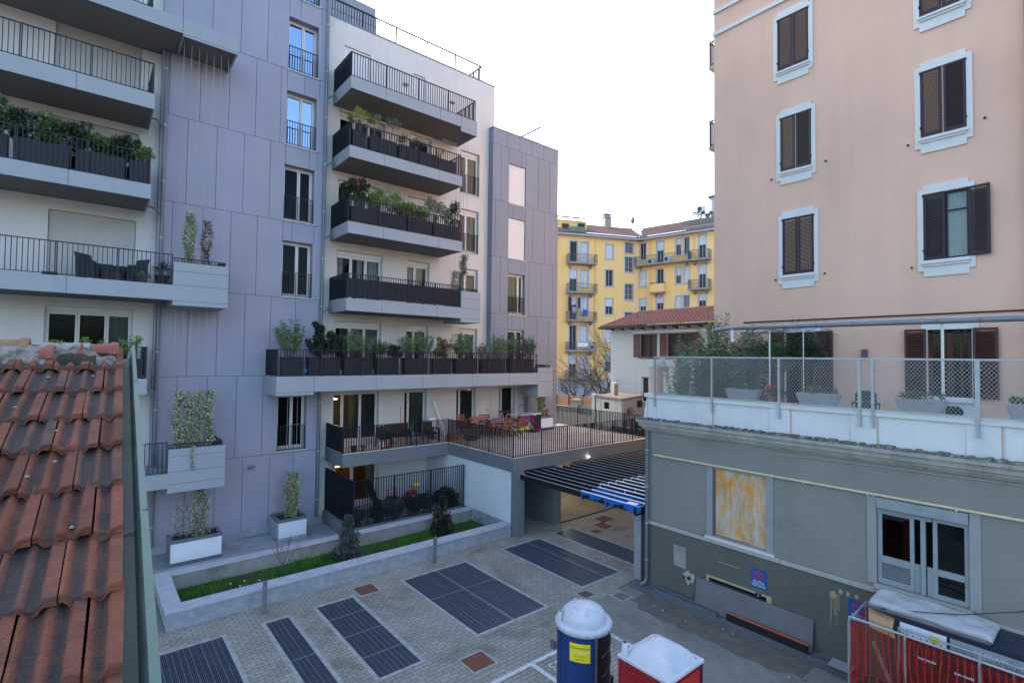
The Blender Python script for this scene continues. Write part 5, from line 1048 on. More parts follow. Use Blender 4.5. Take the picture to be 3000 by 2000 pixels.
q = MB(); q.lathe([(0, 2.60), (.03, 2.62), (.03, 2.66), (0, 2.67)], 10, (17.2, 15.3)); tag(q.build('spotlight', 'lamp_spot'), 'tiny lit white spotlight under the terrace edge above the beams', 'light')

# ============================================================ site fence, storage crate and mattress (bottom right)
CR_ = thing('storage_crate', 'dark storage container in the red fenced enclosure', 'container', (12.75, 1.2, 0))
q = MB(); q.box(12.3, 13.2, -2.0, 2.95, .1, 2.02); q.build('body', 'tarp', CR_); q = MB(); q.box(12.28, 13.22, -2.0, 2.97, 2.023, 2.06); q.build('lid', 'tarp', CR_)
for (a, b, m_) in ((2.2, 2.9, 'signwhite'), (.8, 2.15, 'fascia')): q = MB(); q.box(a, b, -1.066, -1.052, 1.72, 1.96, FG); q.build('notice', m_, CR_)
q = MB(); q.box(2.3, 2.45, -1.07, -1.0665, 1.78, 1.9, FG); q.build('notice_mark', 'signyellow', CR_)
text('lettering', 'FRESATURE', .13, 'signwhite', CR_, MFG(1.5, 1.84, -1.07), 0); text('lettering', 'M', .1, 'signblack', CR_, MFG(2.75, 1.84, -1.07), 0)
t = thing('mattress', 'crumpled plastic wrapped white mattress lying on the container', 'mattress', (12.75, 2.5, 2.1)); q = MB(); n, m_ = 30, 16; r = random.Random(2)
for side, zz in ((0, 2.08), (1, 2.19)):
    for i in range(n+1):
        for j in range(m_+1):
            u, v = i/n, j/m_; e_ = min(u, 1-u, v, 1-v); rd = .03 if e_ < .02 else 0; dz = 0 if side == 0 else .012*sin(u*17+v*5)+.01*sin(v*13-u*9)+(-.05 if e_ < .02 else 0)+.018*max(0, sin(u*6+v*3))**6
            cr = .05*((u in (0, 1)) and (v in (0, 1))); q.v.append((12.24+.98*v+(.04 if v == 0 and u in (0, 1) else 0), 1.58+1.86*u+(.05 if u == 0 and v in (0, 1) else (-.05 if u == 1 and v in (0, 1) else 0)), zz+dz))
K = (n+1)*(m_+1)
for i in range(n):
    for j in range(m_):
        k = i*(m_+1)+j; q.f.append((K+k, K+k+1, K+k+m_+2, K+k+m_+1)); q.f.append((k, k+m_+1, k+m_+2, k+1))
for i in range(n):
    for j in (0, m_): k = i*(m_+1)+j; q.f.append((k, k+m_+1, K+k+m_+1, K+k))
for j in range(m_):
    for i in (0, n): k = i*(m_+1)+j; q.f.append((k, k+1, K+k+1, K+k))
q.build('cover', 'mattress', t, smooth=True); q = MB(); q.tube([(12.25, 1.6, 2.1), (13.2, 1.6, 2.1)], .02, 6); q.tube([(12.25, 1.6, 2.1), (12.25, 3.42, 2.1)], .02, 6); q.build('piping', 'toilet_trim', t)
q = MB(); q.tube([(12.2, 3.2, 2.12), (12.6, 2.4, 2.215), (12.95, 2.05, 2.22), (13.3, 1.2, 2.5), (13.3, .3, 2.8)], .008, 4); tag(q.build('cable', 'blacksteel'), 'thin dark cable hanging over the white mattress', 'cable')
t = thing('cardboard', 'flattened brown cardboard box at the corner of the enclosure', 'cardboard', (12.3, 3.1, 1.9)); q = MB(); q.hexa([(12.0, 2.95, 1.88), (12.35, 3.0, 1.95), (12.4, 3.45, 1.98), (12.05, 3.35, 1.9), (12.0, 2.95, 1.90), (12.35, 3.0, 1.97), (12.4, 3.45, 2.0), (12.05, 3.35, 1.92)]); q.hexa([(12.0, 2.9, 1.72), (12.02, 2.9, 1.72), (12.07, 3.35, 1.76), (12.05, 3.35, 1.76), (12.0, 2.95, 1.88), (12.02, 2.95, 1.88), (12.07, 3.35, 1.9), (12.05, 3.35, 1.9)]); q.build('flap', 'cardboard', t)
def sitefence(name, label, x0, y0, x1, y1, zt, posts, film=None, tilt=0):
    t = thing(name, label, 'site fence', (x0, y0, 0), 'fences of the red mesh enclosure'); Lg = sqrt((x1-x0)**2+(y1-y0)**2); F = Fr(x0, y0, (x1-x0)/Lg, (y1-y0)/Lg, -(y1-y0)/Lg, (x1-x0)/Lg)
    q = MB(); q.tube([F.p(0, 0, zt), F.p(Lg, 0, zt)], .02, 8); q.tube([F.p(0, 0, .12), F.p(Lg, 0, .12)], .02, 8); q.build('rail', 'galv', t)
    for u in posts: q = MB(); q.tube([F.p(u, 0, .02), F.p(u, 0, zt+(.1 if u > .3 and u < Lg-.3 else 0))], .022, 8); q.build('post', 'galv', t)
    q = MB(); r = random.Random(int(x0*10)); u = .03
    while u < Lg:
        p0 = r.uniform(-.01, .01); pts = [F.p(u+p0+.02*sin(z*5+u*3), -.03, z) for z in [zt-.05-(zt-.2)*i/10 for i in range(11)]]
        for a, b in zip(pts, pts[1:]): q.bar(a, b, .019, .004, (F.d[0], F.d[1], 0))
        u += .105
    z = zt-.08
    while z > .15: q.box(0, Lg, -.032, -.029, z-.002, z+.002, F); z -= .032
    q.build('plastic_mesh', 'orangemesh', t)
    if film: q = MB(); q.box(film[0]+.3, film[1], .12, .126, .2, zt-.35, F); q.build('backing_film', 'redfilm', t)
    return t
f1 = sitefence('site_fence', 'front panel of orange red mesh with galvanised top rail', 11.64, 3.56, 11.66, -.6, 2.0, (0, .88, 1.9, 3.3), (.95, 4.1))
text('lettering', 'sun tools', .07, 'signwhite', f1, Matrix(((0, 0, -1, 11.6), (-1, 0, 0, 2.35), (0, 1, 0, 1.72), (0, 0, 0, 1))), 0); text('lettering', 'sun tools', .07, 'signwhite', f1, Matrix(((0, 0, -1, 11.6), (-1, 0, 0, 1.85), (0, 1, 0, 1.68), (0, 0, 0, 1))), 0)
sitefence('site_fence', 'rear mesh panel close to the dark container', 12.2, 2.9, 12.2, -.6, 1.88, (0, 1.6, 3.2)); sitefence('site_fence', 'side mesh panel between front fence and grey wall', 11.66, 3.58, 12.9, 3.62, 1.9, (0, 1.2))
r = random.Random(77)
for i, (x, y, m_, lb) in enumerate(((11.9, 3.2, 'junk_green', 'crumpled dark green tarpaulin behind the red mesh'), (11.95, 2.3, 'junk_wood', 'dusty brown rubble sack behind the red mesh near the second post'), (11.9, 1.4, 'redfilm', 'dark red rubble sack behind the right part of the mesh'))):
    t = thing('rubble_sack', lb, 'sack', (x, y, 0)); q = MB(); q.lathe([(.001, 0), (.2, .02), (.24, .3), (.22, .6), (.1, .85), (.001, .9)], 14, (x, y), sy=1.6)
    q.v = [(a+r.uniform(-.02, .02), b+r.uniform(-.02, .02), c) for a, b, c in q.v]; q.build('sack', m_, t, smooth=True)
t = thing('plank', 'pale wooden plank leaning inside the red mesh enclosure', 'plank', (11.9, 3.0, 0)); q = MB(); q.bar((11.85, 2.6, .05), (11.95, 3.25, 1.55), .1, .025); q.build('board', 'junk_wood', t)
# ============================================================ yellow courtyard building far behind
YG = thing('yellow_building', 'yellow courtyard apartment building with grey framed windows and small iron balconies', 'building', (52.75, 38.84, 0))
FL = Fr(52.75, 38.84, -.916, .401, .401, .916); FR = Fr(52.75, 38.84, .19, -.982, .982, .19); ZG = 4.5
Lh = []; 
for zt in (21.0, 17.6, 14.35, 10.85, 7.35):
    zs = {21.0: 18.35, 17.6: 14.9, 14.35: 11.55, 10.85: 7.95, 7.35: 4.65}[zt]
    Lh += [(8.35, 9.28, zs, zt, 'door'), (6.91, 7.85, zs if zt > 18 or zt < 8 else zt-2.0, zt, 'door2')]
for zt, zb_ in ((21.0, 19.25), (17.8, 15.85), (14.3, 12.4), (10.8, 8.9), (7.35, 5.4)): Lh.append((3.58, 4.55, zb_, zt, 'win'))
for zt, zb_ in ((21.38, 20.1), (19.6, 17.75), (16.2, 14.3), (12.7, 10.8), (9.2, 7.3)): Lh.append((.82, 1.92, zb_, zt, 'grid'))
Rh = []
for k, dz in enumerate((0, 3.4, 6.85, 10.2)):
    Rh += [(.13, .92, 19.35-dz, 21.3-dz, 'win'), (2.33, 3.18, (18.6 if k == 0 else 19.45-dz), 21.26-dz, 'win'), (4.72, 5.33, 19.38-dz, 21.3-dz, 'win'), (5.7, 6.3, 19.38-dz, 21.3-dz, 'grid' if k == 2 else 'win'), (7.43, 8.24, 18.55-dz if k < 2 else 19.5-dz, 21.36-dz, 'door')]
def ywing(F, u0, u1, hs):
    q = MB(); wall(q, F, u0, u1, ZG, 21.85, [h[:4] for h in hs], .25); q.build('wall', 'yellow', YG)
    q = MB(); q.box(u0, u1, -.06, .2, 0, ZG, F); q.build('base_wall', 'yband', YG)
    r = random.Random(len(hs))
    for (a, b, c, d, kind) in hs:
        q = MB(); s_ = .14
        q.box(a-s_, a, -.03, .02, c-.05, d+s_, F); q.box(b, b+s_, -.03, .02, c-.05, d+s_, F); q.box(a, b, -.03, .02, d, d+s_, F); q.box(a-s_-.04, b+s_+.04, -.09, .02, c-.16, c-.05, F)
        w_ = q.build('window', 'ysur', YG)
        q = MB(); q.box(a, b, .2, .24, c, d, F); q.build('pane', 'ydark' if kind != 'door2' else 'yblind', w_)
        q = MB(); m_ = (a+b)/2
        for x in (a, m_-.02, b-.05): q.box(x, x+.05, .17, .2, c, d, F)
        if kind == 'grid':
            for i in range(1, 6): x = a+(b-a)*i/6; q.box(x-.012, x+.012, .03, .05, c, d, F)
            for zz in (.3, .7): q.box(a, b, .03, .05, c+(d-c)*zz-.02, c+(d-c)*zz+.02, F)
        q.build('frame', 'ysur', w_)
        if kind in ('win', 'door') and r.random() < .85: q = MB(); h = (d-c)*r.choice((.35, .4, .5, .97, .97)); q.box(a+.01, b-.01, .12, .15, d-h, d, F); q.build('blind', 'yblind', w_)
ywing(FL, -.25, 13, Lh); ywing(FR, 0, 12, Rh)
def ybal(F, u0, u1, z, dp, rail=True, m='ybalc', wall_=False):
    q = MB(); q.box(u0, u1, -dp, -.0, z-.16, z, F)
    for u in (u0+.35, u1-.6): q.hexa([F.p(u, -.5, z-.35), F.p(u+.25, -.5, z-.35), F.p(u+.25, -.01, z-.6), F.p(u, -.01, z-.6), F.p(u, -dp*.85, z-.165), F.p(u+.25, -dp*.85, z-.165), F.p(u+.25, -.01, z-.165), F.p(u, -.01, z-.165)])
    b = q.build('balcony', m, YG); q = MB()
    if wall_: q.box(u0, u1, -dp, -dp+.1, z, z+.95, F); q.box(u0, u0+.1, -dp+.1, -.01, z, z+.95, F); q.box(u1-.1, u1, -dp+.1, -.01, z, z+.95, F); q.build('parapet', 'yellow', b); q = MB()
    zb_, zt = (z+.95, z+1.15) if wall_ else (z, z+1.0)
    pts = [F.p(u0+.03, -.05, 0)[:2], F.p(u0+.03, -dp+.04, 0)[:2], F.p(u1-.03, -dp+.04, 0)[:2], F.p(u1-.03, -.05, 0)[:2]]
    railing(q, pts, zb_, zt, .13, .022, .022, 3, toprail=(.045, .045)); q.build('railing', 'yrail', b); return b
for z in (18.35, 14.85, 11.5, 7.9, 4.6): ybal(FL, 6.15, 9.8, z, 1.1)
ybal(FR, -.2, 6.55, 18.55, 1.0); ybal(FR, 6.56, 8.9, 18.5, 1.15); ybal(FR, 6.56, 8.9, 15.1, 1.15); ybal(FR, 1.8, 3.5, 15.1, .7, wall_=True)
# clutter on the balconies: AC boxes, laundry, plants
def ac(F, u, d, z, s_=1): 
    q = MB(); q.box(u, u+.8*s_, d, d+.3, z, z+.58*s_, F); o = q.build('ac_unit', 'yblind', YG); q = MB(); q.tube([F.p(u+.3*s_, d-.012, z+.29*s_), F.p(u+.3*s_, d-.002, z+.29*s_)], .22*s_, 14); q.build('fan', 'ydark', o)
ac(FL, 6.45, -.95, 8.0); ac(FL, 6.6, -.9, 4.7); ac(FR, 3.45, -.6, 18.65); ac(FR, 1.4, -.6, 18.6)
r = random.Random(50)
def cloth(F, u, d, z, w_, h, m): q = MB(); n = 5; [q.quad(F.p(u+w_*i/n, d+.03*(i % 2), z-h), F.p(u+w_*(i+1)/n, d+.03*((i+1) % 2), z-h), F.p(u+w_*(i+1)/n, d+.03*((i+1) % 2), z), F.p(u+w_*i/n, d+.03*(i % 2), z)) for i in range(n)]; return q
def laundry(F, u, d, z, w_, h, m, label):
    o = cloth(F, u, d, z, w_, h, m).build('laundry', m); tag(o, label, 'laundry')
laundry(FL, 9.3, -1.05, 20.6, .22, 2.1, 'junk_green', 'long green awning cloth on the top left iron balcony'); laundry(FL, 8.9, -.9, 13.0, .35, .7, 'lilac', 'pinkish laundry on the third iron balcony'); laundry(FL, 8.35, -.9, 12.9, .2, .5, 'limey', 'small lime laundry on the third iron balcony')
laundry(FL, 7.4, -1.12, 8.8, 1.3, .5, 'curtain_white', 'white laundry on the fourth iron balcony above the bare tree'); laundry(FL, 6.9, -1.14, 9.05, .6, .2, 'cyan', 'turquoise cloth on the fourth iron balcony'); laundry(FL, 7.2, -.5, 12.8, .6, .8, 'tape_blue', 'blue cloth by the third floor grilled window')
laundry(FL, 9.25, -.5, 14.2, .4, 1.6, 'ydark', 'dark curtain at the left of the third balcony door'); laundry(FL, 8.1, -.5, 14.2, .3, 1.5, 'ydark', 'dark curtain at the right of the third balcony door')
# roof, gutter, chimney, dish, antennas
def tilesheet(mb, A, B_, C_, D_, nu, nv, amp, per=6):
    A, B_, C_, D_ = map(Vector, (A, B_, C_, D_)); nrm = (B_-A).cross(D_-A).normalized(); nrm = nrm if nrm.z > 0 else -nrm; b0 = len(mb.v); NU = nu*per
    for j in range(nv):
        for e in (0, 1):
            t = (j+e*.999)/nv
            for i in range(NU+1):
                s_ = i/NU; p = (A.lerp(B_, s_)).lerp(D_.lerp(C_, s_), t); mb.v.append(tuple(p+nrm*(amp*abs(sin(pi*s_*nu))+amp*.9*(1-e)+.0)))
    for j in range(2*nv-1):
        for i in range(NU): k = b0+j*(NU+1)+i; mb.f.append((k, k+1, k+NU+2, k+NU+1))
    return mb
q = MB(); tilesheet(q, FL.p(13, -.7, 21.95), FL.p(-.05, -.7, 21.95), FL.p(-2.0, 5.5, 24.75), FL.p(13, 5.5, 24.75), 50, 14, .05, 2); tilesheet(q, FR.p(-.05, -.7, 21.95), FR.p(12, -.7, 21.95), FR.p(12, 5.5, 24.75), FR.p(-2.0, 5.5, 24.75), 46, 14, .05, 2); q.build('roof', 'rooftile_brown', YG)
q = MB(); q.box(-.3, 13, -.75, .2, 21.66, 21.86, FL); q.box(0, 12, -.75, .2, 21.66, 21.86, FR); q.build('eave', 'ysur', YG)
q = MB(); q.tube([FL.p(13, -.78, 21.9), FL.p(-.4, -.78, 21.9)], .07, 6); q.tube([FR.p(-.3, -.78, 21.9), FR.p(12, -.78, 21.9)], .07, 6)
q.build('gutter', 'yrail', YG); q = MB()
for F, u in ((FL, 10.8), (FL, 6.0), (FR, 1.55), (FR, 6.9)): q.tube([F.p(u, -.1, 21.6), F.p(u, -.1, 18.7 if u in (6.9,) else 0)], .05, 6)
q.build('downpipe', 'yellow', YG)
q = MB(); q.box(1.7, 2.6, 4.2, 5.0, 23.6, 25.6, FL); c_ = q.build('chimney', 'ybalc', YG); q = MB(); q.box(1.6, 2.7, 4.1, 5.1, 25.62, 25.72, FL); q.box(1.8, 2.5, 4.3, 4.9, 25.73, 26.0, FL); q.box(1.6, 2.7, 4.1, 5.1, 26.02, 26.1, FL); q.build('chimney_cap', 'ybalc', c_)
q = MB(); q.lathe([(0, 0), (.3, .03), (.48, .14)], 18); q.xf(Matrix.Translation(FL.p(-.9, 3.5, 25.3)) @ Matrix.Rotation(radians(80), 4, 'Y') @ Matrix.Rotation(radians(20), 4, 'X')); q.tube([FL.p(-.9, 3.5, 24), FL.p(-.9, 3.5, 25.3)], .03, 5); q.build('satellite_dish', 'yrail', YG)
q = MB(); q.hexa([FL.p(-.9, -.75, 21.98), FL.p(-.1, -.75, 21.98), FL.p(-1.6, 5.0, 24.6), FL.p(-2.2, 5.0, 24.6), FL.p(-.9, -.75, 22.12), FL.p(-.1, -.75, 22.12), FL.p(-1.6, 5.0, 24.78), FL.p(-2.2, 5.0, 24.78)]); q.build('valley_flashing', 'trim', YG)
for F, u, d, z in ((FL, 9.9, 4, 28.6), (FL, -1.2, 4.5, 28.5), (FR, 3.7, 5, 26.0)):
    q = MB(); q.tube([F.p(u, d, 23), F.p(u, d, z)], .03, 5)
    for k in range(4): q.tube([F.p(u-.35, d, z-.3-k*.55), F.p(u+.35, d, z-.35-k*.55)], .02, 4)
    q.build('antenna', 'yrail', YG)
q = MB(); q.box(6.6, 13, 1.2, 5, 21.9, 23.9, FL); o = q.build('attic', 'yellow', YG); q = MB(); tilesheet(q, FL.p(13, .7, 23.95), FL.p(6.0, .7, 23.95), FL.p(6.6, 3.2, 24.9), FL.p(13, 3.2, 24.9), 26, 5, .05, 2); q.build('attic_roof', 'rooftile_red', o); q = MB(); q.box(9.0, 9.9, 1.1, 1.19, 22.8, 23.4, FL); q.box(6.9, 7.8, 1.1, 1.19, 22.3, 23.6, FL); q.build('attic_window', 'ydark', o)
q = MB(); q.box(7.2, 9.4, .2, .9, 22.2, 22.9, FL); q.build('terrace_screen', 'leaf_olive', YG)
q = MB(); q.box(5.6, 12, .3, 3, 22.4, 23.4, FR); o = q.build('roof_terrace', 'ybalc', YG); q = MB(); railing(q, [FR.p(5.4, .2, 0)[:2], FR.p(11, .2, 0)[:2]], 22.7, 23.9, .16, .03, .03, 2); q.build('railing', 'yrail', o)
ac(FR, 7.0, .6, 24.3, 1.1); q = MB(); bush(q, FR.p(7.6, .8, 23.9), 1.2, .6, .5, 700, .2, .1, 60, 14, 'hedge'); tag(q.build('roof_plants', 'leaf_olive'), 'olive green roof terrace plants near the pink building', 'plants')
q = MB(); q.box(8.2, 12, 2, 5, 22, 26.2, FR); o = q.build('turret', 'ysur', YG); q = MB(); q.hexa([FR.p(7.8, 1.6, 26.2), FR.p(12, 1.6, 26.2), FR.p(12, 5, 26.2), FR.p(7.8, 5, 26.2), FR.p(9.5, 3.2, 27.0), FR.p(12, 3.2, 27.0), FR.p(12, 3.6, 27.0), FR.p(9.5, 3.6, 27.0)]); q.build('turret_roof', 'yrail', o)
# ============================================================ white house with tiled roof, hut, garden walls, bare trees
WH = thing('white_house', 'small pale house with red tiled hip roof and dark brown shutters', 'house', (30, 19, 0)); FH = Fr(28.3, 0, 0, 1, 1, 0)
q = MB(); wall(q, FH, 10, 23.2, 0, 9.1, [(19.4, 20.72, 7.1, 8.62), (16.97, 18.67, 7.1, 8.62), (19.5, 20.6, 4.2, 5.82)], .15); q.quad((28.3, 23.2, 0), (28.3, 23.2, 9.1), (34, 23.2, 9.1), (34, 23.2, 0)); q.build('wall', 'housewall', WH)
q = MB(); tilesheet(q, (27.7, 10, 9.16), (27.7, 23.7, 9.16), (30.6, 23.62-1.2, 10.32), (30.6, 10, 10.32), 52, 13, .045, 4); tilesheet(q, (27.7, 23.7, 9.16), (33.5, 23.7, 9.16), (30.7, 22.42, 10.32), (30.6, 22.42, 10.32), 20, 6, .04, 4); q.build('roof', 'rooftile_red', WH)
q = MB(); q.tube([(30.6, 10, 10.36), (30.6, 22.5, 10.36)], .09, 6); q.tube([(30.6, 22.45, 10.36), (27.75, 23.7, 9.2)], .07, 6); q.build('ridge', 'rooftile_red', WH)
q = MB(); q.box(27.6, 27.72, 10, 23.8, 9.03, 9.16); q.box(27.72, 33, 23.7, 23.8, 9.03, 9.16); q.build('gutter', 'blacksteel', WH)
q = MB(); 
for k in range(16): y = 10.3+k*.84; q.hexa([(27.75, y, 9.02), (28.3, y, 8.92), (28.3, y+.12, 8.92), (27.75, y+.12, 9.02), (27.75, y, 9.1), (28.3, y, 9.1), (28.3, y+.12, 9.1), (27.75, y+.12, 9.1)])
q.build('rafter', 'louvre_house', WH); q = MB(); q.box(10, 21.3, -.12, -.002, 8.70, 8.82, FH); q.build('lintel_band', 'trim', WH)
for a, b, c, d, sh in ((19.4, 20.72, 7.1, 8.62, 1), (16.97, 18.67, 7.1, 8.62, 2), (19.5, 20.6, 4.2, 5.82, 0)):
    q = MB(); fm = 'trim' if sh == 0 else 'louvre_house'
    q.box(a, a+.07, .08, .13, c, d, FH); q.box(b-.07, b, .08, .13, c, d, FH); q.box((a+b)/2-.04, (a+b)/2+.04, .08, .13, c, d, FH); q.box(a, b, .08, .13, d-.07, d, FH); q.box(a-.1, b+.1, -.05, -.002, c-.08, c-.01, FH); w_ = q.build('window', fm, WH)
    q = MB(); q.box(a, b, .135, .15, c, d, FH); q.build('pane', 'ydark', w_)
    if sh: MB().box(b, b+.5, -.06, -.01, c, d, FH).build('shutter', 'louvre_house', w_)
    if sh == 2: MB().box(a-.5, a, -.06, -.01, c, d, FH).build('shutter', 'louvre_house', w_)
q = MB(); q.tube([(28.2, 22.95, 0), (28.2, 22.95, 5.5), (28.0, 23.05, 5.7), (27.9, 23.0, 5.95)], .06, 6); q.build('vent_pipe', 'trim', WH)
a = radians(16.5); F2 = Fr(23.65, 18.5, -sin(a)*-1*-1, cos(a), cos(a), sin(a)); F2 = Fr(23.65, 18.5, sin(a)*1.0, cos(a), cos(a), -sin(a)) if False else Fr(23.65, 18.5, .285, .958, .958, .29)
HT = thing('roof_hut', 'weathered concrete rooftop hut with flat roof and steel flue', 'hut', (25.2, 20, 2.9))
q = MB(); wall(q, F2, 0.1, 2.9, 2.9, 4.58, [(1.35, 1.9, 3.95, 4.35)], .15); q.quad(F2.p(.1, 0, 2.9), F2.p(.1, 3.6, 2.9), F2.p(.1, 3.6, 4.58), F2.p(.1, 0, 4.58)); q.quad(F2.p(2.9, 0, 2.9), F2.p(2.9, 3.6, 2.9), F2.p(2.9, 3.6, 4.58), F2.p(2.9, 0, 4.58)); q.build('wall', 'hutwall', HT)
q = MB(); q.box(0, 2.85, -.1, 3.75, 4.6, 4.7, F2); q.build('roof', 'hutroof', HT); q = MB(); q.box(2.86, 3.3, -.12, .5, 4.62, 4.74, F2); q.box(2.92, 3.25, -.05, .45, 2.9, 4.62, F2); q.build('pier', 'hutwall', HT)
q = MB(); q.box(1.35, 1.9, .12, .16, 3.95, 4.35, F2); q.build('opening', 'pit', HT); q = MB(); q.box(-.02, .09, 2.6, 3.3, 4.0, 4.4, F2); q.build('opening', 'pit', HT)
q = MB(); q.hexa([F2.p(-.3, .9, 3.86), F2.p(-.3, 1.6, 3.86), F2.p(.09, 1.6, 4.05), F2.p(.09, .9, 4.05), F2.p(-.3, .9, 3.9), F2.p(-.3, 1.6, 3.9), F2.p(.09, 1.6, 4.09), F2.p(.09, .9, 4.09)]); q.build('canopy', 'hutroof', HT)
fx, fy, _ = F2.p(1.6, 1.4, 0); q = MB(); q.lathe([(.13, 4.7), (.13, 5.38)], 16, (fx, fy)); f_ = q.build('flue', 'flue', HT, smooth=True); q = MB(); q.lathe([(.0, 5.56), (.24, 5.44), (.0, 5.45)], 16, (fx, fy)); q.tube([(fx-.12, fy, 5.3), (fx-.12, fy, 5.5)], .015, 4); q.tube([(fx+.12, fy, 5.3), (fx+.12, fy, 5.5)], .015, 4); q.build('flue_cap', 'galv', f_)
FRF = thing('flat_roof', 'dark felted flat roof with pale edges beyond the terrace railing', 'roof', (27, 18, 2.6)); q = MB(); q.box(22.1, 28.2, 9.6, 28, 0, 2.86); q.build('body', 'darkroof', FRF); q = MB()
for y in (10.5, 13.2, 15.9): q.box(22.3, 28, y, y+.14, 2.865, 3.0)
q.box(22.3, 22.5, 15.9, 18.2, 2.865, 3.3); q.build('edge', 'gardenwall', FRF)
q = MB(); q.box(22.6, 22.8, 9.6, 14.9, 0, 4.35); tag(q.build('brick_wall', 'brickred'), 'dark red brick wall next to the hut behind the terrace', 'wall')
t = thing('courtyard_wall', 'low grey green garden wall with capped pillars in front of the bare trees', 'wall', (30, 28, 0)); q = MB(); q.box(29.9, 30.1, 23.9, 27.7, 0, 3.25); q.box(29.9, 30.1, 28.2, 36, 0, 3.1); q.build('wall', 'gardenwall', t)
q = MB(); q.box(29.75, 30.25, 27.7, 28.2, 0, 3.6); q.build('pillar', 'gardenwall', t); q = MB(); q.box(29.65, 30.35, 27.6, 28.3, 3.603, 3.72); q.build('pillar_cap', 'gardenwall', t)
t = thing('board_fence', 'brown plank fence below the bare trees', 'fence', (34, 34, 0)); q = MB(); q.box(34, 34.1, 29, 40, 0, 3.55); q.build('boards', 'brownfence', t); q = MB()
for k in range(6): q.box(33.9, 34, 29.5+k*1.6, 29.62+k*1.6, 0, 3.7)
q.build('post', 'brownfence', t)
def baretree(x, y, h, label, seed, lean=0):
    t = thing('bare_tree', label, 'tree', (x, y, 0), 'leafless trees before the yellow building'); r = random.Random(seed); q = MB(); b0 = Vector((x, y, 0)); tp = Vector((x+lean, y+lean*.3, h*.42)); q.tube([b0, b0.lerp(tp, .5)+Vector((.1, .05, 0)), tp], .2, 8, .13); q.build('trunk', 'bark', t)
    q = MB()
    for k in range(6): a = k*1.05+r.random()*.5; twigs(q, b0.lerp(tp, .65+.07*k), Vector((cos(a)*.75, sin(a)*.75, .75)).normalized(), h*.2, .085, 5, r, .55, .12)
    q.build('branches', 'bark', t)
baretree(36.0, 26.4, 12.5, 'tallest leafless tree rising behind the white house roof', 3, .2); baretree(36.5, 30.6, 9.5, 'broad leafless tree left of the white house', 5); baretree(36.0, 33.4, 7.0, 'low leafless tree next to the lilac building edge', 8)
baretree(35, 28.6, 10.5, 'leafless tree touching the corner of the white house', 13, .1)
struct(tag(MB().box(30.2, 46, 24, 44, -.3, 0.0).build('garden_soil', 'soil'), None, None))
# ============================================================ foreground tiled roof
RA = -.04; RF = thing('tiled_roof_house', 'weathered terracotta tiled roof with moss and patched ridge in the foreground', 'house', (0, 2.5, 5))
# roof frame: u to the right along the rows, v away up the slope, h = height over camera-ground z 5.34 + .37 v
SL = .37
def RP(u, v, h=0): return (u+.04*v, v-.04*u, 7-1.66+SL*v+h)
q = MB(); AT = []; rr = random.Random(6)
prof = [(0, .020), (.06, .024), (.10, .018), (.17, .004), (.25, 0), (.33, .004), (.40, .016), (.46, .022), (.52, .016), (.59, .004), (.66, 0), (.72, .005), (.76, .018), (.80, .025), (.995, .025)]
TW, TE = .168, .32; nrow = 11; v7 = 4.12
for k in range(nrow):
    vlo = v7-k*TE; off = (0, .5)[k % 2]*TW+rr.uniform(-.01, .01)
    j = 0; ue = .010+(4.1-vlo)*.008
    while ue > -1.9:
        w_ = TW if not (j == 0 and k % 2) else TW*.56; u1 = ue; u0 = ue-w_+.004; ue -= w_; j += 1
        dz = rr.uniform(-.003, .004); rot = rr.uniform(-.008, .008); dv = rr.uniform(-.012, .012); tilt = rr.uniform(-.004, .004); b0 = len(q.v); pr = prof if w_ == TW else [(max(0, (x-.44)/.56), h) for x, h in prof if x >= .44]
        sh = rr.uniform(0, .3)
        for (vv, lift) in ((vlo+dv, .030), (vlo+dv+.004, .034), (vlo+dv+TE*.5, .018), (vlo+TE+.07, -.002)):
            for x, h in pr:
                grv = -.003*(x > .8 and int(x*90) % 2); wear = (.006*sin(x*9+k)) if vv < vlo+.03 else 0
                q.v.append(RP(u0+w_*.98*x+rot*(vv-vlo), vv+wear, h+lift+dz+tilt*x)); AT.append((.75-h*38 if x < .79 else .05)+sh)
        for x, h in pr: q.v.append(RP(u0+w_*.98*x, vlo+dv+.002, h+.030-.024+dz)); AT.append(0)
        m_ = len(pr)
        for a in range(3):
            for i in range(m_-1): k0 = b0+a*m_+i; q.f.append((k0, k0+1, k0+m_+1, k0+m_))
        for i in range(m_-1): q.f.append((b0+4*m_+i, b0+4*m_+i+1, b0+i+1, b0+i))
        q.f.append((b0+m_-1, b0+4*m_+m_-1, b0+3*m_+m_-1, b0+2*m_+m_-1, b0+m_*2-1)); q.f.append((b0, b0+m_, b0+2*m_, b0+3*m_, b0+4*m_))
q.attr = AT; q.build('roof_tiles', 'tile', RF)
q = MB(); b_ = [RP(-2, .5, -.05), RP(0.0, .5, -.05), RP(0.0, 4.6, -.05), RP(-2, 4.6, -.05)]; q.hexa([(x, y, z-.12) for x, y, z in b_]+b_); q.build('roof_deck', 'pit', RF)
q = MB(); q.hexa([(-3, .9, 0), (-.02, .9, 0), (0.10, 4.5, 0), (-3, 4.5, 0), (-3, .9, 5.4), (-.02, .9, 5.4), (.10, 4.5, 6.75), (-3, 4.5, 6.75)]); q.build('wall', 'concrete', RF)
q = MB(); q.hexa([RP(-2, 4.6, -.18), RP(0, 4.6, -.18), (.2, 8, 5.6), (-1.8, 8, 5.6), RP(-2, 4.6, -.02), RP(0, 4.6, -.02), (.2, 8, 5.8), (-1.8, 8, 5.8)]); q.build('rear_slope', 'cap_red', RF)
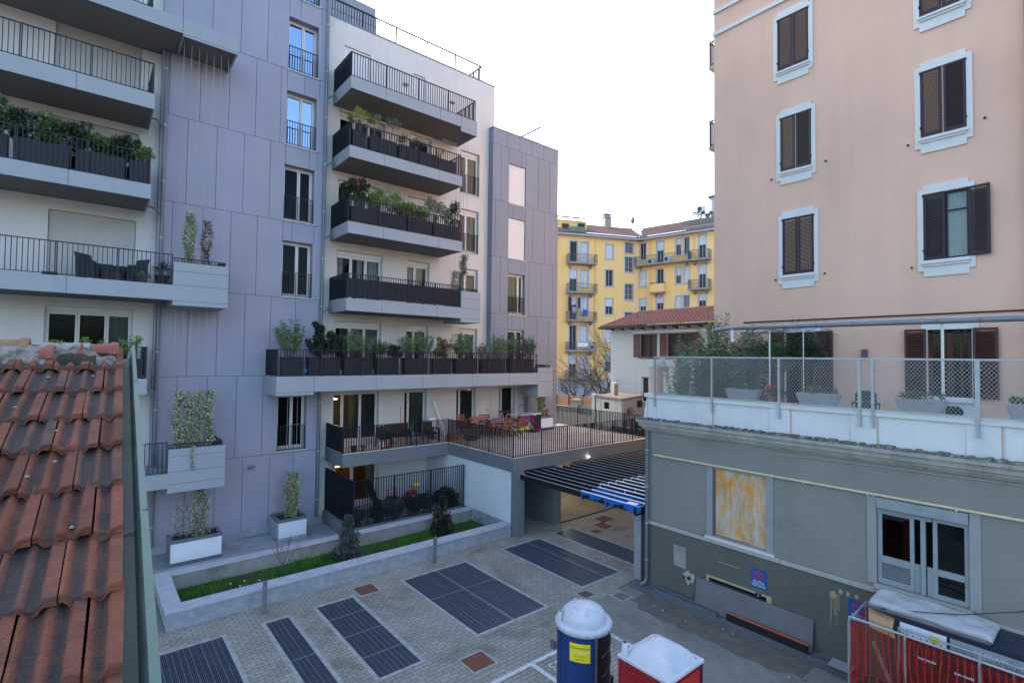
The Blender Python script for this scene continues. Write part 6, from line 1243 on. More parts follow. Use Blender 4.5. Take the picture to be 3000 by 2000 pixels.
# flashing channel with raised outer rim
def strip(p0, p1, m, name, v0=.6, v1=4.45, nseg=1):
    q = MB(); q.quad(RP(p0[0], v0, p0[1]), RP(p1[0], v0, p1[1]), RP(p1[0]*p1[2] if len(p1) > 2 else p1[0], v1, p1[1]), RP(p0[0], v1, p0[1])); return q
q = MB(); A = [(-.05, -.035), (.0, -.045), (.055, -.045), (.07, .045), (.092, .047), (.092, .02), (.075, -.06)]
AU = lambda i, v: A[i][0] if i < 2 else A[i][0]*(.078+(4.3-v)*.0165)/.092
for (v0, v1, s0) in ((.6, 2.62, 0), (2.60, 3.92, .003), (3.90, 4.5, .006)):
    for i in range(3): q.quad(RP(AU(i, v0), v0, A[i][1]-s0), RP(AU(i+1, v0), v0, A[i+1][1]-s0), RP(AU(i+1, v1), v1, A[i+1][1]-s0), RP(AU(i, v1), v1, A[i][1]-s0))
q.build('flashing', 'flashing', RF); q = MB()
for (v0, v1, s0) in ((.6, 2.62, 0), (2.60, 3.92, .003), (3.90, 4.5, .0)):
    for i in (3, 4, 5): q.quad(RP(AU(i, v0), v0, A[i][1]-s0), RP(AU(i+1, v0), v0, A[i+1][1]-s0), RP(AU(i+1, v1), v1, A[i+1][1]-s0), RP(AU(i, v1), v1, A[i][1]-s0))
q.build('flashing_rim', 'flashing_rim', RF); q = MB()
for v in (2.61,): q.tube([RP(.0, v, -.038), RP(AU(2, v), v, -.038), RP(AU(3, v), v, .04), RP(AU(4, v), v, .052)], .0035, 4)
q.build('flashing_seam', 'pipe', RF)
# screws with pale sealant
for (u, v) in ((-.13, 3.98), (-.33, 3.97), (-.42, 3.6), (-.24, 3.33), (-.13, 2.42+.15), (-.22, 3.05), (-.30, 2.95), (-.36, 2.05), (-.50, 2.9)):
    q = MB(); n = 7; q.lathe([(.008, 0), (.007, .004), (.004, .007), (.001, .008)], n); q.v = [(x*rr.uniform(.7, 1.5), y*rr.uniform(.7, 1.3), z) for x, y, z in q.v]; x, y, z = RP(u, v, .045); q.xf(Matrix.Translation((x, y, z-.004))); q.build('screw_sealant', 'membrane', RF, smooth=True)
# ridge: mortar bed, patched membrane, barrel caps, moss
def lump(name, m, u0, u1, v0, v1, h0, h1, nu, nv, seed, rough_=.02, edge=.5):
    r = random.Random(seed); q = MB(); ph = [r.uniform(0, 6) for _ in range(8)]
    for j in range(nv+1):
        for i in range(nu+1):
            s_, t = i/nu, j/nv; bell = sin(pi*t)**.6; u = u0+(u1-u0)*s_; wob = rough_*(sin(u*23+ph[0])+.6*sin(u*51+ph[1]+t*5)+.5*sin(u*97+ph[2]+t*9))
            v = v0+(v1-v0)*t+wob*(1-t)*1.2; h = h0+(h1-h0)*bell+wob*.35*bell+r.uniform(-.004, .004); e_ = min(s_, 1-s_)*nu; h -= (h1-h0)*.6*max(0, 1-e_/2)
            q.v.append(RP(u, v, h-SL*max(0, v-4.36)))
    for j in range(nv):
        for i in range(nu): k = j*(nu+1)+i; q.f.append((k, k+1, k+nu+2, k+nu+1))
    return q.build(name, m, RF, smooth=True)
lump('mortar', 'mortar', -1.9, -.10, 4.18, 4.6, -.0, .085, 90, 10, 1, .014); lump('membrane', 'membrane', -.42, -.15, 4.31, 4.56, .05, .105, 40, 10, 2, .008)
lump('moss', 'moss', -.32, -.12, 4.16, 4.30, .02, .075, 34, 7, 3, .012); lump('mortar', 'mortar', -.18, -.02, 4.17, 4.32, .01, .06, 20, 6, 4, .01)
def cap(u0, u1, r0, r1, v, hz_, m, seed):
    r = random.Random(seed); q = MB(); n = 12
    for e_, (u, rd) in enumerate(((u0, r0), (u0+.01, r0*1.0), ((u0+u1)/2, (r0+r1)/2), (u1-.045, r1*.97), (u1-.04, r1*1.12), (u1-.012, r1*1.14), (u1, r1*1.05), (u1, r1*.75))):
        for k in range(n+1): a = pi*k/n; q.v.append(RP(u, v-cos(a)*rd, hz_+sin(a)*rd*.8-SL*(v-4.36)))
    for j in range(7):
        for k in range(n): i = j*(n+1)+k; q.f.append((i, i+1, i+n+2, i+n+1))
    return q.build('ridge_cap', m, RF, smooth=True)
cap(-.16, -.012, .045, .055, 4.36, .06, 'cap_red', 1); cap(-.40, -.33, .05, .06, 4.28, .03, 'cap_red', 2); cap(-1.3, -.46, .07, .085, 4.4, .05, 'cap_tan', 3); q = MB(); q.hexa([RP(-.225, 4.26, .05), RP(-.19, 4.25, .05), RP(-.19, 4.30, .05), RP(-.225, 4.30, .05), RP(-.205, 4.27, .135), RP(-.195, 4.27, .12), RP(-.195, 4.29, .12), RP(-.205, 4.29, .135)]); q.build('tile_shard', 'cap_red', RF)

# ============================================================ balcony contents
def dbox(mb, x0, x1, y0, y1, z0, z1): mb.box(x0, x1, y0, y1, z0, z1-.0)
def potbox(name, label, x0, x1, z, h, y0=20.24, y1=20.62, group=None):
    t = thing(name, label, 'planter', ((x0+x1)/2, (y0+y1)/2, z), group); q = MB(); q.hexa([(x0+.02, y0+.02, z), (x1-.02, y0+.02, z), (x1-.02, y1-.02, z), (x0+.02, y1-.02, z), (x0, y0, z+h), (x1, y0, z+h), (x1, y1, z+h), (x0, y1, z+h)]); q.build('body', 'planter_dark', t)
    q = MB(); q.box(x0+.03, x1-.03, y0+.03, y1-.03, z+h, z+h+.006); q.build('soil', 'soil', t); return t
def bplant(label, x, y, z, h, rx, n, m, seed, L=.08, W=.035, ry=.3, name='shrub', shape='ball', fl=None, group=None, clumps=26):
    rx *= 1.15; n = int(n*1.5); W *= 1.2
    t = thing(name, label, 'plant', (x, y, z), group); s_ = MB(); r = random.Random(seed)
    for k in range(6): a = r.uniform(0, 6.28); s_.tube([(x, y, z), (x+cos(a)*rx*.3, y+sin(a)*ry*.3, z+h*.45), (x+cos(a)*rx*.7, y+sin(a)*ry*.6, z+h*.85)], .010, 4, .004)
    s_.build('stems', 'stem', t); f = MB(); bush(f, (x, y, z+h*.55), rx, ry, h*.45, n, L, W, seed, clumps, shape); f.build('foliage', m, t)
    if fl:
        k_ = MB(); r = random.Random(seed+1)
        for i in range(fl[1]): px, py, pz = x+r.uniform(-1, 1)*rx*fl[2]+fl[3], y-ry*r.uniform(.4, .9), z+h*r.uniform(*fl[4]); k_.lathe([(0, pz-.02), (.035, pz), (.02, pz+.03), (0, pz+.03)], 7, (px, py))
        k_.build('flower', fl[0], t)
    return t
# second floor long balcony: dark planters and oleanders
GP = 'dark planters along the long balcony'; P2 = [(5.62, 6.4), (6.58, 7.85), (8.02, 9.2), (9.42, 10.42), (10.72, 11.85), (12.15, 13.15), (13.4, 14.65), (14.95, 16.35), (16.7, 18.3)]
lab = ['leftmost', 'second', 'third', 'fourth', 'fifth', 'sixth', 'seventh', 'eighth', 'rightmost']
for (a, b), w_ in zip(P2, lab): potbox('planter', '%s dark ribbed planter on the long second floor balcony' % w_, a, b, 6.18, .72, group=GP)
zt = 6.9; yo = 20.45
oshrub('tall oleander at the left end of the long balcony', 5.95, yo, zt, 1.55, .52, 'leaf_oleander', 1, 26, 34)
bplant('glossy dark green laurel in front of the lilac cladding and downpipe', 7.0, yo, zt-.1, 1.5, .42, 2600, 'leaf_dark', 2, .08, .045, clumps=34); bplant('rounded green shrub left of the wide balcony window', 7.6, yo, zt-.1, 1.2, .35, 1500, 'leaf_dark', 3, .08, .045)
oshrub('feathery oleander before the left pane of the wide window', 8.3, yo, zt, 1.25, .45, 'leaf_oleander', 4, 16, 26); oshrub('feathery oleander before the right pane of the wide window', 8.95, yo, zt, 1.2, .45, 'leaf_oleander', 5, 16, 26)
oshrub('low spreading oleander right of the wide window', 9.7, yo, zt, .95, .4, 'leaf_mid', 6, 14, 24); bplant('low grey green shrub with a yellow leaf right of the wide window', 10.3, yo, zt-.1, .75, .35, 1100, 'leaf_dark', 7, .07, .04)
oshrub('arching oleander left of the narrow balcony door', 11.0, yo, zt, 1.15, .5, 'leaf_oleander', 8, 18, 28); oshrub('tall oleander in front of the narrow balcony door', 11.7, yo, zt, 1.35, .45, 'leaf_oleander', 9, 20, 30)
bplant('bushy bronze and green shrub on the long balcony', 12.75, yo, zt-.1, 1.05, .42, 1500, 'leaf_bronze', 10, .07, .04)
oshrub('tall oleander in front of the right balcony window', 13.8, yo, zt, 1.35, .6, 'leaf_oleander', 11, 26, 32)
bplant('low shrub with yellow flowers before the dark wall return', 15.1, yo, zt-.1, .8, .35, 900, 'leaf_olive', 12, .07, .03, fl=('flower_yellow', 7, .9, 0, (.6, 1)))
oshrub('left one of the three tall oleanders before the grey end block', 16.1, yo, zt, 1.35, .5, 'leaf_oleander', 13, 22, 30); oshrub('middle one of the three tall oleanders before the grey end block', 17.0, yo, zt, 1.4, .5, 'leaf_oleander', 14, 22, 30)
bplant('twiggy grey shrub between tall oleanders and bamboo', 17.6, yo, zt-.1, 1.3, .35, 1300, 'leaf_grey', 15, .06, .03); oshrub('bright green bamboo like bush at the right end of the long balcony', 18.15, yo, zt, 1.45, .42, 'leaf_mid', 16, 26, 40, name='bamboo', L=.10, W=.016)
t = thing('firewood', 'brown woven basket standing between the planters of the long balcony', 'basket', (10.55, 20.7, 6.17)); q = MB(); q.lathe([(.08, 6.17), (.13, 6.4), (.1, 6.75), (.09, 6.8)], 14, (10.55, 20.75)); q.build('wicker_body', 'terracotta', t)
t = thing('firewood', 'orange brown wooden object between the second and third planter', 'ornament', (7.95, 20.8, 6.17)); q = MB(); q.box(7.86, 8.02, 20.75, 20.85, 6.17, 6.7); q.build('board', 'teak', t)
q = MB(); q.lathe([(.03, 6.3), (.05, 6.36), (.03, 6.48), (0, 6.5)], 10, (6.5, 20.3)); tag(q.build('bottle', 'cyan'), 'small turquoise bottle by the railing of the long balcony', 'bottle')
# fourth floor planters and shrubs
for i, (a, b) in enumerate(((8.12, 9.35), (9.4, 10.65), (10.7, 11.95), (12.0, 13.35))): potbox('planter', '%s low dark planter on the fourth floor balcony' % ('leftmost', 'second', 'third', 'rightmost')[i], a, b, 12.44, .68, 20.2, 20.55, 'dark planters on the fourth floor balcony')
z4 = 13.1
bplant('dark camellia with red blooms at the left end of the fourth floor balcony', 8.45, yo, z4, 1.35, .55, 2300, 'leaf_dark', 20, .08, .04, fl=('flower_red', 12, .5, .15, (.6, .95)))
bplant('light green feathery shrub beside the red flowering camellia', 9.25, yo, z4, 1.15, .38, 1300, 'leaf_light', 21, .08, .02); bplant('yellow green bush in the middle of the fourth floor balcony', 10.05, yo, z4+.1, 1.0, .42, 1300, 'leaf_light', 22, .09, .022)
bplant('low broad leaved plant by the middle of the fourth floor railing', 10.95, yo, z4, .6, .55, 900, 'leaf_light', 23, .12, .07, shape='hedge'); bplant('airy olive green shrub before the small window of the fourth floor', 12.2, yo, z4, 1.3, .5, 1500, 'leaf_olive', 24, .07, .025)
bplant('thin green sprig left of the end of the fourth floor balcony', 12.85, yo, z4, 1.1, .22, 500, 'leaf_mid', 25, .07, .03); bplant('upright leafy shrub at the right end of the fourth floor balcony', 13.25, yo, z4, 1.35, .2, 700, 'leaf_dark', 26, .08, .04)
# fifth floor: palm, olive trees and tall planters
for i, (a, b, h) in enumerate(((8.12, 8.72, .75), (8.9, 10.12, .72), (10.25, 11.2, .72), (11.22, 12.2, .68), (12.22, 13.2, .62))): potbox('planter', '%s tall dark planter on the fifth floor balcony' % ('leftmost', 'second', 'third', 'fourth', 'rightmost')[i], a, b, 15.55, h, 20.2, 20.6, 'dark planters on the fifth floor balcony')
t = thing('fan_palm', 'fan palm with yellow green leaves at the left of the fifth floor balcony', 'palm', (8.5, 20.4, 16.25)); q = MB(); q.tube([(8.5, 20.4, 16.25), (8.5, 20.4, 16.85)], .07, 8); q.build('trunk', 'bark', t)
q = MB(); r = random.Random(70)
for k in range(15):
    a = k*2.4; el = radians(r.uniform(-15, 75)); d = Vector((cos(a)*cos(el), sin(a)*cos(el), sin(el))); c0 = Vector((8.5, 20.4, 16.85)); hub = c0+d*.3; q.tube([c0, hub], .008, 4, cap=False); sd_ = d.cross(Vector((0, 0, 1))).normalized()
    for j in range(15): b_ = radians(-75+j*10.7); dd = d*cos(b_)+sd_*sin(b_); tip = hub+dd*.34-Vector((0, 0, .05)); p_ = sd_*cos(b_)*.014-d*sin(b_)*.014; q.quad(tuple(hub), tuple(hub+dd*.2+p_), tuple(tip), tuple(hub+dd*.2-p_))
q.build('fronds', 'palm', t)
def olive(label, x, z, h, seed, lean=0):
    t = thing('olive_tree', label, 'olive tree', (x, 20.4, z)); r = random.Random(seed); q = MB(); p = Vector((x, 20.4, z)); tp = Vector((x+lean, 20.4, z+h*.6)); q.tube([p, tp], .02, 6, .014)
    f = MB()
    for k in range(4): a = k*1.6; e_ = tp+Vector((cos(a)*.2, sin(a)*.15, h*.25)); q.tube([tp, e_], .010, 5, .004); bush(f, tuple(e_), .16, .14, .16, 240, .055, .018, seed+k, 6)
    q.build('trunk', 'stem', t); f.build('crown', 'leaf_olive', t)
olive('small olive standard right of the fan palm', 9.15, 16.25, 1.0, 71); olive('taller leaning olive with pale forked trunk on the fifth floor', 9.85, 16.25, 1.05, 75, .15)
bplant('thin dark shrub right of the olives on the fifth floor', 10.5, 20.4, 16.25, .55, .16, 240, 'leaf_dark', 76, .05, .03); bplant('bushy dark shrub before the fifth floor window', 11.2, 20.4, 16.2, .7, .28, 500, 'leaf_dark', 77, .05, .03); bplant('sparse pinkish twiggy plant right on the fifth floor', 12.4, 20.4, 16.15, .6, .2, 240, 'leaf_bronze', 78, .05, .02)
# third floor climber, left side climbers
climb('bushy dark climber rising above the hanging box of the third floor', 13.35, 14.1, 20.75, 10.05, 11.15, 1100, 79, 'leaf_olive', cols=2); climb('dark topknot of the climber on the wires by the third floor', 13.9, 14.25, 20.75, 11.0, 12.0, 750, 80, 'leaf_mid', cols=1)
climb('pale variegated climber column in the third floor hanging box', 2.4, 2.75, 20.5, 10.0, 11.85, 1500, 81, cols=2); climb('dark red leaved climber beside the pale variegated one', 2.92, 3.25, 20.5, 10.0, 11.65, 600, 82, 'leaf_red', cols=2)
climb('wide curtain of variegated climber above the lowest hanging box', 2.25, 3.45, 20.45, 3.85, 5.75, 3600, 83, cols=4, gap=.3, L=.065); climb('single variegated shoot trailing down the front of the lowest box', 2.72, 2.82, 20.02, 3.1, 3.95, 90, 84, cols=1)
q = MB(); q.box(3.45, 3.66, 20.3, 20.9, 3.84, 4.0); tag(q.build('flower_box', 'pot_dark'), 'black plastic box at the right end of the lowest hanging trough', 'flower box')
q = MB(); q.box(3.45, 3.66, 20.3, 20.9, 10.03, 10.16); tag(q.build('flower_box', 'pot_dark'), 'black plastic box at the right end of the third floor hanging trough', 'flower box')
# fourth floor left balcony with bamboo hedge
for i, (a, b) in enumerate(((-3.2, -1.92), (-1.82, -.58), (-.45, .75), (.84, 1.34))): potbox('planter', '%s dark planter on the left fourth floor balcony' % ('cut off leftmost', 'long second', 'third', 'short rightmost')[i], a, b, 12.43, .72, 20.2, 20.55, 'dark planters on the left fourth floor balcony')
for i, (x, h) in enumerate(((-2.3, 1.3), (-1.6, 1.15), (-1.0, 1.05), (-.4, 1.05), (.2, .95), (.75, .9))): bplant('%s green bush of the hedge on the left fourth floor balcony' % ('cut off leftmost', 'second', 'third', 'fourth', 'fifth', 'sixth')[i], x, yo, 13.0, h, .42, 1700, 'leaf_dark' if i % 2 else 'leaf_mid', 90+i, .10, .035, group='hedge bushes on the left fourth floor balcony')
bplant('yellow green bush at the right end of the left fourth floor balcony', 1.12, yo, 13.05, .7, .25, 800, 'leaf_light', 97, .09, .05)
# second floor left balcony twigs and black planter
potbox('planter', 'black planter on the balcony just above the gutter end', .5, 1.38, 6.18, .62, 20.2, 20.6)
for x, s_ in ((1.2, 1), (.45, 2), (-.1, 3), (-.7, 4), (.85, 5)): bplant('%s leafed sprig rising behind the ridge of the tiled roof' % ('tallest', 'small', 'sparse', 'thin', 'pale')[s_-1], x, yo, 6.8, .75 if s_ == 1 else .6, .18, 260, 'leaf_light', 98+s_, .06, .03, ry=.15)
# wicker set on the third floor left balcony
def wchair(label, x, y, z, rz, group='black wicker chairs'):
    t = thing('wicker_chair', label, 'chair', (0, 0, 0), group); q = MB(); q.box(-.28, .28, -.28, .28, .12, .40); q.build('seat', 'wicker', t, bevel=.02); q = MB(); q.hexa([(-.28, .22, .38), (.28, .22, .38), (.28, .29, .38), (-.28, .29, .38), (-.30, .36, .86), (.30, .36, .86), (.30, .42, .86), (-.30, .42, .86)]); q.build('backrest', 'wicker', t, bevel=.015)
    for s_ in (-1, 1): q = MB(); q.hexa([(s_*.32-.04, -.3, .05), (s_*.32+.04, -.3, .05), (s_*.32+.04, .28, .05), (s_*.32-.04, .28, .05), (s_*.34-.04, -.32, .56), (s_*.34+.04, -.32, .56), (s_*.34+.04, .3, .62), (s_*.34-.04, .3, .62)]); q.build('armrest', 'wicker', t, bevel=.012)
    for sx in (-1, 1):
        for sy in (-1, 1): q = MB(); q.box(sx*.26-.02, sx*.26+.02, sy*.24-.02, sy*.24+.02, 0, .12); q.build('leg', 'wicker', t)
    t.location = (x, y, z); t.rotation_euler = (0, 0, rz); return t
wchair('black wicker armchair left of the wicker cube table', .08, 20.85, 9.26, radians(50)); wchair('black wicker armchair right of the wicker cube table', 1.02, 20.95, 9.26, radians(-60))
t = thing('wicker_table', 'low black wicker cube table between the two wicker chairs', 'table', (.52, 20.6, 9.26)); q = MB(); q.box(.3, .76, 20.4, 20.85, 9.27, 9.6); q.build('base', 'wicker', t, bevel=.01); q = MB(); q.box(.27, .79, 20.37, 20.88, 9.603, 9.63); q.build('top', 'wicker', t)
t = thing('potted_yucca', 'spiky yucca in a round dark pot at the end of the left balcony', 'potted plant', (1.83, 20.5, 9.26)); q = MB(); q.lathe([(.14, 9.26), (.2, 9.52), (.225, 9.53), (.22, 9.57), (0, 9.55)], 20, (1.83, 20.5)); q.build('pot', 'pot_dark', t); q = MB(); q.tube([(1.83, 20.5, 9.55), (1.83, 20.5, 9.8)], .03, 6); q.build('trunk', 'bark', t); q = MB(); r = random.Random(5)
for k in range(60): a = k*2.4; el = radians(r.uniform(-35, 70)); d = Vector((cos(a)*cos(el), sin(a)*cos(el), sin(el))); leaf(q, Vector((1.83, 20.5, 9.8)), d, .34, .03, r)
q.build('leaves', 'leaf_dark', t)
bplant('small mixed flowers on the floor beside the yucca pot', 1.3, 20.4, 9.26, .35, .16, 260, 'leaf_olive', 110, .05, .03, ry=.12, name='potted_flowers', fl=('flower_pink', 5, .8, .1, (.2, .7)))
q = MB(); q.box(-1.1, -.75, 20.2, 20.4, 9.26, 9.35); tag(q.build('flower_box', 'pot_dark'), 'small black box on the floor of the left third floor balcony', 'flower box')

# ============================================================ terrace furniture
TZ = 3.024
def slat_chair(label, x, y, rz, z=TZ, name='garden_chair', group='teak folding chairs', hh=.92):
    t = thing(name, label, 'chair', (0, 0, 0), group)
    q = MB()
    for k in range(6): q.box(-.24, .24, -.24+k*.08, -.18+k*.08, .44, .46)
    q.build('seat', 'teak', t); q = MB()
    for k in range(5): zz = .54+k*.085; q.hexa([(-.23, .25+k*.02, zz), (.23, .25+k*.02, zz), (.23, .27+k*.02, zz), (-.23, .27+k*.02, zz), (-.23, .265+k*.02, zz+.055), (.23, .265+k*.02, zz+.055), (.23, .285+k*.02, zz+.055), (-.23, .285+k*.02, zz+.055)])
    for s_ in (-1, 1): q.bar((s_*.25, .2, .42), (s_*.25, .37, .97), .04, .03)
    q.build('backrest', 'teak', t)
    for s_ in (-1, 1):
        q = MB(); q.bar((s_*.27, -.26, 0), (s_*.27, .24, .66), .035, .03); q.build('leg', 'teak', t); q = MB(); q.bar((s_*.235, .26, 0), (s_*.235, -.22, .44), .035, .03); q.build('leg', 'teak', t); q = MB(); q.box(s_*.27-.03, s_*.27+.03, -.26, .3, .65, .68); q.build('armrest', 'teak', t)
    t.location = (x, y, z); t.rotation_euler = (0, 0, rz); return t
c0 = slat_chair('stacked teak chairs, the bottom one, leaning by the third glass door', 14.45, 20.9, radians(15))
dup(c0, (14.45, 20.95, TZ+.16), radians(15), 'teak chair on top of the stack by the third glass door')
dup(c0, (15.1, 20.75, TZ), radians(5), 'teak chair right of the chair stack, backrest to the wall'); dup(c0, (15.75, 20.2, TZ), radians(160), 'teak chair with its back to the railing, left side of the table'); dup(c0, (16.0, 21.3, TZ), radians(-20), 'teak chair behind the lilac tablecloth on the wall side')
dup(c0, (16.1, 19.9, TZ), radians(175), 'low teak chair at the near side of the table with armrests'); dup(c0, (16.75, 19.75, TZ), radians(200), 'tallest looking teak chair nearest to the table corner')
t = thing('garden_table', 'long teak garden table', 'table', (16.9, 20.9, TZ)); q = MB()
for k in range(8): q.box(15.9, 17.6, 20.4+k*.115, 20.5+k*.115, TZ+.72, TZ+.745)
q.build('top', 'teak', t)
for (x, y) in ((16.0, 20.48), (17.5, 20.48), (16.0, 21.22), (17.5, 21.22)): q = MB(); q.box(x-.035, x+.035, y-.035, y+.035, TZ, TZ+.72); q.build('leg', 'teak', t)
q = MB(); q.box(15.98, 17.5, 20.46, 20.5, TZ+.62, TZ+.718); q.build('apron', 'teak', t)
q = MB(); n = 14
for i in range(n+1):
    for j in range(9): u, v = i/n, j/8; q.v.append((15.95+1.05*u, 20.36+.98*v, TZ+.752+.008*sin(u*20+v*7)-(.10 if j in (0, 8) else 0)))
for i in range(n):
    for j in range(8): k = i*9+j; q.f.append((k, k+9, k+10, k+1))
tag(q.build('tablecloth', 'lilac', smooth=True), 'crumpled lilac cloth on the left half of the teak table', 'tablecloth')
t = thing('drying_rack', 'white folding clothes drying rack hung with dark laundry', 'drying rack', (18.1, 20.6, TZ)); q = MB()
for y in (20.2, 20.95): q.tube([(17.6, y, TZ), (18.5, y, TZ+.95)], .012, 6); q.tube([(18.5, y, TZ), (17.6, y, TZ+.95)], .012, 6)
for k in range(9): x = 17.3+k*.18; q.tube([(x, 20.15, TZ+.95), (x, 21.0, TZ+.95)], .006, 5)
for y in (20.15, 21.0): q.tube([(17.2, y, TZ+.95), (18.85, y, TZ+.95)], .01, 6)
q.build('frame', 'whiteplastic', t)
for (x, y, w_, h, m_, lb) in ((17.3, 20.12, .5, .55, 'magenta', 'magenta towel hanging at the left of the drying rack'), (18.45, 20.14, .4, .75, 'navy', 'dark navy clothes hanging at the right of the drying rack'), (18.05, 20.16, .35, .5, 'maroon', 'maroon shirt in the middle of the drying rack'), (17.85, 20.98, .3, .4, 'junk_green', 'dark green cloth at the back of the drying rack')):
    laundry(Fr(x, y, 1, 0, 0, 1), 0, 0, TZ+.94, w_, h, m_, lb)
for i in range(7): q = MB(); q.box(18.2+i*.09, 18.24+i*.09, 20.13, 20.16, TZ+.93, TZ+1.02); tag(q.build('clothes_peg', 'whiteplastic'), 'white clothes peg in the row on the drying rack edge', 'clothes peg', 'white clothes pegs on the drying rack')
t = thing('bucket', 'red bucket with pink bowl on top beside the terrace planter', 'bucket', (18.7, 20.35, TZ)); q = MB(); q.lathe([(.11, TZ), (.15, TZ+.33)], 18, (18.7, 20.35)); q.build('body', 'redplastic', t, smooth=True); q = MB(); q.lathe([(0, TZ+.34), (.14, TZ+.34), (.17, TZ+.47), (.15, TZ+.47), (.0, TZ+.4)], 18, (18.7, 20.35)); q.build('bowl', 'flower_pink', t, smooth=True)
for (x, y, m_, lb) in ((17.55, 20.35, 'limey', 'lime green toy tub under the left of the drying rack'), (18.1, 20.5, 'limey', 'olive lime toy tub under the middle of the drying rack'), (18.3, 20.2, 'maroon', 'flat maroon basin on the floor before the drying rack')):
    t = thing('basin', lb, 'basin', (x, y, TZ)); q = MB(); h = .1 if m_ == 'maroon' else .3; q.lathe([(0, TZ+.01), (.15, TZ+.01), (.2, TZ+h), (.18, TZ+h), (.13, TZ+.03)], 16, (x, y)); q.build('tub', m_, t, smooth=True)
t = thing('ironing_board', 'maroon oval side table behind the drying rack', 'table', (17.0, 21.2, TZ)); q = MB(); q.lathe([(0, TZ+1.05), (.3, TZ+1.05), (.3, TZ+1.08), (0, TZ+1.09)], 24, (17.3, 21.35), sx=1.4); q.build('top', 'maroon', t); q = MB(); q.tube([(17.1, 21.35, TZ), (17.5, 21.35, TZ+1.05)], .014, 5); q.tube([(17.5, 21.35, TZ), (17.1, 21.35, TZ+1.05)], .014, 5); q.build('legs', 'whiteplastic', t)
t = thing('hose_hoop', 'dark curved hose hoop standing behind the drying rack', 'hose', (18.6, 21.2, TZ)); q = MB(); q.tube([(18.5+.28*cos(a), 21.3, TZ+1.1+.3*sin(a)) for a in [radians(-60+k*20) for k in range(14)]], .02, 6); q.build('hose', 'toilet_trim', t)
t = thing('potted_plant', 'small terracotta pot with red plant at the right of the terrace climber', 'potted plant', (19.85, 20.8, 3.77)); q = MB(); q.lathe([(.05, 3.77), (.08, 3.92), (0, 3.9)], 12, (19.85, 20.8)); q.build('pot', 'terracotta', t); f = MB(); bush(f, (19.85, 20.8, 4.02), .08, .08, .1, 90, .06, .03, 3, 6); f.build('foliage', 'leaf_red', t)
# black lounge set on the left part of the terrace
def sofa(label, x0, x1, y0, y1, rz=0, back='y1'):
    t = thing('garden_sofa' if x1-x0 > 1 else 'lounge_chair', label, 'sofa' if x1-x0 > 1 else 'chair', ((x0+x1)/2, (y0+y1)/2, TZ)); q = MB(); q.box(x0+.04, x1-.04, y0+.04, y1-.1, TZ+.36, TZ+.42); q.build('seat', 'blacksteel', t, bevel=.01)
    q = MB(); q.hexa([(x0+.03, y1-.1, TZ+.40), (x1-.03, y1-.1, TZ+.40), (x1-.03, y1-.06, TZ+.40), (x0+.03, y1-.06, TZ+.40), (x0+.03, y1+.04, TZ+.86), (x1-.03, y1+.04, TZ+.86), (x1-.03, y1+.08, TZ+.86), (x0+.03, y1+.08, TZ+.86)]); q.build('backrest', 'blacksteel', t)
    for x in (x0, x1-.04):
        q = MB(); q.box(x, x+.04, y0, y1, TZ+.58, TZ+.62); q.build('armrest', 'blacksteel', t)
        for y in (y0, y1-.04): q = MB(); q.box(x, x+.04, y, y+.04, TZ, TZ+.58); q.build('leg', 'blacksteel', t)
    return t
sofa('two seat black garden sofa in front of the white wall', 10.35, 11.55, 20.75, 21.4); s1 = sofa('black lounge chair to the left of the garden sofa', 9.75, 10.3, 20.45, 21.0); sofa('black lounge chair to the right of the garden sofa', 12.2, 12.75, 20.6, 21.2)
t = thing('coffee_table', 'dark glass topped low table beside the garden sofa', 'table', (11.6, 20.5, TZ)); q = MB(); q.box(11.1, 12.0, 20.3, 20.75, TZ+.4, TZ+.43); q.build('top', 'blacksteel', t)
for (x, y) in ((11.12, 20.32), (11.95, 20.32), (11.12, 20.7), (11.95, 20.7)): q = MB(); q.box(x-.02, x+.02, y-.02, y+.02, TZ, TZ+.4); q.build('leg', 'blacksteel', t)
t = thing('potted_plant', 'yellow green plant in a turquoise pot on the low table', 'potted plant', (11.3, 20.5, TZ+.43)); q = MB(); q.lathe([(.05, TZ+.43), (.07, TZ+.58), (0, TZ+.57)], 14, (11.3, 20.5)); q.build('pot', 'cyan', t); f = MB(); bush(f, (11.3, 20.5, TZ+.75), .09, .09, .14, 120, .08, .035, 4, 7); f.build('foliage', 'leaf_light', t)
t = thing('shop_bag', 'white and red sack on the floor by the left lounge chair', 'bag', (9.85, 20.35, TZ)); q = MB(); q.lathe([(.001, TZ), (.16, TZ+.02), (.18, TZ+.15), (.1, TZ+.3), (.001, TZ+.34)], 12, (9.75, 20.4), sy=.8); q.build('bag', 'whiteplastic', t, smooth=True); q = MB(); q.box(9.75, 10.1, 20.25, 20.45, TZ, TZ+.09); q.build('red_end', 'redplastic', t)
q = MB(); q.hexa([(8.95, 20.9, TZ), (9.6, 21.05, TZ), (9.62, 20.97, TZ), (8.97, 20.82, TZ), (8.95, 20.9, TZ+.04), (9.6, 21.05, TZ+.04), (9.62, 20.97, TZ+.04), (8.97, 20.82, TZ+.04)]); tag(q.build('plank', 'whiteplastic'), 'pale plank lying flat on the terrace by the sliding door', 'plank')
t = thing('plank', 'tall white board leaning on the wall right of the second door', 'plank', (13.45, 21.6, TZ)); q = MB(); q.bar((13.6, 21.35, TZ), (13.25, 21.95, TZ+1.75), .14, .05); q.build('board', 'whiteplastic', t)
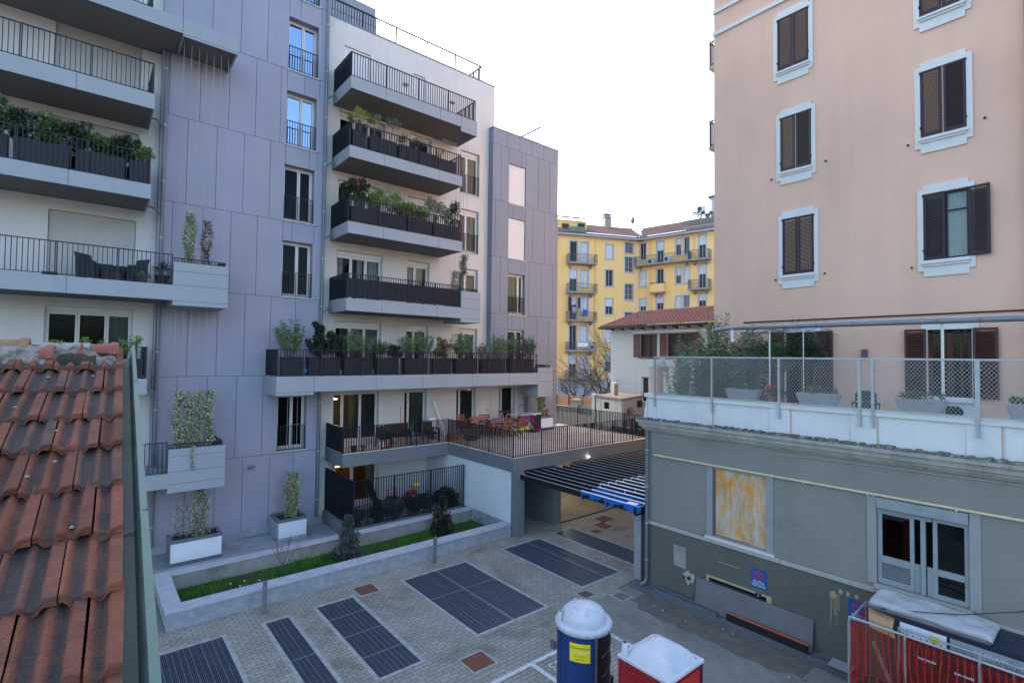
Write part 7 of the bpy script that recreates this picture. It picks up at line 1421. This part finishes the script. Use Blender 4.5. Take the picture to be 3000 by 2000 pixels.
t = thing('plastic_box', 'white plastic cabinet beside the leaning white board', 'box', (12.95, 21.7, TZ)); q = MB(); q.box(12.75, 13.15, 21.55, 21.9, TZ+.45, TZ+1.0); q.build('body', 'whiteplastic', t, bevel=.02); q = MB(); q.box(12.78, 13.12, 21.58, 21.87, TZ, TZ+.45); q.build('legs', 'lilac', t)
t = thing('trash_bag', 'lilac and white bag on the floor below the white cabinet', 'bag', (13.0, 21.3, TZ)); q = MB(); q.lathe([(.001, TZ), (.2, TZ+.03), (.22, TZ+.25), (.12, TZ+.5), (.001, TZ+.52)], 14, (13.0, 21.3)); q.build('bag', 'lilac', t, smooth=True)
q = MB(); q.tube([(11.5, 21.95, TZ), (11.45, 22.0, TZ+1.6)], .014, 6); tag(q.build('broom_stick', 'railtop'), 'thin green grey broom stick leaning left of the second door', 'broom')
t = thing('plant_pot', 'grey tapered plant pot by the terrace railing', 'pot', (8.5, 20.35, TZ)); q = MB(); q.lathe([(.08, TZ), (.13, TZ+.26), (.11, TZ+.26), (.1, TZ+.2), (0, TZ+.2)], 16, (8.5, 20.35)); q.build('pot', 'pot_dark', t, smooth=True)
t = thing('potted_plant', 'tiny dark plant in a pot right of the tapered pot', 'potted plant', (8.9, 20.35, TZ)); q = MB(); q.lathe([(.05, TZ), (.07, TZ+.12), (0, TZ+.1)], 12, (8.9, 20.35)); q.build('pot', 'terracotta', t); f = MB(); bush(f, (8.9, 20.35, TZ+.18), .1, .1, .07, 80, .06, .03, 9, 6); f.build('foliage', 'leaf_dark', t)
t = thing('cardboard_box', 'open brown cardboard box behind the inner corner of the railing', 'box', (13.5, 20.6, TZ)); q = MB()
for a in ((13.3, 13.8, 20.5, 20.515), (13.3, 13.8, 20.885, 20.9), (13.3, 13.315, 20.515, 20.885), (13.785, 13.8, 20.515, 20.885)): q.box(*a, TZ, TZ+.28)
q.box(13.3, 13.8, 20.5, 20.9, TZ, TZ+.01); q.build('carton', 'cardboard', t)
t = thing('garden_hose', 'coiled dark hose on the terrace floor behind the railing', 'hose', (14.1, 19.9, TZ)); q = MB(); q.tube([(14.1+(.22+.003*k)*cos(k*.4), 19.9+(.22+.003*k)*sin(k*.4), TZ+.03+.002*k) for k in range(70)], .016, 6); q.build('coil', 'hose', t)
t = thing('outdoor_tap', 'small wall tap on the white wall above the teak table', 'tap', (16.6, 22.0, TZ+1.1)); q = MB(); q.tube([(16.6, 22.04, TZ+1.15), (16.6, 21.95, TZ+1.15), (16.6, 21.92, TZ+1.05)], .015, 6); q.tube([(16.56, 21.97, TZ+1.2), (16.64, 21.97, TZ+1.2)], .01, 5); q.build('spout', 'steel', t)
# ground floor patio contents
for i, (x, h, rx, m_) in enumerate(((8.35, .75, .35, 'leaf_grey'), (9.0, .95, .4, 'leaf_dark'), (9.75, .85, .4, 'leaf_grey'), (10.5, .95, .4, 'leaf_dark'), (11.2, .8, .35, 'leaf_grey'), (11.95, 1.1, .4, 'leaf_dark'), (12.5, .85, .3, 'leaf_dark'))):
    bplant('%s bush of the row behind the black patio fence' % ('leftmost', 'second', 'third', 'fourth', 'fifth', 'tall sixth', 'rightmost')[i], x, 19.15, .3, h, rx, 1300, m_, 120+i, .07, .045, group='bushes behind the patio fence')
t = thing('patio_chair', 'red metal chair behind the patio fence', 'chair', (10.4, 20.4, .3)); q = MB(); q.box(10.2, 10.6, 20.2, 20.6, .74, .77); q.build('seat', 'redplastic', t); q = MB()
for x in (10.2, 10.58): q.tube([(x, 20.6, .3), (x, 20.62, 1.25)], .016, 6); q.tube([(x, 20.2, .3), (x, 20.2, .76)], .016, 6)
q.tube([(10.2, 20.62, 1.2), (10.58, 20.62, 1.2)], .014, 6); q.tube([(10.2, 20.62, 1.0), (10.58, 20.62, 1.0)], .014, 6); q.build('frame', 'redplastic', t)
t = thing('stroller', 'folded black stroller leaning on the patio wall', 'stroller', (9.9, 21.6, .3)); q = MB(); q.bar((10.05, 21.4, .4), (9.8, 21.75, 1.45), .3, .12); q.build('body', 'blacksteel', t, bevel=.02); q = MB()
for x in (9.9, 10.2): q.tube([(x-.02, 21.35, .4), (x+.02, 21.35, .4)], .09, 14)
q.build('wheel', 'blacksteel', t)
for (x, m_, lb) in ((11.05, 'redplastic', 'red plastic toy tub heaped on the patio'), (11.3, 'flower_yellow', 'yellow toy on the pile on the patio'), (11.42, 'signyellow', 'lemon yellow toy on top of the pile on the patio'), (11.28, 'orangemesh', 'bright orange toy box in the pile on the patio'), (11.5, 'cyan', 'pale blue toy bottle at the right of the toy pile')):
    k = 'redplastic flower_yellow signyellow orangemesh cyan'.split().index(m_); q = MB(); z = (.95, 1.2, 1.2, .9, .75)[k]; q.lathe([(0, z), (.1, z), (.14, z+.1), (.1, z+.17), (.04, z+.2), (0, z+.2)], 9, (x, 20.2)); t = thing('toy', lb, 'toy', (x, 20.2, z), 'toys on the patio'); q.build('shell', m_, t, smooth=True)
t = thing('toy_shelf', 'low grey rack under the pile of toys on the patio', 'rack', (11.25, 20.3, .3)); q = MB(); q.box(10.9, 11.65, 20.05, 20.45, .72, .76); [q.box(x, x+.03, y, y+.03, .3, .72) for x in (10.9, 11.62) for y in (20.05, 20.42)]; q.build('rack', 'pipe', t)
t = thing('clothes_airer', 'grey clothes airer frame at the right end of the patio', 'drying rack', (12.3, 20.6, .3)); q = MB(); q.tube([(12.0, 20.6, .3), (12.5, 20.6, 1.75)], .012, 5); q.tube([(12.5, 20.6, .3), (12.1, 20.6, 1.75)], .012, 5); q.tube([(12.1, 20.6, 1.75), (12.5, 20.6, 1.75)], .012, 5); q.tube([(12.0, 20.6, 1.2), (12.6, 20.6, 1.2)], .01, 5); q.build('frame', 'galv', t)
q = MB(); q.lathe([(0, .95), (.3, 1.0), (.28, 1.05), (0, 1.08)], 20, (10.05, 19.9), sy=.8); q.lathe([(.03, .3), (.03, .95)], 8, (10.05, 19.9)); t = thing('round_table', 'small dark round table behind the patio bushes', 'table', (10.05, 19.9, .3)); q.build('top', 'blacksteel', t)
